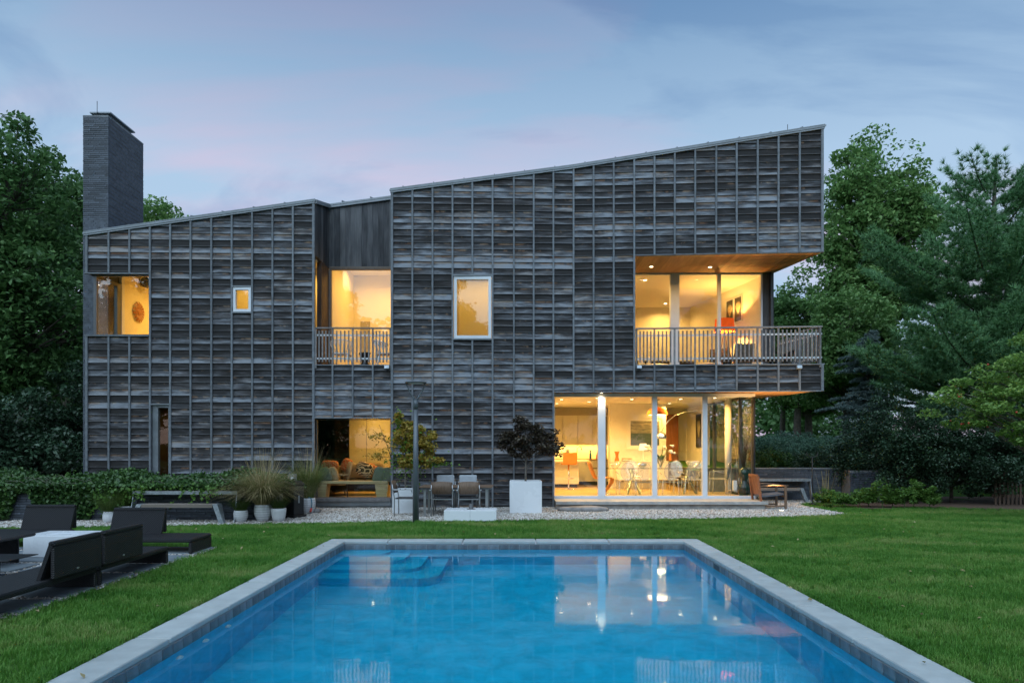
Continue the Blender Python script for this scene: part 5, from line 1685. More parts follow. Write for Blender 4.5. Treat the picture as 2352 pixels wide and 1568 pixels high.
def armchair(name, label, loc, rz, mat, legm='steel'):
    o = thing(name, label, 'chair', loc, rz)
    MB().bbox(-.32, -.32, .32, .32, .34, .46, .05).build('seat', mat, o, True)
    V = []; F = []; n = 8
    for i in range(n+1):
        x = -.34+.68*i/n; y = .32+.05*(1-(2*i/n-1)**2)*-1
        V += [(x, y, .44), (x*.9, y+.14, .98), (x, y+.07, .44), (x*.9, y+.20, .98)]
    for i in range(n):
        a = 4*i; b = a+4; F += [(a, b, b+1, a+1), (a+2, a+3, b+3, b+2), (a+1, b+1, b+3, a+3), (a, a+2, b+2, b)]
    F += [(0, 1, 3, 2), (4*n, 4*n+2, 4*n+3, 4*n+1)]
    m = MB(); m.add(V, F, True); m.build('backrest', mat, o, True)
    for sx in (-1, 1):
        MB().bar((sx*.35, -.28, .60), (sx*.35, .36, .62), .05, .03).build('armrest', mat, o, True)
        for sy in (-.28, .32): MB().tube([(sx*.33, sy, .59 if sy < 0 else .5), (sx*.35, sy*1.1, 0)], .014, 6).build('leg', legm, o, True)
    return o
armchair('lounge_chair', 'grey upholstered armchair behind the loggia glass', (WX(1704, 20.9), 20.9, UZ), R(175), 'grey_fabric')
armchair('lounge_chair', 'dark armchair beside the orange lamp in the upper room', (WX(1662, 21.9), 21.9, UZ), R(150), 'dark_fabric')
o = thing('coffee_table', 'small round pale side table in the upper room', 'table', (WX(1630, 21.3), 21.3, UZ))
MB().lathe([(.42, .44), (.43, .45), (.43, .465), (.42, .47)], n=28).build('top', 'white_plastic', o, True); MB().lathe([(.2, 0), (.2, .015), (.02, .03), (.02, .44)], n=16).build('stand', 'steel', o, True)
o = thing('ottoman', 'white round ottoman behind the left of the loggia railing', 'ottoman', (WX(1510, 20.6), 20.6, UZ))
MB().ellip((0, 0, .20), (.48, .42, .20), 20, 10, pw=.75).build('cushion', 'white_ceramic', o, True); MB().lathe([(.36, 0), (.36, .06)], n=20).build('base', 'cabinet_white', o, True)
o = thing('low_cabinet', 'pale low cabinet with small lamps at the left of the upper room', 'cabinet', (WX(1490, 22.6), 22.6, UZ))
MB().bbox(-.55, -.22, .0, .55, .22, .55, .01).build('body', 'slab_wood', o, True)
for x, s in ((-.25, 1.0), (.0, .8)):
    t = MB().lathe([(.12*s, 0), (.13*s, .05), (.07*s, .22*s), (.11*s, .30*s), (.04*s, .38*s)], n=16).build('ceramic_lamp', 'white_ceramic'); tag(t, ('larger' if s == 1 else 'smaller')+' pale ceramic jar on the low cabinet upstairs', 'jar'); t.location = (WX(1490, 22.6)+x, 22.6, UZ+.551)
# outdoor lounge on the loggia
o = thing('loggia_lounger', 'dark low lounger on the loggia behind the railing', 'lounger', (WX(1752, 18.9), 18.95, Z_PAR-.06))
MB().bbox(-1.1, -.25, .28, .35, .25, .36, .02).build('seat', 'black_wicker', o, True)
m = MB(); m.hexa([(.34, -.25, .28), (1.0, -.25, .60), (1.0, .25, .60), (.34, .25, .28), (.34, -.25, .35), (1.0, -.25, .67), (1.0, .25, .67), (.34, .25, .35)]); m.build('backrest', 'black_wicker', o, True)
for x in (-1.0, .3):
    for y in (-.2, .2): MB().box(x-.03, y-.03, 0, x+.03, y+.03, .279).build('leg', 'black_wicker', o, True)

# ---- hall behind the niche
room(XL1-.02, XM0-.05, NICHE_Y+.08, 22.4, Z_PAR-.06, 7.2, 'interior_cream')
for x, y, w in ((-4.4, 20.3, 11), (-3.7, 21.3, 18), (-4.9, 21.4, 8)): downlight(x, y, 7.2, w*LP)
o = thing('hall_opening', 'dark doorway in the yellow hall wall behind the niche glass', 'door', (WX(838, 22.3), 22.36, Z_PAR-.06))
MB().box(-.16, 0, 0, .16, .03, 2.0).build('leaf', 'cabinet_shadow', o, True); MB().box(.165, -.02, 0, .21, .03, 2.06).build('frame', 'interior_cream', o, True)  # shadow-toned panel painted in for the open doorway
# strip of lit hall seen past the niche's side door
room(XL1-1.2, XL1-.13, 18.1, 19.2, Z_PAR-.06, 6.6, 'interior_orange', right=False, back=True)
downlight(XL1-.6, 18.65, 6.6, 10*LP)
# niche balcony chairs and stool
def branch_chair(label, px, Y, rz):
    o = thing('branch_chair', label, 'chair', (WX(px, Y), Y, Z_PAR-.06), rz, 'white branch backed chairs')
    MB().bbox(-.22, -.22, .42, .22, .20, .455, .03).build('seat', 'white_plastic', o, True)
    m = MB(); n = 15
    rim = [(.32*math.sin(a), .06+.24*math.cos(a), .70+.10*math.cos(a)) for a in np.linspace(-2.0, 2.0, n)]
    m.tube(rim, .016, 6)
    r = np.random.default_rng(2)
    for i, a in enumerate(np.linspace(-1.7, 1.7, 9)):
        base = Vector((.20*math.sin(a*.9), .02+.17*math.cos(a), .45)); tip = Vector((.32*math.sin(a), .06+.24*math.cos(a), .70+.10*math.cos(a)))
        mid = base.lerp(tip, .5); m.tube([base, mid, tip], [.014, .013, .011], 5)
        m.tube([mid, mid.lerp(Vector((.32*math.sin(a+.22), .06+.24*math.cos(a+.22), .70+.10*math.cos(a+.22))), 1.0)], .009, 5)
    m.build('backrest', 'white_plastic', o, True)
    for sx in (-1, 1):
        for sy in (-1, 1): MB().tube([(sx*.18, sy*.17, .43), (sx*.25, sy*.25, 0)], [.022, .014], 7).build('leg', 'white_plastic', o, True)
    return o
branch_chair('white branch backed chair at the left of the niche balcony', 786, 18.75, R(180))
branch_chair('white branch backed chair at the right end of the niche balcony', 884, 18.75, R(110))
o = tag(MB().lathe([(.17, 0), (.17, .02), (.085, .22), (.08, .23), (.15, .43), (.17, .45), (.17, .47)], n=6).build('hourglass_stool', 'black_plastic'), 'black hourglass stool between the white balcony chairs', 'stool'); o.location = (WX(838, 18.7), 18.7, Z_PAR-.06)

# ---- upper left corner room
room(XL0+.135, -8.1, FY(-10)+.16, 23.2, H_W1[2]-.10, 6.62, 'interior_orange', left=False)
slab(XL0+.13, 19.06, H_W1[2]-.10, XL0+.19, 23.2, 6.62, 'interior_wall', 'interior_orange'); slab(XL0+.10, 18.921, H_W1[2]-.10, XL0+.20, 19.059, 6.62, 'jamb_panel', 'white_frame')
for x, y, w in ((-9.6, 20.0, 19), (-9.0, 21.2, 20), (-10.0, 22.2, 16)): downlight(x, y, 6.62, w*LP)
def petal_art():
    o = thing('wall_sculpture', 'brown carved petal disc on the orange wall of the corner room', 'wall art', (XL0+.195, 19.72, 5.48))
    n = 14
    for i in range(n):
        t = 2*math.pi*i/n
        def pt(r, dt, h): return (h, r*math.sin(t+dt), r*math.cos(t+dt))
        m = MB(); m.add([pt(.08, -.2, .04), pt(.08, .2, .04), pt(.22, .19, .075), pt(.30, .13, .03), pt(.30, -.13, .03), pt(.22, -.19, .075)], [(0, 1, 2, 5), (5, 2, 3, 4)])
        m.build('petal', 'fish_wood', o, True)
    m = MB(); m.lathe([(.10, 0), (.10, .045), (.03, .06)], n=18)
    m.v = [(z, x, y) for x, y, z in m.v]; m.build('centre', 'fish_wood', o, True)
petal_art()
o = tag(MB().bbox(-.55, -.2, 0, .55, .2, .10, .03).build('window_bench_cushion', 'tan_fabric'), 'brown cushion just above the sill of the upper corner window', 'cushion'); o.location = (WX(310, 18.6), 18.6, H_W1[2]-.099)
for px in (222, 240):
    z = WZ(660, 20.5)
    o = thing('globe_lamp', ('left' if px == 222 else 'right')+' round dark globe lamp hanging in the upper corner room', 'lamp', (XL0+.55 if px == 240 else XL0+.35, 19.9, z))
    MB().ellip((0, 0, 0), (.16, .16, .16), 16, 10).build('globe', 'dark_frame', o, True); MB().tube([(0, 0, .15), (0, 0, 6.62-z)], .006, 6).build('cord', 'black_plastic', o, True)
# ---- small square window, tall window
room(-7.95, -6.62, FY(-7)+.16, 19.4, H_W2[2]-.4, 6.6, 'interior_orange'); downlight(-7.3, 18.7, 6.6, 8*LP)
room(-2.9, 0.6, FY(-1)+.16, 20.6, H_W4[2]-.3, 7.0, 'interior_orange'); downlight(-1.5, 19.6, 7.0, 9*LP); downlight(-.4, 19.9, 7.0, 8*LP)
slab(-1.75, 20.55, H_W4[2]-.299, -1.70, 20.60, 6.6, 'door_trim', 'interior_cream'); slab(-.75, 20.55, H_W4[2]-.299, -.70, 20.60, 6.6, 'door_trim', 'interior_cream'); slab(-1.75, 20.55, 6.601, -.70, 20.60, 6.65, 'door_trim', 'interior_cream')
# ---- hall behind the narrow door
room(-10.9, -9.0, FY(-9.3)+.16, 20.0, .3, 2.9, 'cedar_brown'); downlight(-9.9, 19.2, 2.9, 1.6*LP)

# ---- living room
LZF = lz0-.05
room(-9.0, -.2, LVY+.1, 23.6, LZF, 2.92, 'interior_orange', back=False)
slab(-5.30, 21.6, LZF+.001, -.2, 21.66, 2.919, 'interior_wall', 'interior_orange')
slab(-9.0, 23.6, LZF+.001, -7.0, 23.66, 2.919, 'interior_wall', 'dark_room'); slab(-6.3, 23.6, LZF+.001, -5.0, 23.66, 2.919, 'interior_wall', 'dark_room')  # dark colour paints the unlit end of the room
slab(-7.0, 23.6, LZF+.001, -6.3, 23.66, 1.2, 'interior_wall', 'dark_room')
for x, y, w in ((-4.2, 19.2, 7), (-3.0, 20.6, 11), (-4.4, 20.9, 7), (-1.8, 19.6, 9)): downlight(x, y, 2.92, w*LP)
for x in (-4.75, -4.0): slab(x-.008, 21.585, LZF+.002, x+.008, 21.599, 2.918, 'panel_joint', 'cabinet_shadow')
def bench_in():
    Y = 18.55; o = thing('slab_bench', 'pale wooden slab bench just inside the living room window', 'bench', (WX(812, Y), Y, LZF))
    MB().bbox(-1.0, -.2, .40, .98, .2, .48, .015).build('seat', 'slab_wood', o, True)
    for sx in (-.85, .80):
        m = MB(); m.hexa([(sx-.13, -.19, 0), (sx+.13, -.19, 0), (sx+.13, .19, 0), (sx-.13, .19, 0), (sx-.18, -.19, .399), (sx+.18, -.19, .399), (sx+.18, .19, .399), (sx-.18, .19, .399)]); m.build('leg', 'slab_wood', o, True)
    return o
bench_in()
def cushion(label, px, py, Y, w, h, mat, ry=0.0, rx=.15):
    c = W(px, py, Y)
    o = MB().ellip((0, 0, 0), (w/2, .09, h/2), 18, 10, Euler((rx, ry, 0)).to_matrix(), .62).build('cushion', mat); tag(o, label, 'cushion'); o.location = c
cushion('left one of two olive cushions on the slab bench', 872, 1092, 18.5, .36, .50, 'green_cushion', .28)
cushion('right one of two olive cushions on the slab bench', 891, 1093, 18.5, .34, .48, 'green_cushion', .22)
cushion('olive cushion at the left end of the slab bench', 748, 1092, 18.5, .34, .46, 'green_cushion', -.35)
cushion('tan cushion leaning at the left end of the slab bench', 764, 1090, 18.7, .32, .44, 'tan_fabric', -.3)
cushion('black and gold scroll patterned cushion on the sofa', 838, 1078, 19.5, .52, .42, 'patterned_fabric', .5)
cushion('orange and pink patterned cushion behind the scroll cushion', 853, 1081, 19.8, .44, .40, 'red_pattern_fabric', .55)
cushion('red patterned cushion against the tan sofa back', 797, 1068, 20.3, .34, .40, 'red_pattern_fabric', .4)
cushion('orange striped cushion at the window edge of the living room', 758, 1067, 19.8, .5, .26, 'red_pattern_fabric', .05)
def sofa_lr():
    o = thing('sofa', 'tan sofa with rolled back in the lit living room', 'sofa', (WX(818, 20.0), 20.0, LZF), R(0))
    MB().bbox(-.75, -.45, .12, .85, .45, .44, .05).build('seat', 'dark_fabric', o, True)
    m = MB()
    for i in range(3): m.ellip((-.28+i*.40, .38, .80), (.22, .12, .13), 14, 8, None, .7)
    m.bbox(-.5, .30, .441, .75, .48, .80, .04); m.build('backrest', 'tan_fabric', o, True)
    for sx in (-.70, .80):
        m = MB(); m.hexa([(sx-.16, -.45, 0.05), (sx+.10, -.45, .05), (sx+.10, .45, .05), (sx-.16, .45, .05), (sx-.02, -.40, .78), (sx+.12, -.40, .78), (sx+.16, .45, .84), (sx+.02, .45, .84)]); m.build('arm', 'tan_fabric', o, True)
sofa_lr()
o = armchair('armchair', 'tan armchair at the left of the living room', (WX(766, 19.3), 19.3, LZF), R(-70), 'tan_fabric', 'black_metal')
o = armchair('dark_chair', 'black chair deep in the dark end of the living room', (WX(784, 22.6), 22.6, LZF), R(20), 'dark_fabric', 'black_metal')
# ================================================================== garden furniture and pots
def blades(n, seed, r0, lmin, lmax, lean, droop, w, seg=4, up=1.0):
    """arching grass blades as strips; returns verts, quads"""
    r = np.random.default_rng(seed)
    a = r.uniform(0, 2*np.pi, n); rad = r0*np.sqrt(r.uniform(0, 1, n))
    bx, by = rad*np.cos(a), rad*np.sin(a)
    da = a + r.normal(0, .5, n)
    L = r.uniform(lmin, lmax, n); ln = lean*r.uniform(.15, 1, n); dp = droop*r.uniform(.3, 1.2, n)
    V = np.zeros((n, seg+1, 2, 3))
    wx, wy = -np.sin(da), np.cos(da)
    tw = r.uniform(.5, 1.2, n)
    for s in range(seg+1):
        t = s/seg
        out = L*(ln*t + dp*t*t*.6); z = L*(up*t - dp*t**2.4*.55)
        ww = w*tw*(1-t*.85)
        cx = bx+np.cos(da)*out; cy_ = by+np.sin(da)*out
        V[:, s, 0] = np.column_stack([cx-wx*ww, cy_-wy*ww, z]); V[:, s, 1] = np.column_stack([cx+wx*ww, cy_+wy*ww, z])
    idx = np.arange(n)[:, None]*(seg+1)*2 + np.arange(seg)[None, :]*2
    Q = np.stack([idx, idx+1, idx+3, idx+2], -1).reshape(-1, 4)
    return V.reshape(-1, 3), Q
def blade_part(name, mat, parent, z, **k):
    V, Q = blades(**k); V[:, 2] += z
    return link(name, fast_mesh(name, V, Q), mat, parent)
def pot(name, label, loc, prof, rings=(), mat='white_ceramic', grooves=True):
    o = thing(name, label, 'pot', loc)
    MB().lathe(prof, n=28).build('body', mat, o, True)
    for r, z in rings:
        MB().lathe([(r-.003, -.004), (r+.0035, -.003), (r+.0035, .003), (r-.003, .004)], (0, 0, z), 28, cap=False).build('groove', 'pot_groove', o, True)
    zt = prof[-1][1]; rt = prof[-1][0]
    MB().lathe([(.001, zt-.03), (rt*.92, zt-.03)], n=20, cap=False).build('soil', 'soil', o, True)
    return o
def ribbed(h, rm, rb_, rt, n=6):
    pr = []; rings = []
    for i in range(11):
        t = i/10; r = rb_+(rm-rb_)*math.sin(min(1, t/.62)*math.pi/2) if t < .62 else rm+(rt-rm)*((t-.62)/.38)**2
        pr.append((r, h*t))
    pr.append((rt-.02, h)); pr.append((rt-.025, h-.03))
    for k in range(1, n+1):
        t = k/(n+1); r = rb_+(rm-rb_)*math.sin(min(1, t/.62)*math.pi/2) if t < .62 else rm+(rt-rm)*((t-.62)/.38)**2
        rings.append((r, h*t))
    return pr, rings
gy = lambda py: EYE*FPX/(py-1023.0)
# big reed grass
Y = gy(1196); p, g = ribbed(.36, .185, .11, .165)
o = pot('grass_pot', 'largest white ribbed pot with tall tan fountain grass', (WX(604, Y), Y, 0), p, g)
blade_part('foliage', 'reed_tan', o, .33, n=2300, seed=1, r0=.15, lmin=.55, lmax=1.2, lean=.55, droop=1.25, w=.0055, seg=5)
blade_part('foliage', 'reed_green', o, .33, n=900, seed=2, r0=.13, lmin=.5, lmax=1.1, lean=.6, droop=.95, w=.0055, seg=5)
blade_part('plume', 'reed_tan', o, .33, n=160, seed=3, r0=.10, lmin=1.0, lmax=1.35, lean=.38, droop=.12, w=.005, seg=4)
Y = gy(1198); p, g = ribbed(.25, .15, .095, .135, 5)
o = pot('grass_pot', 'small white ribbed pot with green sedge left of the big fountain grass', (WX(553, Y), Y, 0), p, g)
blade_part('foliage', 'sedge_green', o, .22, n=700, seed=4, r0=.11, lmin=.2, lmax=.5, lean=.7, droop=.8, w=.003)
Y = gy(1196.5)
o = pot('grass_pot', 'smooth pale pot with green sedge beside the patio heater', (WX(640, Y), Y, 0), [(.09, 0), (.115, .01), (.14, .10), (.155, .20), (.16, .285), (.14, .285), (.135, .255)])
blade_part('foliage', 'sedge_green', o, .25, n=650, seed=5, r0=.11, lmin=.2, lmax=.48, lean=.7, droop=.8, w=.003)
Y = gy(1178); p, g = ribbed(.37, .185, .12, .17)
o = pot('grass_pot', 'white ribbed pot with loose grass behind the hose reel', (WX(707, Y), Y, 0), p, g)
blade_part('foliage', 'reed_green', o, .34, n=1100, seed=6, r0=.13, lmin=.6, lmax=1.25, lean=.4, droop=.6, w=.0055, seg=5)
blade_part('plume', 'reed_tan', o, .34, n=70, seed=7, r0=.10, lmin=1.0, lmax=1.5, lean=.35, droop=.12, w=.004)
Y = gy(1199)
o = pot('grass_pot', 'white embossed pot with green sedge left of the bench', (WX(252, Y), Y, 0), [(.09, 0), (.105, .01), (.135, .08), (.135, .16), (.118, .225), (.128, .235), (.11, .235), (.105, .20)])
blade_part('foliage', 'sedge_green', o, .20, n=900, seed=8, r0=.11, lmin=.25, lmax=.6, lean=.6, droop=.8, w=.003)
Y = 14.75
o = pot('grass_pot', 'white pot half hidden behind the bench leg with tall sedge', (WX(287, Y), Y, 0), [(.10, 0), (.12, .01), (.16, .12), (.165, .26), (.15, .33), (.135, .33), (.13, .30)])
blade_part('foliage', 'sedge_green', o, .30, n=620, seed=9, r0=.11, lmin=.25, lmax=.62, lean=.55, droop=.7, w=.003)

def patio_heater():
    Y = gy(1187); o = thing('patio_heater', 'black cast patio stove cabinet beside the fountain grass', 'heater', (WX(674, Y), Y, 0), R(-24))
    MB().bbox(-.21, -.21, 0, .21, .21, .06, .012).build('base', 'black_metal', o, True)
    MB().bbox(-.165, -.165, .0605, .165, .165, .74, .012).build('body', 'black_metal', o, True)
    m = MB(); m.hexa([(-.185, -.185, .741), (.185, -.185, .741), (.185, .185, .741), (-.185, .185, .741), (-.12, -.12, .83), (.12, -.12, .83), (.12, .12, .83), (-.12, .12, .83)]); m.build('lid', 'black_metal', o, True)
    arch = [(-.11, .16), (-.11, .52)]+[(-.11*math.cos(t), .52+.10*math.sin(t)) for t in np.linspace(.2, 2.94, 9)]+[(.11, .52), (.11, .16)]
    MB().prism([(x, -.170, z) for x, z in arch], (0, .004, 0)).build('door', 'black_plastic', o, True)
    MB().box(.1655, -.03, .33, .168, .015, .50).build('label_plate', 'galvanised', o, True)
    l = thing('lantern', 'small clear glass lantern on top of the patio stove', 'lantern', (WX(674, Y)-.03, Y, .831))
    for a in range(4):
        x, y = ((-.07, -.07), (.07, -.07), (.07, .07), (-.07, .07))[a]; MB().box(x-.006, y-.006, 0, x+.006, y+.006, .15).build('post', 'steel', l, True)
    MB().box(-.065, -.065, .002, .065, .065, .148).build('glass_body', 'ghost_clear', l, True); MB().lathe([(.03, .003), (.03, .08)], n=12).build('candle', 'white_plastic', l, True)
patio_heater()
def hose_reel():
    Y = gy(1178); o = thing('hose_reel', 'dark round hose reel with blue hose end behind the patio stove', 'hose reel', (WX(698, Y)+.02, Y, 0))
    MB().tube([(0, -.10, .30), (0, .10, .30)], .19, 20).build('drum', 'black_plastic', o, True)
    MB().bbox(-.14, -.12, 0, .14, .12, .14, .02).build('base', 'black_plastic', o, True)
    MB().tube([(.12, -.12, .40), (.20, -.14, .36), (.22, -.15, .24), (.21, -.16, .14)], .012, 7).build('hose', 'hose_blue', o, True)
    MB().tube([(.21, -.16, .14), (.20, -.165, .08), (.18, -.17, .05)], [.02, .022, .03], 8).build('nozzle', 'red_plastic', o, True)
hose_reel()
def stone(name, label, loc, r, seed):
    rr = np.random.default_rng(seed)
    m = MB(); m.ellip((0, 0, 0), r, 16, 9, None, .8)
    m.v = [(x*(1+.10*math.sin(7*y/r[1]+seed)), y*(1+.08*math.sin(5*x/r[0])), z*(1+.12*math.sin(4*x/r[0]+2*y/r[1]))) for x, y, z in m.v]
    o = m.build(name, 'rock'); tag(o, label, 'stone'); o.location = loc
stone('boulder', 'small rounded grey stone by the ribbed pot at the living room window', (WX(726, 16.6), 16.6, .05), (.11, .09, .08), 1)
stone('boulder', 'tiny grey stone beside the ribbed pot', (WX(712, 16.5), 16.5, .02), (.06, .05, .04), 2)
stone('step_stone', 'long flat grey step stone before the dining room stoop', (WX(1340, 17.0), 17.05, .04), (.64, .22, .085), 3)

# galvanised bench with shelf against a wall
def shelf_bench(label, x0, x1, bx0, bx1, yb, flip=1):
    """high shelf on slanted plates and a lower seat in front of it"""
    o = thing('shelf_bench', label, 'bench', ((x0+x1)/2, yb, 0))
    zt, zs = .655, .40
    MB().box(x0, yb-.34, zt-.022, x1, yb, zt).build('shelf', 'teak_grey', o)
    MB().box(x0-.004, yb-.352, zt-.068, x1+.004, yb-.341, zt+.004).build('shelf_edge', 'galvanised', o)
    for x, s in ((x0, -1), (x1-.012, 1)):
        m = MB(); m.hexa([(x, yb-.50, 0), (x+.012, yb-.50, 0), (x+.012, yb-.38, 0), (x, yb-.38, 0), (x, yb-.34, zt-.07), (x+.012, yb-.34, zt-.07), (x+.012, yb-.12, zt-.07), (x, yb-.12, zt-.07)]); m.build('shelf_leg', 'galvanised', o)
    MB().box(bx0, yb-.62, zs-.025, bx1, yb-.36, zs).build('seat', 'teak_grey', o)
    MB().box(bx0, yb-.632, zs-.07, bx1, yb-.621, zs-.005).build('seat_edge', 'teak_grey', o)
    for x, s in ((bx0, -1), (bx1, 1)):
        m = MB(); a = x if s > 0 else x-.0
        m.hexa([(a+s*.15, yb-.66, 0), (a+s*.15+.10*s, yb-.66, 0), (a+s*.15+.10*s, yb-.56, 0), (a+s*.15, yb-.56, 0), (a, yb-.632, zs+.002), (a+.10*s, yb-.632, zs+.002), (a+.10*s, yb-.40, zs+.002), (a, yb-.40, zs+.002)]); m.build('seat_leg', 'galvanised', o)
shelf_bench('galvanised shelf and seat bench under the ivy at the left brick wall', WX(306, 14.62), WX(545, 14.62), WX(326, 14.35), WX(489, 14.35), 14.95)
shelf_bench('dark shelf and seat bench against the garden wall beyond the wooden armchair', WX(1742, 20.0), WX(1862, 20.0), WX(1742, 19.8), WX(1838, 19.7), 20.34)

def lamp_post():
    Y = gy(1195.5); o = thing('lamp_post', 'grey garden lamp post with ring head on a forked arm', 'lamp post', (WX(955, Y), Y, 0))
    MB().tube([(0, 0, -.02), (0, 0, 1.3), (0, 0, 2.42)], [.070, .060, .050], 20).build('pole', 'lamp_grey', o, True)
    MB().tube([(0, 0, 2.42), (0, 0, 2.55), (0, 0, 2.62)], [.055, .055, .050], 20).build('collar', 'lamp_grey', o, True)
    for s in (-1, 1):
        MB().tube([(s*.012, 0, 2.60), (s*.05, 0, 2.66), (s*.13, 0, 2.80), (s*.205, 0, 2.96), (s*.222, 0, 3.0)], [.022, .021, .016, .013, .012], 8).build('fork_arm', 'lamp_grey', o, True)
    MB().lathe([(.05, 2.985), (.20, 2.982), (.232, 2.988), (.238, 2.998), (.232, 3.008), (.12, 3.02), (.02, 3.025)], n=36).build('head', 'lamp_grey', o, True)
    MB().lathe([(.001, 2.979), (.17, 2.979)], n=28, cap=False).build('lens', 'white_plastic', o, True)
lamp_post()
def planter(label, px0, px1, pyb, h, depth):
    Y = gy(pyb); x0, x1 = WX(px0, Y), WX(px1, Y); t = .03
    o = thing('planter', label, 'planter', ((x0+x1)/2, Y+depth/2, 0))
    m = MB(); y0, y1 = Y, Y+depth
    m.bbox(x0, y0, 0, x1, y0+t, h, .006); m.bbox(x0, y1-t, 0, x1, y1, h, .006); m.bbox(x0, y0+t+.0005, 0, x0+t, y1-t-.0005, h, .006); m.bbox(x1-t, y0+t+.0005, 0, x1, y1-t-.0005, h, .006)
    m.build('box', 'white_gloss', o)
    MB().box(x0+t, y0+t, .1, x1-t, y1-t, h-.06).build('soil', 'soil', o)
    return (x0+x1)/2, Y+depth/2, h-.06
PA = planter('low white square planter holding the golden maple, left of the lamp post', 901, 953, 1178.5, .575, .52)
PB = planter('large white square planter holding the dark red maple', 1170.5, 1244.5, 1178, .77, .77)
def umbrella_base():
    Y = gy(1196); x0, x1 = WX(1019.5, Y), WX(1140, Y)
    o = thing('umbrella_base', 'low white block with a parasol socket at the lawn edge', 'umbrella base', ((x0+x1)/2, Y+.33, 0))
    MB().bbox(x0, Y, 0, (x0+x1)/2-.0015, Y+.66, .228, .006).build('block_half', 'white_gloss', o); MB().bbox((x0+x1)/2+.0015, Y, 0, x1, Y+.66, .228, .006).build('block_half', 'white_gloss', o)
    xc = WX(1082, Y+.33)
    MB().lathe([(.10, .2285), (.10, .236), (.05, .24), (.045, .34), (.04, .34)], (xc, Y+.33, 0), 18).build('socket', 'dark_frame', o)
umbrella_base()
# outdoor table and chairs
def garden_table():
    x0, x1, y0, y1, z = -2.24, -.56, 15.62, 16.5, .69
    o = thing('garden_table', 'dark slatted garden dining table against the cedar wall', 'table', ((x0+x1)/2, 16.06, 0))
    n = 8
    for i in range(n):
        a = y0+(y1-y0)*i/n; MB().box(x0, a+.004, z-.022, x1, y0+(y1-y0)*(i+1)/n-.004, z).build('slat', 'teak', o)
    MB().box(x0+.03, y0+.02, z-.06, x1-.03, y1-.02, z-.0225).build('apron', 'dark_frame', o)
    for x in (x0+.10, x1-.16):
        for y in (y0+.05, y1-.10): MB().box(x, y, 0, x+.055, y+.055, z-.061).build('leg', 'steel', o)
garden_table()
def garden_chair():
    o = thing('garden_chair', 'x', 'chair', (0, 0, 0), 0, 'garden dining chairs')
    V = []; F = []; n = 8        # back faces -y (towards viewer when rotz = 0)
    for i in range(n+1):
        u = 2*i/n-1; x = .235*u; y = -.24-.03*(1-u*u); zt = .82-.02*u*u
        V += [(x*.93, y, .53), (x*1.04, y-.05, zt), (x*.93, y+.014, .53), (x*1.04, y-.036, zt)]
    for i in range(n):
        a = 4*i; b = a+4; F += [(a, b, b+1, a+1), (a+2, a+3, b+3, b+2), (a+1, b+1, b+3, a+3), (a, a+2, b+2, b)]
    F += [(0, 1, 3, 2), (4*n, 4*n+2, 4*n+3, 4*n+1)]
    m = MB(); m.add(V, F, True); m.build('backrest', 'teak', o, True)
    MB().bbox(-.225, -.20, .40, .225, .22, .425, .008).build('seat', 'mesh_fabric', o, True)
    for s in (-1, 1):
        MB().tube([(s*.25, -.22, 0), (s*.235, -.22, .42), (s*.245, -.25, .60), (s*.235, -.27, .74)], .013, 7).build('leg', 'steel', o, True)
        MB().tube([(s*.25, .24, 0), (s*.245, .22, .42), (s*.25, .18, .605)], .013, 7).build('leg', 'steel', o, True)
        MB().bbox(s*.262-.028, -.26, .606, s*.262+.028, .24, .626, .008).build('armrest', 'steel', o, True)
    MB().bar((-.24, -.21, .41), (.24, -.21, .41), .02, .02).build('rail', 'steel', o, True)
    return o
gc = garden_chair()
Y = gy(1188)
gc.location = (WX(1015, Y), Y+.25, 0); gc['label'] = 'garden chair with curved wood back, left one on the near side of the table'
copy_tree(gc, (WX(1076, Y), Y+.25, 0), R(2), 'garden chair with curved wood back, right one on the near side of the table')
c3 = copy_tree(gc, (WX(1021, 16.75), 16.75, 0), R(180), 'garden chair with pale cushion, left one on the far side of the table')
c4 = copy_tree(gc, (WX(1073, 16.75), 16.75, 0), R(179), 'garden chair with pale cushion, right one on the far side of the table')
for c in (c3, c4):
    MB().bbox(-.22, -.25, .55, .22, -.20, .90, .02).build('cushion', 'pale_fabric', c, True)
copy_tree(gc, (WX(933, 16.0), 15.95, 0), R(-92), 'garden chair seen from the side at the left end of the table')
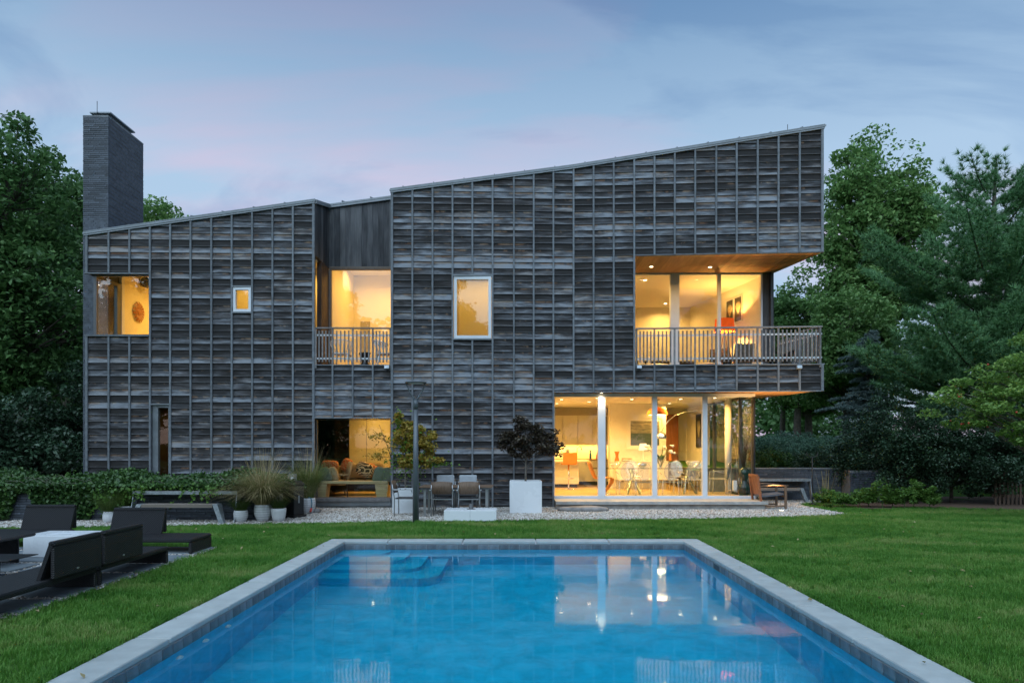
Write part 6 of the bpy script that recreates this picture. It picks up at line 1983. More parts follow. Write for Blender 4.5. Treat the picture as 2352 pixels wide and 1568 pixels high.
def wood_armchair():
    Y = 17.75; o = thing('wooden_armchair', 'brown wooden armchair on the gravel at the right corner of the house', 'chair', (WX(1768, Y), Y+.1, 0), R(-90))
    # faces +x after rotation
    for i in range(6):
        x = -.25+.10*i; m = MB(); m.hexa([(x-.04, -.30, .36), (x+.04, -.30, .36), (x+.04, -.275, .36), (x-.04, -.275, .36), (x-.04, -.40, .84), (x+.04, -.40, .84), (x+.04, -.375, .84), (x-.04, -.375, .84)]); m.build('back_slat', 'orange_wood', o, True)
    MB().bar((-.32, -.395, .86), (.32, -.395, .86), .035, .06).build('back_rail', 'orange_wood', o, True)
    m = MB(); m.hexa([(-.28, -.28, .30), (.28, -.28, .30), (.28, .30, .36), (-.28, .30, .36), (-.28, -.28, .345), (.28, -.28, .345), (.28, .30, .405), (-.28, .30, .405)]); m.build('seat', 'grey_fabric', o, True)
    for s in (-1, 1):
        MB().bar((s*.31, .33, 0), (s*.31, .33, .60), .05, .05).build('leg', 'teak', o, True)
        MB().bar((s*.31, -.28, 0), (s*.31, -.38, .84), .05, .05).build('leg', 'orange_wood', o, True)
        MB().tube([(s*.31, -.34, .58), (s*.31, .0, .625), (s*.31, .40, .60)], [.03, .034, .03], 8, flat=.6).build('armrest', 'teak', o, True)
        MB().bar((s*.31, -.26, .08), (s*.31, .30, .08), .03, .04).build('stretcher', 'teak', o, True)
    MB().bar((-.30, .31, .33), (.30, .31, .33), .03, .05).build('front_rail', 'teak', o, True)
wood_armchair()
def ground_light():
    Y = gy(1172.5); x = WX(1795, Y)
    o = thing('ground_light', 'lit round uplight set in the gravel beside the wooden armchair', 'light', (x, Y, 0))
    MB().lathe([(.075, -.03), (.085, .012), (.068, .016)], n=20, cap=False).build('rim', 'steel', o, True)
    MB().lathe([(.001, .010), (.066, .010)], n=20, cap=False).build('lens', 'downlight_glow', o, True)
    L = bpy.data.lights.new('uplight_lamp', 'SPOT'); L.energy = 900; L.color = (1, .58, .22); L.spot_size = R(52); L.spot_blend = .8; L.shadow_soft_size = .06
    lo = bpy.data.objects.new('uplight_lamp', L); COL.objects.link(lo); lo.parent = o; lo.location = (0, 0, .03); lo.rotation_euler = (R(180-20), 0, 0)
ground_light()
# small spot grazing the white mullion under the overhang
downlight(WX(1381.5, 18.28), 18.28, Z_SOF-.006, 3.0, .04, (1, .80, .55), 110)

# wicker lounge modules
def lounge_module(label, loc, rz, mirror=1, brand=True, length=1.56, back=.82, dip=0.0, depth=.68):
    """low platform along x with a backrest over part of its rear (+y) edge"""
    o = thing('wicker_lounger', label, 'lounger', loc, rz, 'black wicker lounge modules')
    s = mirror; x0, x1 = -length/2, length/2
    MB().bbox(x0, -depth/2, .165, x1, depth/2, .225, .018).build('seat', 'black_wicker', o, True)
    e = x1 if s < 0 else x0
    for xx in (x0+.002, x1-.052):
        m = MB(); m.bbox(xx, -depth/2+.004, 0, xx+.05, depth/2-.004, .1645, .01); m.build('side_panel', 'black_wicker', o, True)
    b0, b1 = (x0, x0+back) if s > 0 else (x1-back, x1)
    yb = depth/2
    m = MB(); m.hexa([(b0, yb-.13, .226), (b1, yb-.13, .226), (b1, yb-.09, .226), (b0, yb-.09, .226), (b0, yb+.0, .60), (b1, yb+.0, .60), (b1, yb+.045, .60), (b0, yb+.045, .60)]); m.build('backrest', 'black_wicker', o, True)
    m = MB(); m.bbox(b0, yb+.012, .235, b1, yb+.05, .575, .012); m.bbox(b0, yb-.012, .576, b1, yb+.055, .625, .014); m.build('back_shell', 'black_wicker', o, True)
    MB().box(b0+.06, yb+.0505, .46, b1-.06, yb+.0525, .464).build('seam', 'fence_wood', o, True)
    if brand:
        m = MB(); m.lathe([(.022, 0), (.02, .003)], n=14); cx = (b0+b1)/2+.02
        m.v = [(cx+x, yb+.05+z, .29+y*.55) for x, y, z in m.v]; m.build('oval_tag', 'steel', o, True)
    return o
lounge_module('black wicker lounger facing the pool, behind the other wicker seats near the bench', (-5.63, 10.52, .02), 0, 1)
# two modules side on: backs towards the pool (+x)
lounge_module('black wicker lounger with its back to the pool, farther of the two in front', (-5.14, 8.64, .02), R(-90), -1)
lounge_module('black wicker lounger with its back to the pool, nearest of all the seats', (-5.14, 7.04, .02), R(-90), 1)
lounge_module('black wicker lounger cut by the left edge of the photo, behind the white block', (-8.15, 11.05, .02), 0, -1)
def white_block():
    o = thing('fire_table', 'low white block table among the black wicker loungers', 'table', (-6.6, 10.1, .0))
    MB().bbox(-7.12, 9.84, .022, -6.18, 10.42, .335, .006).build('body', 'white_gloss', o)
    MB().box(-6.85, 10.05, .3355, -6.45, 10.2, .339).build('top_inlay', 'white_frame', o)
white_block()
def wicker_table():
    o = thing('wicker_table', 'wicker side table with pierced leg at the left edge', 'table', (-7.1, 9.15, .02))
    MB().bbox(-.75, -.35, .36, .42, .35, .40, .016).build('top', 'black_wicker', o, True)
    MB().bbox(-.1, -.30, 0, .22, -.26, .359, .01).build('leg_panel', 'black_wicker', o, True)
    for i in range(6):
        for j in range(4): MB().box(-.06+i*.042, -.3025, .12+j*.05, -.045+i*.042, -.3005, .135+j*.05).build('pierced_dot', 'white_plastic', o, True)
    MB().bbox(-.1, .26, 0, .22, .30, .359, .01).build('leg_panel', 'black_wicker', o, True)
wicker_table()
def metal_table():
    o = thing('metal_table', 'flat black metal side table in front of the white block', 'table', (-6.45, 8.35, .022))
    MB().bbox(-.5, -.26, .235, .42, .26, .245, .003).build('top', 'black_metal', o, True)
    MB().bbox(-.3, -.18, 0, .0, -.15, .234, .004).build('leg_panel', 'black_metal', o, True); MB().bbox(-.3, .15, 0, .0, .18, .234, .004).build('leg_panel', 'black_metal', o, True)
metal_table()
def feeder_pole():
    Y = 18.9; o = thing('feeder_pole', 'black pole with forked hooks at the end of the gravel', 'pole', (WX(1867, Y), Y, 0))
    zt = WZ(1050, Y)
    MB().tube([(0, 0, 0), (-.02, 0, zt)], .016, 8).build('pole', 'black_metal', o, True)
    MB().tube([(-.17, 0, zt+.13), (-.16, 0, zt+.06), (-.10, 0, zt+.015), (-.02, 0, zt), (.06, 0, zt+.015), (.12, 0, zt+.06), (.13, 0, zt+.13)], .011, 7).build('fork', 'black_metal', o, True)
    MB().lathe([(.10, 0), (.09, .03), (.02, .05)], n=14).build('base', 'black_metal', o, True)
feeder_pole()
def picket_gate():
    Y = 20.15; x0 = WX(1972, Y)
    o = thing('picket_gate', 'brown picket gate beside the garden wall pier', 'gate', (x0+.4, Y, 0))
    for i in range(12):
        x = x0+.02+i*.075; MB().box(x, Y, .02, x+.05, Y+.02, .78+.05*math.sin(i*.26)).build('picket', 'orange_wood', o)
    for z in (.22, .58): MB().box(x0-.05, Y-.03, z, x0+.95, Y-.001, z+.09).build('rail', 'orange_wood', o)
picket_gate()
def picket_fence():
    Y = 18.9; x0 = WX(2285, Y)
    o = thing('picket_fence', 'dark picket fence in the shade at the right edge', 'fence', (x0+1, Y, 0))
    for i in range(22):
        x = x0+i*.115; MB().box(x, Y, 0, x+.06, Y+.02, .92).build('picket', 'fence_wood', o)
    for z in (.2, .66): MB().box(x0-.05, Y+.021, z, x0+2.6, Y+.05, z+.08).build('rail', 'fence_wood', o)
picket_fence()
def far_house():
    o = thing('far_house', 'pale neighbour house with dark gabled roof beyond the trees', 'house', (28.5, 62, 1.6))
    x0, x1, y0, y1, z0, z1, zr = 26.8, 33, 60, 68, 1.0, 4.3, 6.1
    m = MB(); m.box(x0, y0, z0, x1, y1, z1); m.prism([(x0, y0, z1), (x0+3.0, y0, z1), (x0+1.5, y0, zr)], (0, .2, 0)); m.build('wall', 'far_wall', o)
    m = MB(); m.hexa([(x0-.2, y0+.21, z1), (x1+.2, y0+.21, z1), (x1+.2, y1, z1), (x0-.2, y1, z1), (x0+1.2, y0+2, zr+.1), (x1, y0+2, zr+.1), (x1, y1-3, zr+.1), (x0+1.2, y1-3, zr+.1)]); m.build('roof', 'far_roof', o)
    for x in (x0+.9, x0+3.8):
        w = MB(); w.box(x, y0-.03, 2.6, x+.9, y0-.001, 3.9); w = w.build('window', 'dark_frame', o)
    m = MB(); m.box(x0+.4, y0-.9, 1.3, x1, y0-.84, 1.4)
    for i in range(28): m.box(x0+.4+i*.2, y0-.9, 1.4, x0+.46+i*.2, y0-.85, 2.2)
    m.box(x0+.4, y0-.9, 2.2, x1, y0-.84, 2.28); m.build('porch_rail', 'white_frame', o)
far_house()
# ================================================================== trees and planting
def leaf_quads(C, size, r, up=.55, aspect=.55, dirs=None, fold=True):
    """one diamond face per centre"""
    n = len(C)
    nr = r.normal(0, 1, (n, 3)); nr[:, 2] = np.abs(nr[:, 2])*.6 + up
    nr /= np.linalg.norm(nr, axis=1)[:, None]
    a = r.normal(0, 1, (n, 3)) if dirs is None else dirs + r.normal(0, .35, (n, 3))
    a -= nr*np.sum(a*nr, 1)[:, None]; a /= np.linalg.norm(a, axis=1)[:, None]+1e-9
    b = np.cross(nr, a)
    s = size*r.uniform(.65, 1.3, n)[:, None]
    V = np.empty((n, 4, 3))
    V[:, 0] = C - a*s*.5; V[:, 1] = C + b*s*aspect*.5 - a*s*.04; V[:, 2] = C + a*s*.5; V[:, 3] = C - b*s*aspect*.5 - a*s*.04
    if fold:
        V[:, 1] += nr*s*.08; V[:, 3] += nr*s*.08; V[:, 2] -= nr*s*.10
    Q = np.arange(n*4).reshape(n, 4)
    return V.reshape(-1, 3), Q
def env_clusters(env, n, r, shell=.55):
    """centres spread through a union of ellipsoids, denser towards the skin"""
    vol = np.array([e[1][0]*e[1][1]*e[1][2] for e in env])**.7; vol /= vol.sum()
    out = []
    for (c, rad), k in zip(env, (vol*n).astype(int)+1):
        d = r.normal(0, 1, (k, 3)); d /= np.linalg.norm(d, axis=1)[:, None]
        q = shell + (1-shell)*r.uniform(0, 1, k)
        q = np.where(r.uniform(0, 1, k) < .25, r.uniform(.15, 1, k), q)
        out.append(np.array(c) + d*q[:, None]*np.array(rad))
    return np.vstack(out)
def make_tree(name, label, loc, env, trunk_h, trunk_r, ncl, leaves, lsize, mat, seed, bark='bark', clr=(.55, .38), group=None, cat='tree', lean=(0, 0), aspect=.55, up=.55, nbranch=None):
    """env is relative to the base; crown of leaf sized faces gathered in clumps on limbs"""
    r = np.random.default_rng(seed)
    o = thing(name, label, cat, loc, 0, group)
    C = env_clusters(env, ncl, r)
    C = C[C[:, 2] > .15]
    top = max(e[0][2]+e[1][2]*.25 for e in env)
    def axis(z):
        t = z/top; return np.array([lean[0]*t + .25*trunk_r*8*math.sin(3*t+seed)*t*.3, lean[1]*t, z])
    m = MB()
    zs = np.linspace(-.1, top, 9)
    m.tube([tuple(axis(z)) for z in zs], [trunk_r*(1.25 if i == 0 else 1)*(1-.85*(max(z, 0)/top)) for i, z in enumerate(zs)], 9)
    sel = np.arange(len(C)) if nbranch is None else r.choice(len(C), min(nbranch, len(C)), replace=False)
    for i in sel:
        c = C[i]
        h = math.hypot(c[0]-axis(c[2])[0], c[1]-axis(c[2])[1])
        zb = max(trunk_h*.8, min(c[2]-h*r.uniform(.35, .8), top*.9)) if c[2] > trunk_h else trunk_h*.75
        b = axis(zb); mid = b*.5+c*.5 + np.array([0, 0, .08*h]) + r.normal(0, .05*h+.01, 3)
        br = trunk_r*.30*(1-.6*zb/top)
        m.tube([tuple(b), tuple(b*.72+mid*.28+np.array([0, 0, .03*h])), tuple(mid), tuple(c)], [br, br*.8, br*.5, br*.15], 5, caps=False)
    m.build('trunk', bark, o, True)
    k = np.maximum(3, (leaves/len(C)*r.uniform(.5, 1.5, len(C)))).astype(int)
    cen = np.repeat(C, k, 0); n = len(cen)
    g = r.normal(0, 1, (n, 3)); g /= np.linalg.norm(g, axis=1)[:, None]+1e-9
    rad = clr[0]*np.repeat(r.uniform(.6, 1.35, len(C)), k)*r.uniform(.2, 1, n)**.5
    pts = cen + g*rad[:, None]*np.array([1, 1, clr[1]/clr[0]])
    pts = pts[pts[:, 2] > .03]
    V, Q = leaf_quads(pts, lsize, r, up, aspect)
    link('crown', fast_mesh('crown', V, Q), mat, o)
    return o
E = lambda x, y, z, a, b, c: ((x, y, z), (a, b, c))
# --- right hand woodland edge
Y = 32
make_tree('oak_tree', 'tall broad oak tree right of the roof end', (WX(2010, Y), Y, .6),
          [E(0, 0, 12.4, 2.1, 2.1, 3.6), E(1.7, 0, 10.6, 1.8, 2, 2.4), E(-1.2, 0, 10.2, 1.5, 2, 3.0), E(.3, 0, 8.2, 2.5, 2.2, 1.8), E(-1.5, -1, 6.4, 1.5, 1.8, 1.6)],
          5.0, .30, 300, 46000, .21, 'leaf_oak', 21, 'bark_pale', (.80, .50))
Y = 37
make_tree('oak_tree', 'shaded oak directly behind the loggia end of the house', (WX(1858, Y), Y, .9),
          [E(0, 0, 7.4, 2.4, 2.2, 2.8), E(1.6, 0, 5.2, 2.0, 2, 2.0), E(-1.5, 0, 4.4, 2.2, 2, 1.6), E(.2, 0, 3.3, 2.8, 2, .9)], 3.0, .24, 170, 26000, .22, 'leaf_oak', 22, 'bark', (.75, .5))
Y = 29
make_tree('oak_tree', 'leafy young oak below the tall oak, right of the loggia', (WX(1945, Y), Y, .8),
          [E(0, 0, 5.6, 1.7, 1.7, 2.0), E(.9, 0, 4.0, 1.6, 1.7, 1.5), E(-.9, 0, 3.9, 1.5, 1.6, 1.3)], 2.2, .16, 150, 22000, .19, 'leaf_oak', 23, 'bark', (.6, .42))
for i, (px, Y, rr, lab) in enumerate(((1797, 40, .20, 'slim bare tree trunk seen under the overhang, left of two'), (1830, 36, .24, 'thicker bare tree trunk seen under the overhang, right of two'))):
    make_tree('woodland_tree', lab, (WX(px, Y), Y, 1.0), [E(0, 0, 6.5, 2.2, 2.2, 2.2), E(1.0, 0, 4.4, 1.8, 1.8, .9)], 3.4, rr, 50, 8000, .24, 'leaf_deep', 31+i, 'bark', (.6, .4))
# --- left hand trees
Y = 22
TL = make_tree('maple_tree', 'tall dark tree at the left edge of the photo', (WX(18, Y), Y, 0),
          [E(0, 0, 9.4, 1.9, 2, 3.0), E(-1.6, 0, 8.2, 2, 2, 2.6), E(.6, 0, 6.2, 2.2, 2, 2.2), E(-1, 0, 4.2, 2.6, 2, 1.8), E(.8, .5, 2.6, 2.0, 1.6, 1.5)], 2.6, .30, 280, 44000, .19, 'leaf_deep', 41, 'bark', (.75, .5))
Y = 27
make_tree('maple_tree', 'dark tree between the left edge tree and the chimney', (WX(128, Y), Y, 0),
          [E(0, 0, 10.6, 1.6, 1.8, 2.3), E(.8, 0, 8.2, 2.0, 1.8, 2.2), E(-.8, 0, 6.2, 2.2, 1.8, 2.0), E(.4, 0, 4.0, 2.4, 2, 1.6), E(0, 0, 2.2, 2.2, 1.8, 1.4)], 2.4, .28, 260, 40000, .20, 'leaf_deep', 42, 'bark', (.75, .5))
Y = 40
make_tree('maple_tree', 'treetop showing above the low roof right of the chimney', (WX(372, Y), Y, 0),
          [E(0, 0, 14.2, 1.2, 1.5, 1.7), E(1.2, 0, 13.2, 1.0, 1.2, 1.0), E(-1.4, 0, 12.8, 1.6, 1.4, 1.6), E(0, 0, 11.2, 3.2, 2, 1.8)], 6, .30, 120, 18000, .24, 'leaf_oak', 43, 'bark', (.75, .5))
Y = 20
for i, (px, Y, h, lab) in enumerate(((40, 19.6, 3.6, 'dense dark shrub at the left edge behind the ivy'), (150, 21.5, 4.6, 'dense dark shrub between the ivy and the chimney foot'), (-60, 18.5, 3.2, 'dense dark shrub cut by the left edge'))):
    make_tree('laurel_shrub', lab, (WX(px, Y), Y, 0), [E(0, 0, h*.55, 1.4, 1.2, h*.42), E(.5, 0, h*.3, 1.3, 1.1, h*.28), E(-.6, 0, h*.35, 1.2, 1.1, h*.3)], .5, .08, 80, 12000, .13, 'leaf_holly', 51+i, 'bark', (.4, .3), None, 'shrub')
# --- white pine: whorled limbs with needle tufts
def make_pine():
    Y = 23.0; r = np.random.default_rng(61)
    o = thing('pine_tree', 'large white pine with layered limbs at the right edge', 'tree', (WX(2285, Y), Y, 0))
    H = 10.9
    m = MB(); m.tube([(0, 0, -.1), (.05, 0, 4), (-.05, 0, 8), (0, 0, H)], [.30, .22, .12, .03], 9)
    T = []; D = []
    z = 2.2
    while z < H-.2:
        t = z/H
        reach = 5.9*(1-t)**.55*(.75+.25*math.sin(z*2.1)) + .25
        nb = 6 if t < .8 else 4
        a0 = r.uniform(0, 6.28)
        for k in range(nb):
            a = a0+6.283*k/nb+r.uniform(-.3, .3); L = reach*r.uniform(.65, 1.08)
            rise = .10+.55*t
            d = np.array([math.cos(a), math.sin(a), 0])
            pts = [np.array([0, 0, z])+d*L*s+np.array([0, 0, L*(rise*s*s+.04*s)]) for s in (0, .25, .5, .75, 1)]
            m.tube([tuple(p) for p in pts], [.07*(1-t)+.015, .05*(1-t)+.012, .03, .02, .01], 5, caps=False)
            side = np.array([-d[1], d[0], 0])
            ns = max(5, int(L*6.5))
            for s in np.linspace(.22, 1, ns):
                base = np.array([0, 0, z])+d*L*s+np.array([0, 0, L*(rise*s*s+.04*s)])
                for q in (-1, 1):
                    sl = (.30+.55*(1-s))*L*.30*r.uniform(.6, 1.2)+.12
                    e = base+side*q*sl+d*sl*.75+np.array([0, 0, .10+.25*sl*r.uniform(.2, 1)])
                    npt = max(2, int(sl/.13))
                    for u in np.linspace(.3, 1, npt):
                        T.append(base*(1-u)+e*u + r.normal(0, .03, 3)); D.append((e-base)/np.linalg.norm(e-base)*.8+np.array([0, 0, .6]))
                T.append(base); D.append(d*.6+np.array([0, 0, .7]))
        z += .46+.10*r.uniform()
    for hx, hz in ((0, H), (-.25, H-.5), (.3, H-.7)):
        for u in np.linspace(0, .7, 6): T.append(np.array([hx, 0, hz-u+.25])); D.append(np.array([0, 0, 1.0]))
    m.build('trunk', 'bark', o, True)
    T = np.array(T); D = np.array(D); D /= np.linalg.norm(D, axis=1)[:, None]
    nn = 34
    cen = np.repeat(T, nn, 0); dd = np.repeat(D, nn, 0) + r.normal(0, .62, (len(T)*nn, 3)); dd /= np.linalg.norm(dd, axis=1)[:, None]
    L = r.uniform(.14, .27, len(cen))[:, None]
    sd = np.cross(dd, r.normal(0, 1, dd.shape)); sd /= np.linalg.norm(sd, axis=1)[:, None]
    w = .011
    V = np.stack([cen-sd*w, cen+sd*w, cen+dd*L], 1).reshape(-1, 3)
    Q = np.arange(len(V)).reshape(-1, 3)
    link('needles', fast_mesh('needles', V, Q), 'leaf_pine', o)
make_pine()
def make_cedar():
    """pale blue weeping cedar: flat drooping sprays"""
    Y = 26; r = np.random.default_rng(66)
    o = thing('blue_cedar', 'pale blue grey cedar between the oak and the white pine', 'tree', (WX(1990, Y), Y, .9))
    m = MB(); H = 4.9; m.tube([(0, 0, -.1), (.1, 0, H)], [.14, .02], 7)
    T = []; D = []
    z = .5
    while z < H:
        t = z/H; reach = (1.5*(1-t)**.4+.5)*(.65+.35*math.sin(z*3.7))
        for k in range(7):
            a = r.uniform(0, 6.28); L = reach*r.uniform(.6, 1.15); d = np.array([math.cos(a), math.sin(a), 0])
            z_ = z+r.uniform(-.2, .2)
            m.tube([(0, 0, z), tuple(d*L*.5+np.array([0, 0, z_+.15*L])), tuple(d*L+np.array([0, 0, z_+.02*L]))], [.014, .010, .004], 4, caps=False)
            for s in np.linspace(.15, 1, int(L*16)+3):
                p = d*L*s+np.array([0, 0, z_+.3*L*s*(1-s)*2*.5+.02*L*s])
                q = np.array([-d[1], d[0], 0])*r.choice([-1, 1]); ln = .34*(1.1-s*.6)
                for u in np.linspace(.2, 1, 6):
                    T.append(p+(q*.8+d*.6)*ln*u+np.array([0, 0, -.05*u])); D.append(q*.7+d*.6+np.array([0, 0, .35]))
        z += .24
    m.build('trunk', 'bark', o, True)
    T = np.array(T); D = np.array(D); nn = 7
    cen = np.repeat(T, nn, 0); dd = np.repeat(D, nn, 0)+r.normal(0, .5, (len(T)*nn, 3)); dd /= np.linalg.norm(dd, axis=1)[:, None]
    L = r.uniform(.07, .13, len(cen))[:, None]; sd = np.cross(dd, r.normal(0, 1, dd.shape)); sd /= np.linalg.norm(sd, axis=1)[:, None]
    V = np.stack([cen-sd*.017, cen+sd*.017, cen+dd*L], 1).reshape(-1, 3)
    link('needles', fast_mesh('needles', V, np.arange(len(V)).reshape(-1, 3)), 'leaf_spruce', o)
make_cedar()
# --- dogwood with fruit
def make_dogwood():
    Y = 15.6; r = np.random.default_rng(71); x = WX(2375, Y)
    env = [E(-.6, 0, 2.9, 1.3, 1.3, .34), E(-1.0, .1, 2.3, 1.25, 1.2, .30), E(-.2, -.3, 3.5, 1.0, 1.2, .32), E(.4, 0, 4.0, .9, 1.0, .3), E(.6, -.2, 2.6, 1.1, 1.2, .4), E(-.1, -.6, 1.95, 1.0, .9, .26), E(-1.5, .2, 2.75, .6, .8, .22), E(.3, .2, 3.2, 1.2, 1.2, .3)]
    o = make_tree('dogwood_tree', 'dogwood with layered bright leaves and red fruit at the right edge', (x, Y, 0), env, 1.1, .10, 120, 15000, .105, 'leaf_dogwood', 72, 'bark_pale', (.30, .12), aspect=.5, up=1.0)
    C = env_clusters(env, 46, r)
    me = MB().ellip((0, 0, 0), (.022, .022, .022), 8, 6).mesh('fruit'); me.materials.append(M['fruit_red'])
    for c in C:
        f = bpy.data.objects.new('fruit', me); COL.objects.link(f); f.parent = o; f.location = (c[0], c[1]-.12, c[2]-.05)
make_dogwood()
# --- dark evergreen shrubs along the right
for i, (px, Y, h, w, lab) in enumerate(((1975, 20.9, 2.5, 1.1, 'dark evergreen shrub behind the garden wall pier'), (2075, 20.0, 3.4, 1.5, 'tallest dark evergreen shrub right of the garden wall'),
                                     (2185, 19.7, 3.0, 1.5, 'dark evergreen shrub left of the dogwood'), (2300, 19.5, 2.8, 1.5, 'dark evergreen shrub beneath the dogwood'), (2430, 19.8, 3.4, 1.7, 'dark evergreen shrub cut by the right edge'))):
    make_tree('holly_shrub', lab, (WX(px, Y), Y, 0), [E(0, 0, h*.60, w*.8, w*.8, h*.40), E(-w*.5, -.2, h*.45, w*.75, w*.7, h*.28), E(w*.5, 0, h*.5, w*.7, w*.7, h*.32), E(0, -.3, h*.28, w*.9, w*.7, h*.22)], .5, .05, 130, 20000, .075, 'leaf_holly', 81+i, 'bark', (.30, .26), None, 'shrub', up=.9)
for i, (px, Y, w, lab) in enumerate(((1752, 24.5, 1.3, 'feathery juniper on the bank next to the glass corner'), (1820, 26.0, 1.5, 'feathery juniper in the middle of the bank'), (1893, 25.0, 1.2, 'feathery juniper on the bank below the blue cedar'))):
    z = .86+.062*(Y-20.6)
    make_tree('juniper_shrub', lab, (WX(px, Y), Y, z-.1), [E(0, 0, .50, w, w*.8, .42), E(w*.5, 0, .4, w*.7, w*.6, .34), E(-w*.5, 0, .55, w*.6, w*.6, .36)], .2, .05, 60, 12000, .11, 'leaf_juniper', 91+i, 'bark', (.32, .22), None, 'shrub', aspect=.22, up=.3)
for i, (px, Y, w, lab) in enumerate(((1765, 21.3, .75, 'low dark yew just behind the garden wall, left'), (1835, 21.4, .85, 'low dark yew just behind the garden wall, middle'), (1905, 21.5, .8, 'low dark yew just behind the garden wall, right'))):
    make_tree('yew_shrub', lab, (WX(px, Y), Y, .86), [E(0, 0, .28, w, .55, .28), E(w*.4, 0, .32, w*.6, .5, .26)], .1, .03, 50, 9000, .07, 'leaf_holly' if i else 'leaf_ivy', 101+i, 'bark', (.22, .18), None, 'shrub', aspect=.3, up=.6)
rp_ = np.random.default_rng(5)
for i in range(10):
    px = 1888+i*27+rp_.uniform(-6, 6); Y = 18.15+rp_.uniform(-.2, .25)-.02*i; h = rp_.uniform(.38, .55) if i not in (5, 8) else .8
    ordn = ('first', 'second', 'third', 'fourth', 'fifth', 'sixth', 'seventh', 'eighth', 'ninth', 'tenth')[i]
    make_tree('leafy_perennial', f'{ordn} leafy green perennial from the gravel tip along the shrub border', (WX(px, Y), Y, 0), [E(0, 0, h*.55, .26, .24, h*.45), E(.12, 0, h*.35, .22, .2, h*.3)], .12, .012, 34, 1500, .055, 'leaf_perennial' if i != 8 else 'leaf_ivy_bright', 120+i, 'stem_green', (.10, .08), 'perennials along the shrub border', 'plant', aspect=.7, up=.9)
o = thing('plume_grass', 'wispy grass with pale plumes in front of the garden wall', 'grass plant', (WX(1898, 19.2), 19.2, 0))
blade_part('foliage', 'reed_green', o, 0, n=220, seed=15, r0=.12, lmin=.3, lmax=.75, lean=.5, droop=.6, w=.004)
blade_part('plume', 'reed_tan', o, 0, n=14, seed=16, r0=.1, lmin=.8, lmax=1.05, lean=.35, droop=.1, w=.012)
# --- mulch under the shrubs
poly_sheet('shrub_bed', [(7.9, 18.6), (9.2, 17.75), (11, 17.5), (14, 17.3), (20, 17), (30, 17), (30, 22), (10.92, 22), (10.92, 19.9), (9.7, 19.9)], -.006, 'mulch')
# --- maples in the white planters
def potted_maple(name, label, base, env, mats, leaves, size, seed, trunk_h, trunk_r):
    r = np.random.default_rng(seed)
    o = make_tree(name, label, base, env, trunk_h, trunk_r, 70, leaves, size, mats[0], seed, 'bark_pale', (.15, .10), None, 'tree', aspect=.62, up=.7)
    return o
x, y, z = PA
om = potted_maple('golden_maple', 'golden green maple growing from the left white planter', (x, y, z), [E(.05, 0, 1.22, .42, .38, .30), E(.35, 0, 1.35, .42, .32, .28), E(.30, 0, .98, .45, .36, .24), E(.1, 0, .70, .36, .32, .18), E(.55, 0, .78, .3, .3, .14), E(.0, 0, 1.6, .22, .22, .22), E(-.12, 0, 1.75, .12, .12, .14)], ('leaf_maple_gold',), 5200, .085, 131, .35, .022)
V, Q = leaf_quads(np.vstack([np.random.default_rng(3).normal((.72, 0, .66), (.18, .10, .04), (120, 3)), np.random.default_rng(4).normal((-.18, 0, 1.72), (.06, .06, .12), (90, 3)), np.random.default_rng(6).normal((.1, -.1, .9), (.3, .2, .35), (500, 3))]), .075, np.random.default_rng(9), .8, .62)
stuff(link('green_shoots', fast_mesh('green_shoots', V, Q), 'leaf_maple_green', om))
m = MB(); m.tube([(-.10, -.05, 0), (-.22, -.1, .5), (-.42, -.12, 1.1), (-.62, -.1, 1.62)], [.012, .010, .008, .004], 5)
for p, q in (((-.33, -.11, .82), (-.75, -.15, .88)), ((-.46, -.11, 1.22), (-.78, -.15, 1.38)), ((-.40, -.11, 1.05), (-.15, -.15, 1.22))): m.tube([p, q], [.006, .003], 4)
m.build('bare_branch', 'bark', om, True)
r_ = np.random.default_rng(12)
pp = np.vstack([r_.normal(c, (.13, .08, .06), (n, 3)) for c, n in (((-.70, -.14, .88), 70), ((-.55, -.13, .92), 30), ((-.72, -.14, 1.36), 80), ((-.55, -.13, 1.28), 40), ((-.18, -.14, 1.2), 70), ((-.25, -.14, 1.0), 40))])
V, Q = leaf_quads(pp, .07, r_, .6, .6); stuff(link('branch_leaves', fast_mesh('branch_leaves', V, Q), 'leaf_maple_gold', om))
x, y, z = PB
potted_maple('red_maple', 'dark red laceleaf maple growing from the large white planter', (x, y, z), [E(0, 0, .95, .58, .45, .34), E(-.38, 0, 1.0, .36, .35, .24), E(.5, 0, .98, .36, .35, .26), E(0, 0, 1.28, .4, .35, .22), E(.72, 0, 1.15, .18, .2, .16), E(-.1, 0, 1.5, .18, .2, .14), E(.72, 0, .78, .2, .2, .1)], ('leaf_maple_red',), 5200, .075, 133, .22, .026)
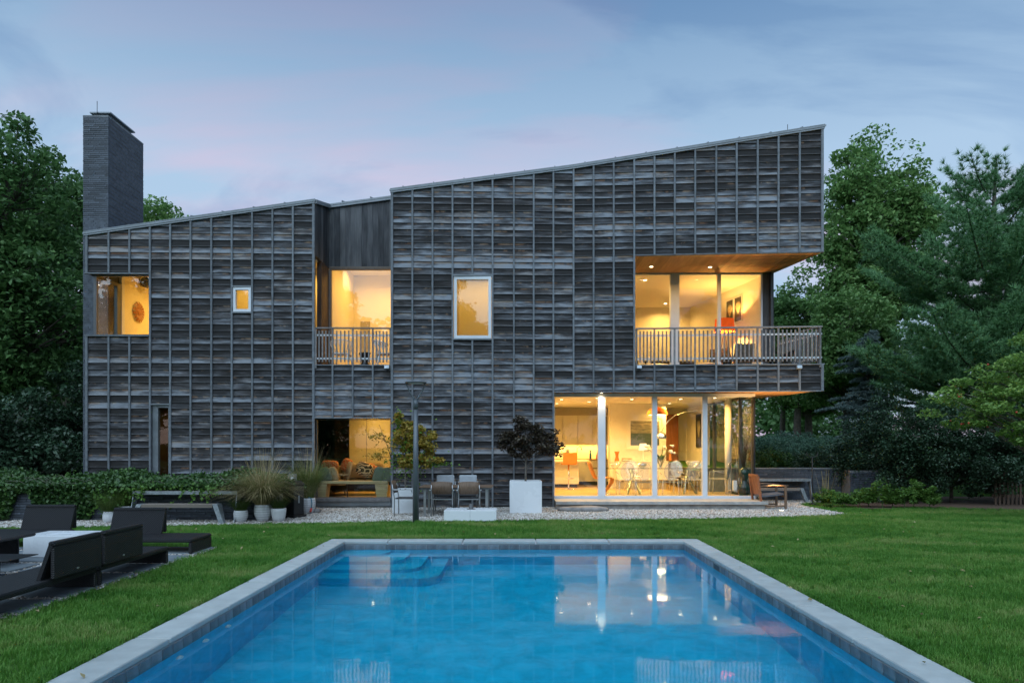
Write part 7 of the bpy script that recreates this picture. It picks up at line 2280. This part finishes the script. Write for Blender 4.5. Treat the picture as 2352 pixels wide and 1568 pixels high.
# --- ivy over the raised bed and wall
def ivy():
    r = np.random.default_rng(141)
    n = 30000
    X = r.uniform(-13.4, -5.0, n); Yv = r.uniform(15.0, 17.6, n)
    bump_ = .10*np.sin(X*2.1+Yv*1.3)+.08*np.sin(X*4.3-Yv*2.2)
    Z = .60+.11+bump_*.8+r.normal(0, .05, n) + .05*(Yv-15)
    A = np.column_stack([X, Yv, Z])
    # hanging over the wall front, thick on the left, thinner by the bench
    n2 = 22000
    X2 = r.uniform(-13.4, -5.0, n2); hang = r.uniform(0, 1, n2)**1.6
    reach = np.where(X2 < -8.4, .95, .20)*(.65+.35*np.sin(X2*3.1)+.25*np.sin(X2*7.7))
    Z2 = .80-hang*np.clip(reach, .16, .8)-.02
    Y2 = 14.96-.03-np.abs(r.normal(0, .07, n2))*(1-hang*.4)
    B = np.column_stack([X2, Y2, np.maximum(Z2, .05)])
    V, Q = leaf_quads(np.vstack([A, B]), .075, r, .5, .85)
    o = link('ivy', fast_mesh('ivy', V, Q), 'leaf_ivy'); stuff(o); tag(o, 'dense dark ivy spilling over the low brick wall left of the house', 'ivy')
    # bright trailing shoots over the bench shelf
    P_ = []
    for k in range(16):
        x0 = r.uniform(-8.3, -6.2) if k < 11 else r.uniform(-9.6, -8.3); L = r.uniform(.12, .42) if k < 11 else .6
        for s in np.linspace(0, 1, int(10+L*40)): P_.append((x0+.12*math.sin(4*s+k)+r.normal(0, .03), 14.57-.05*s+r.normal(0, .02), .72-L*s+r.normal(0, .02)))
    for k in range(130): P_.append((r.uniform(-8.2, -6.0), 14.7+r.uniform(-.12, .2), .69+abs(r.normal(0, .05))))
    V, Q = leaf_quads(np.array(P_), .06, r, .3, .85)
    o = link('ivy_shoots', fast_mesh('ivy_shoots', V, Q), 'leaf_ivy_bright'); tag(o, 'bright green ivy shoots trailing over the bench shelf', 'ivy'); stuff(o)
    m = MB()
    for k in range(40):
        x0, y0 = r.uniform(-13, -5.4), r.uniform(14.9, 15.6); a = r.uniform(-.5, .5); L = r.uniform(.3, .8); z0 = .84+r.uniform(-.1, .08)
        m.tube([(x0, y0, z0), (x0+L*.5*math.cos(a), y0-.06, z0+r.uniform(0, .1)), (x0+L*math.cos(a), y0-.12, z0-r.uniform(.02, .2))], .004, 4)
    o = m.build('ivy_stems', 'bark_pale'); stuff(o); tag(o, 'bare tan ivy stems lying over the leaves on the wall', 'ivy')
ivy()
# --- woods closing the view behind, and trees behind the camera that the glass mirrors
def wood(name, label, boxes, n, size, seed, mat='leaf_deep'):
    r = np.random.default_rng(seed); P_ = []
    for (x0, x1, y0, y1, z0, z1) in boxes:
        k = int(n*(x1-x0)/sum(b[1]-b[0] for b in boxes)); ncl = max(8, k//110)
        c = np.column_stack([r.uniform(x0, x1, ncl), r.uniform(y0, y1, ncl), z0+(z1-z0)*r.uniform(0, 1, ncl)])
        c[:, 2] = np.minimum(c[:, 2], z1*(.78+.16*np.sin(c[:, 0]*.55)+.10*np.sin(c[:, 0]*1.3)))
        P_.append(np.repeat(c, 110, 0)+r.normal(0, 1, (ncl*110, 3))*np.array([.8, .8, .55]))
    P_ = np.vstack(P_); P_ = P_[P_[:, 2] > .05]
    V, Q = leaf_quads(P_, size, r, .4, .6)
    o = link(name, fast_mesh(name, V, Q), mat); stuff(o); return tag(o, label, 'woods')
wood('far_woods', 'dark mass of far woods closing the garden behind the house', [(-60, -19, 44, 54, .2, 12), (-46, -21, 28, 38, .2, 10), (24, 48, 26, 38, .2, 9), (17, 70, 44, 56, .5, 13), (10, 22, 46, 54, .8, 6.5)], 62000, .42, 151)
wood('opposite_woods', 'dark woods across the garden mirrored in the window glass', [(-75, -24, -44, -34, .2, 25), (-24, 20, -46, -38, .2, 21), (20, 60, -44, -34, .2, 22)], 80000, .85, 152)
for i, (x, y, s, rz, lab) in enumerate(((-19, -30, 1.55, .4, 'leftmost tree of the row mirrored in the window glass'), (-8.5, -33, 1.65, 2.0, 'left middle tree of the row mirrored in the window glass'), (3.0, -30, 1.4, 3.3, 'right middle tree of the row mirrored in the window glass'), (14, -32, 1.6, 5.0, 'rightmost tree of the row mirrored in the window glass'))):
    c = copy_tree(TL, (x, y, 0), rz, lab, s); c['group'] = 'trees opposite the house'

def fallen_leaves():
    r = np.random.default_rng(171); n = 260
    Pn = np.column_stack([r.uniform(-8, 9, n), r.uniform(4.6, 17.2, n), np.full(n, .022)])
    k = ~((Pn[:, 0] > PX0) & (Pn[:, 0] < PX1) & (Pn[:, 1] < PY1)); Pn = Pn[k]
    V, Q = leaf_quads(Pn, .055, r, 1.4, .6)
    o = link('fallen_leaves', fast_mesh('fallen_leaves', V, Q), 'reed_tan'); stuff(o); tag(o, 'dry tan leaves scattered over lawn and gravel', 'leaves')
fallen_leaves()
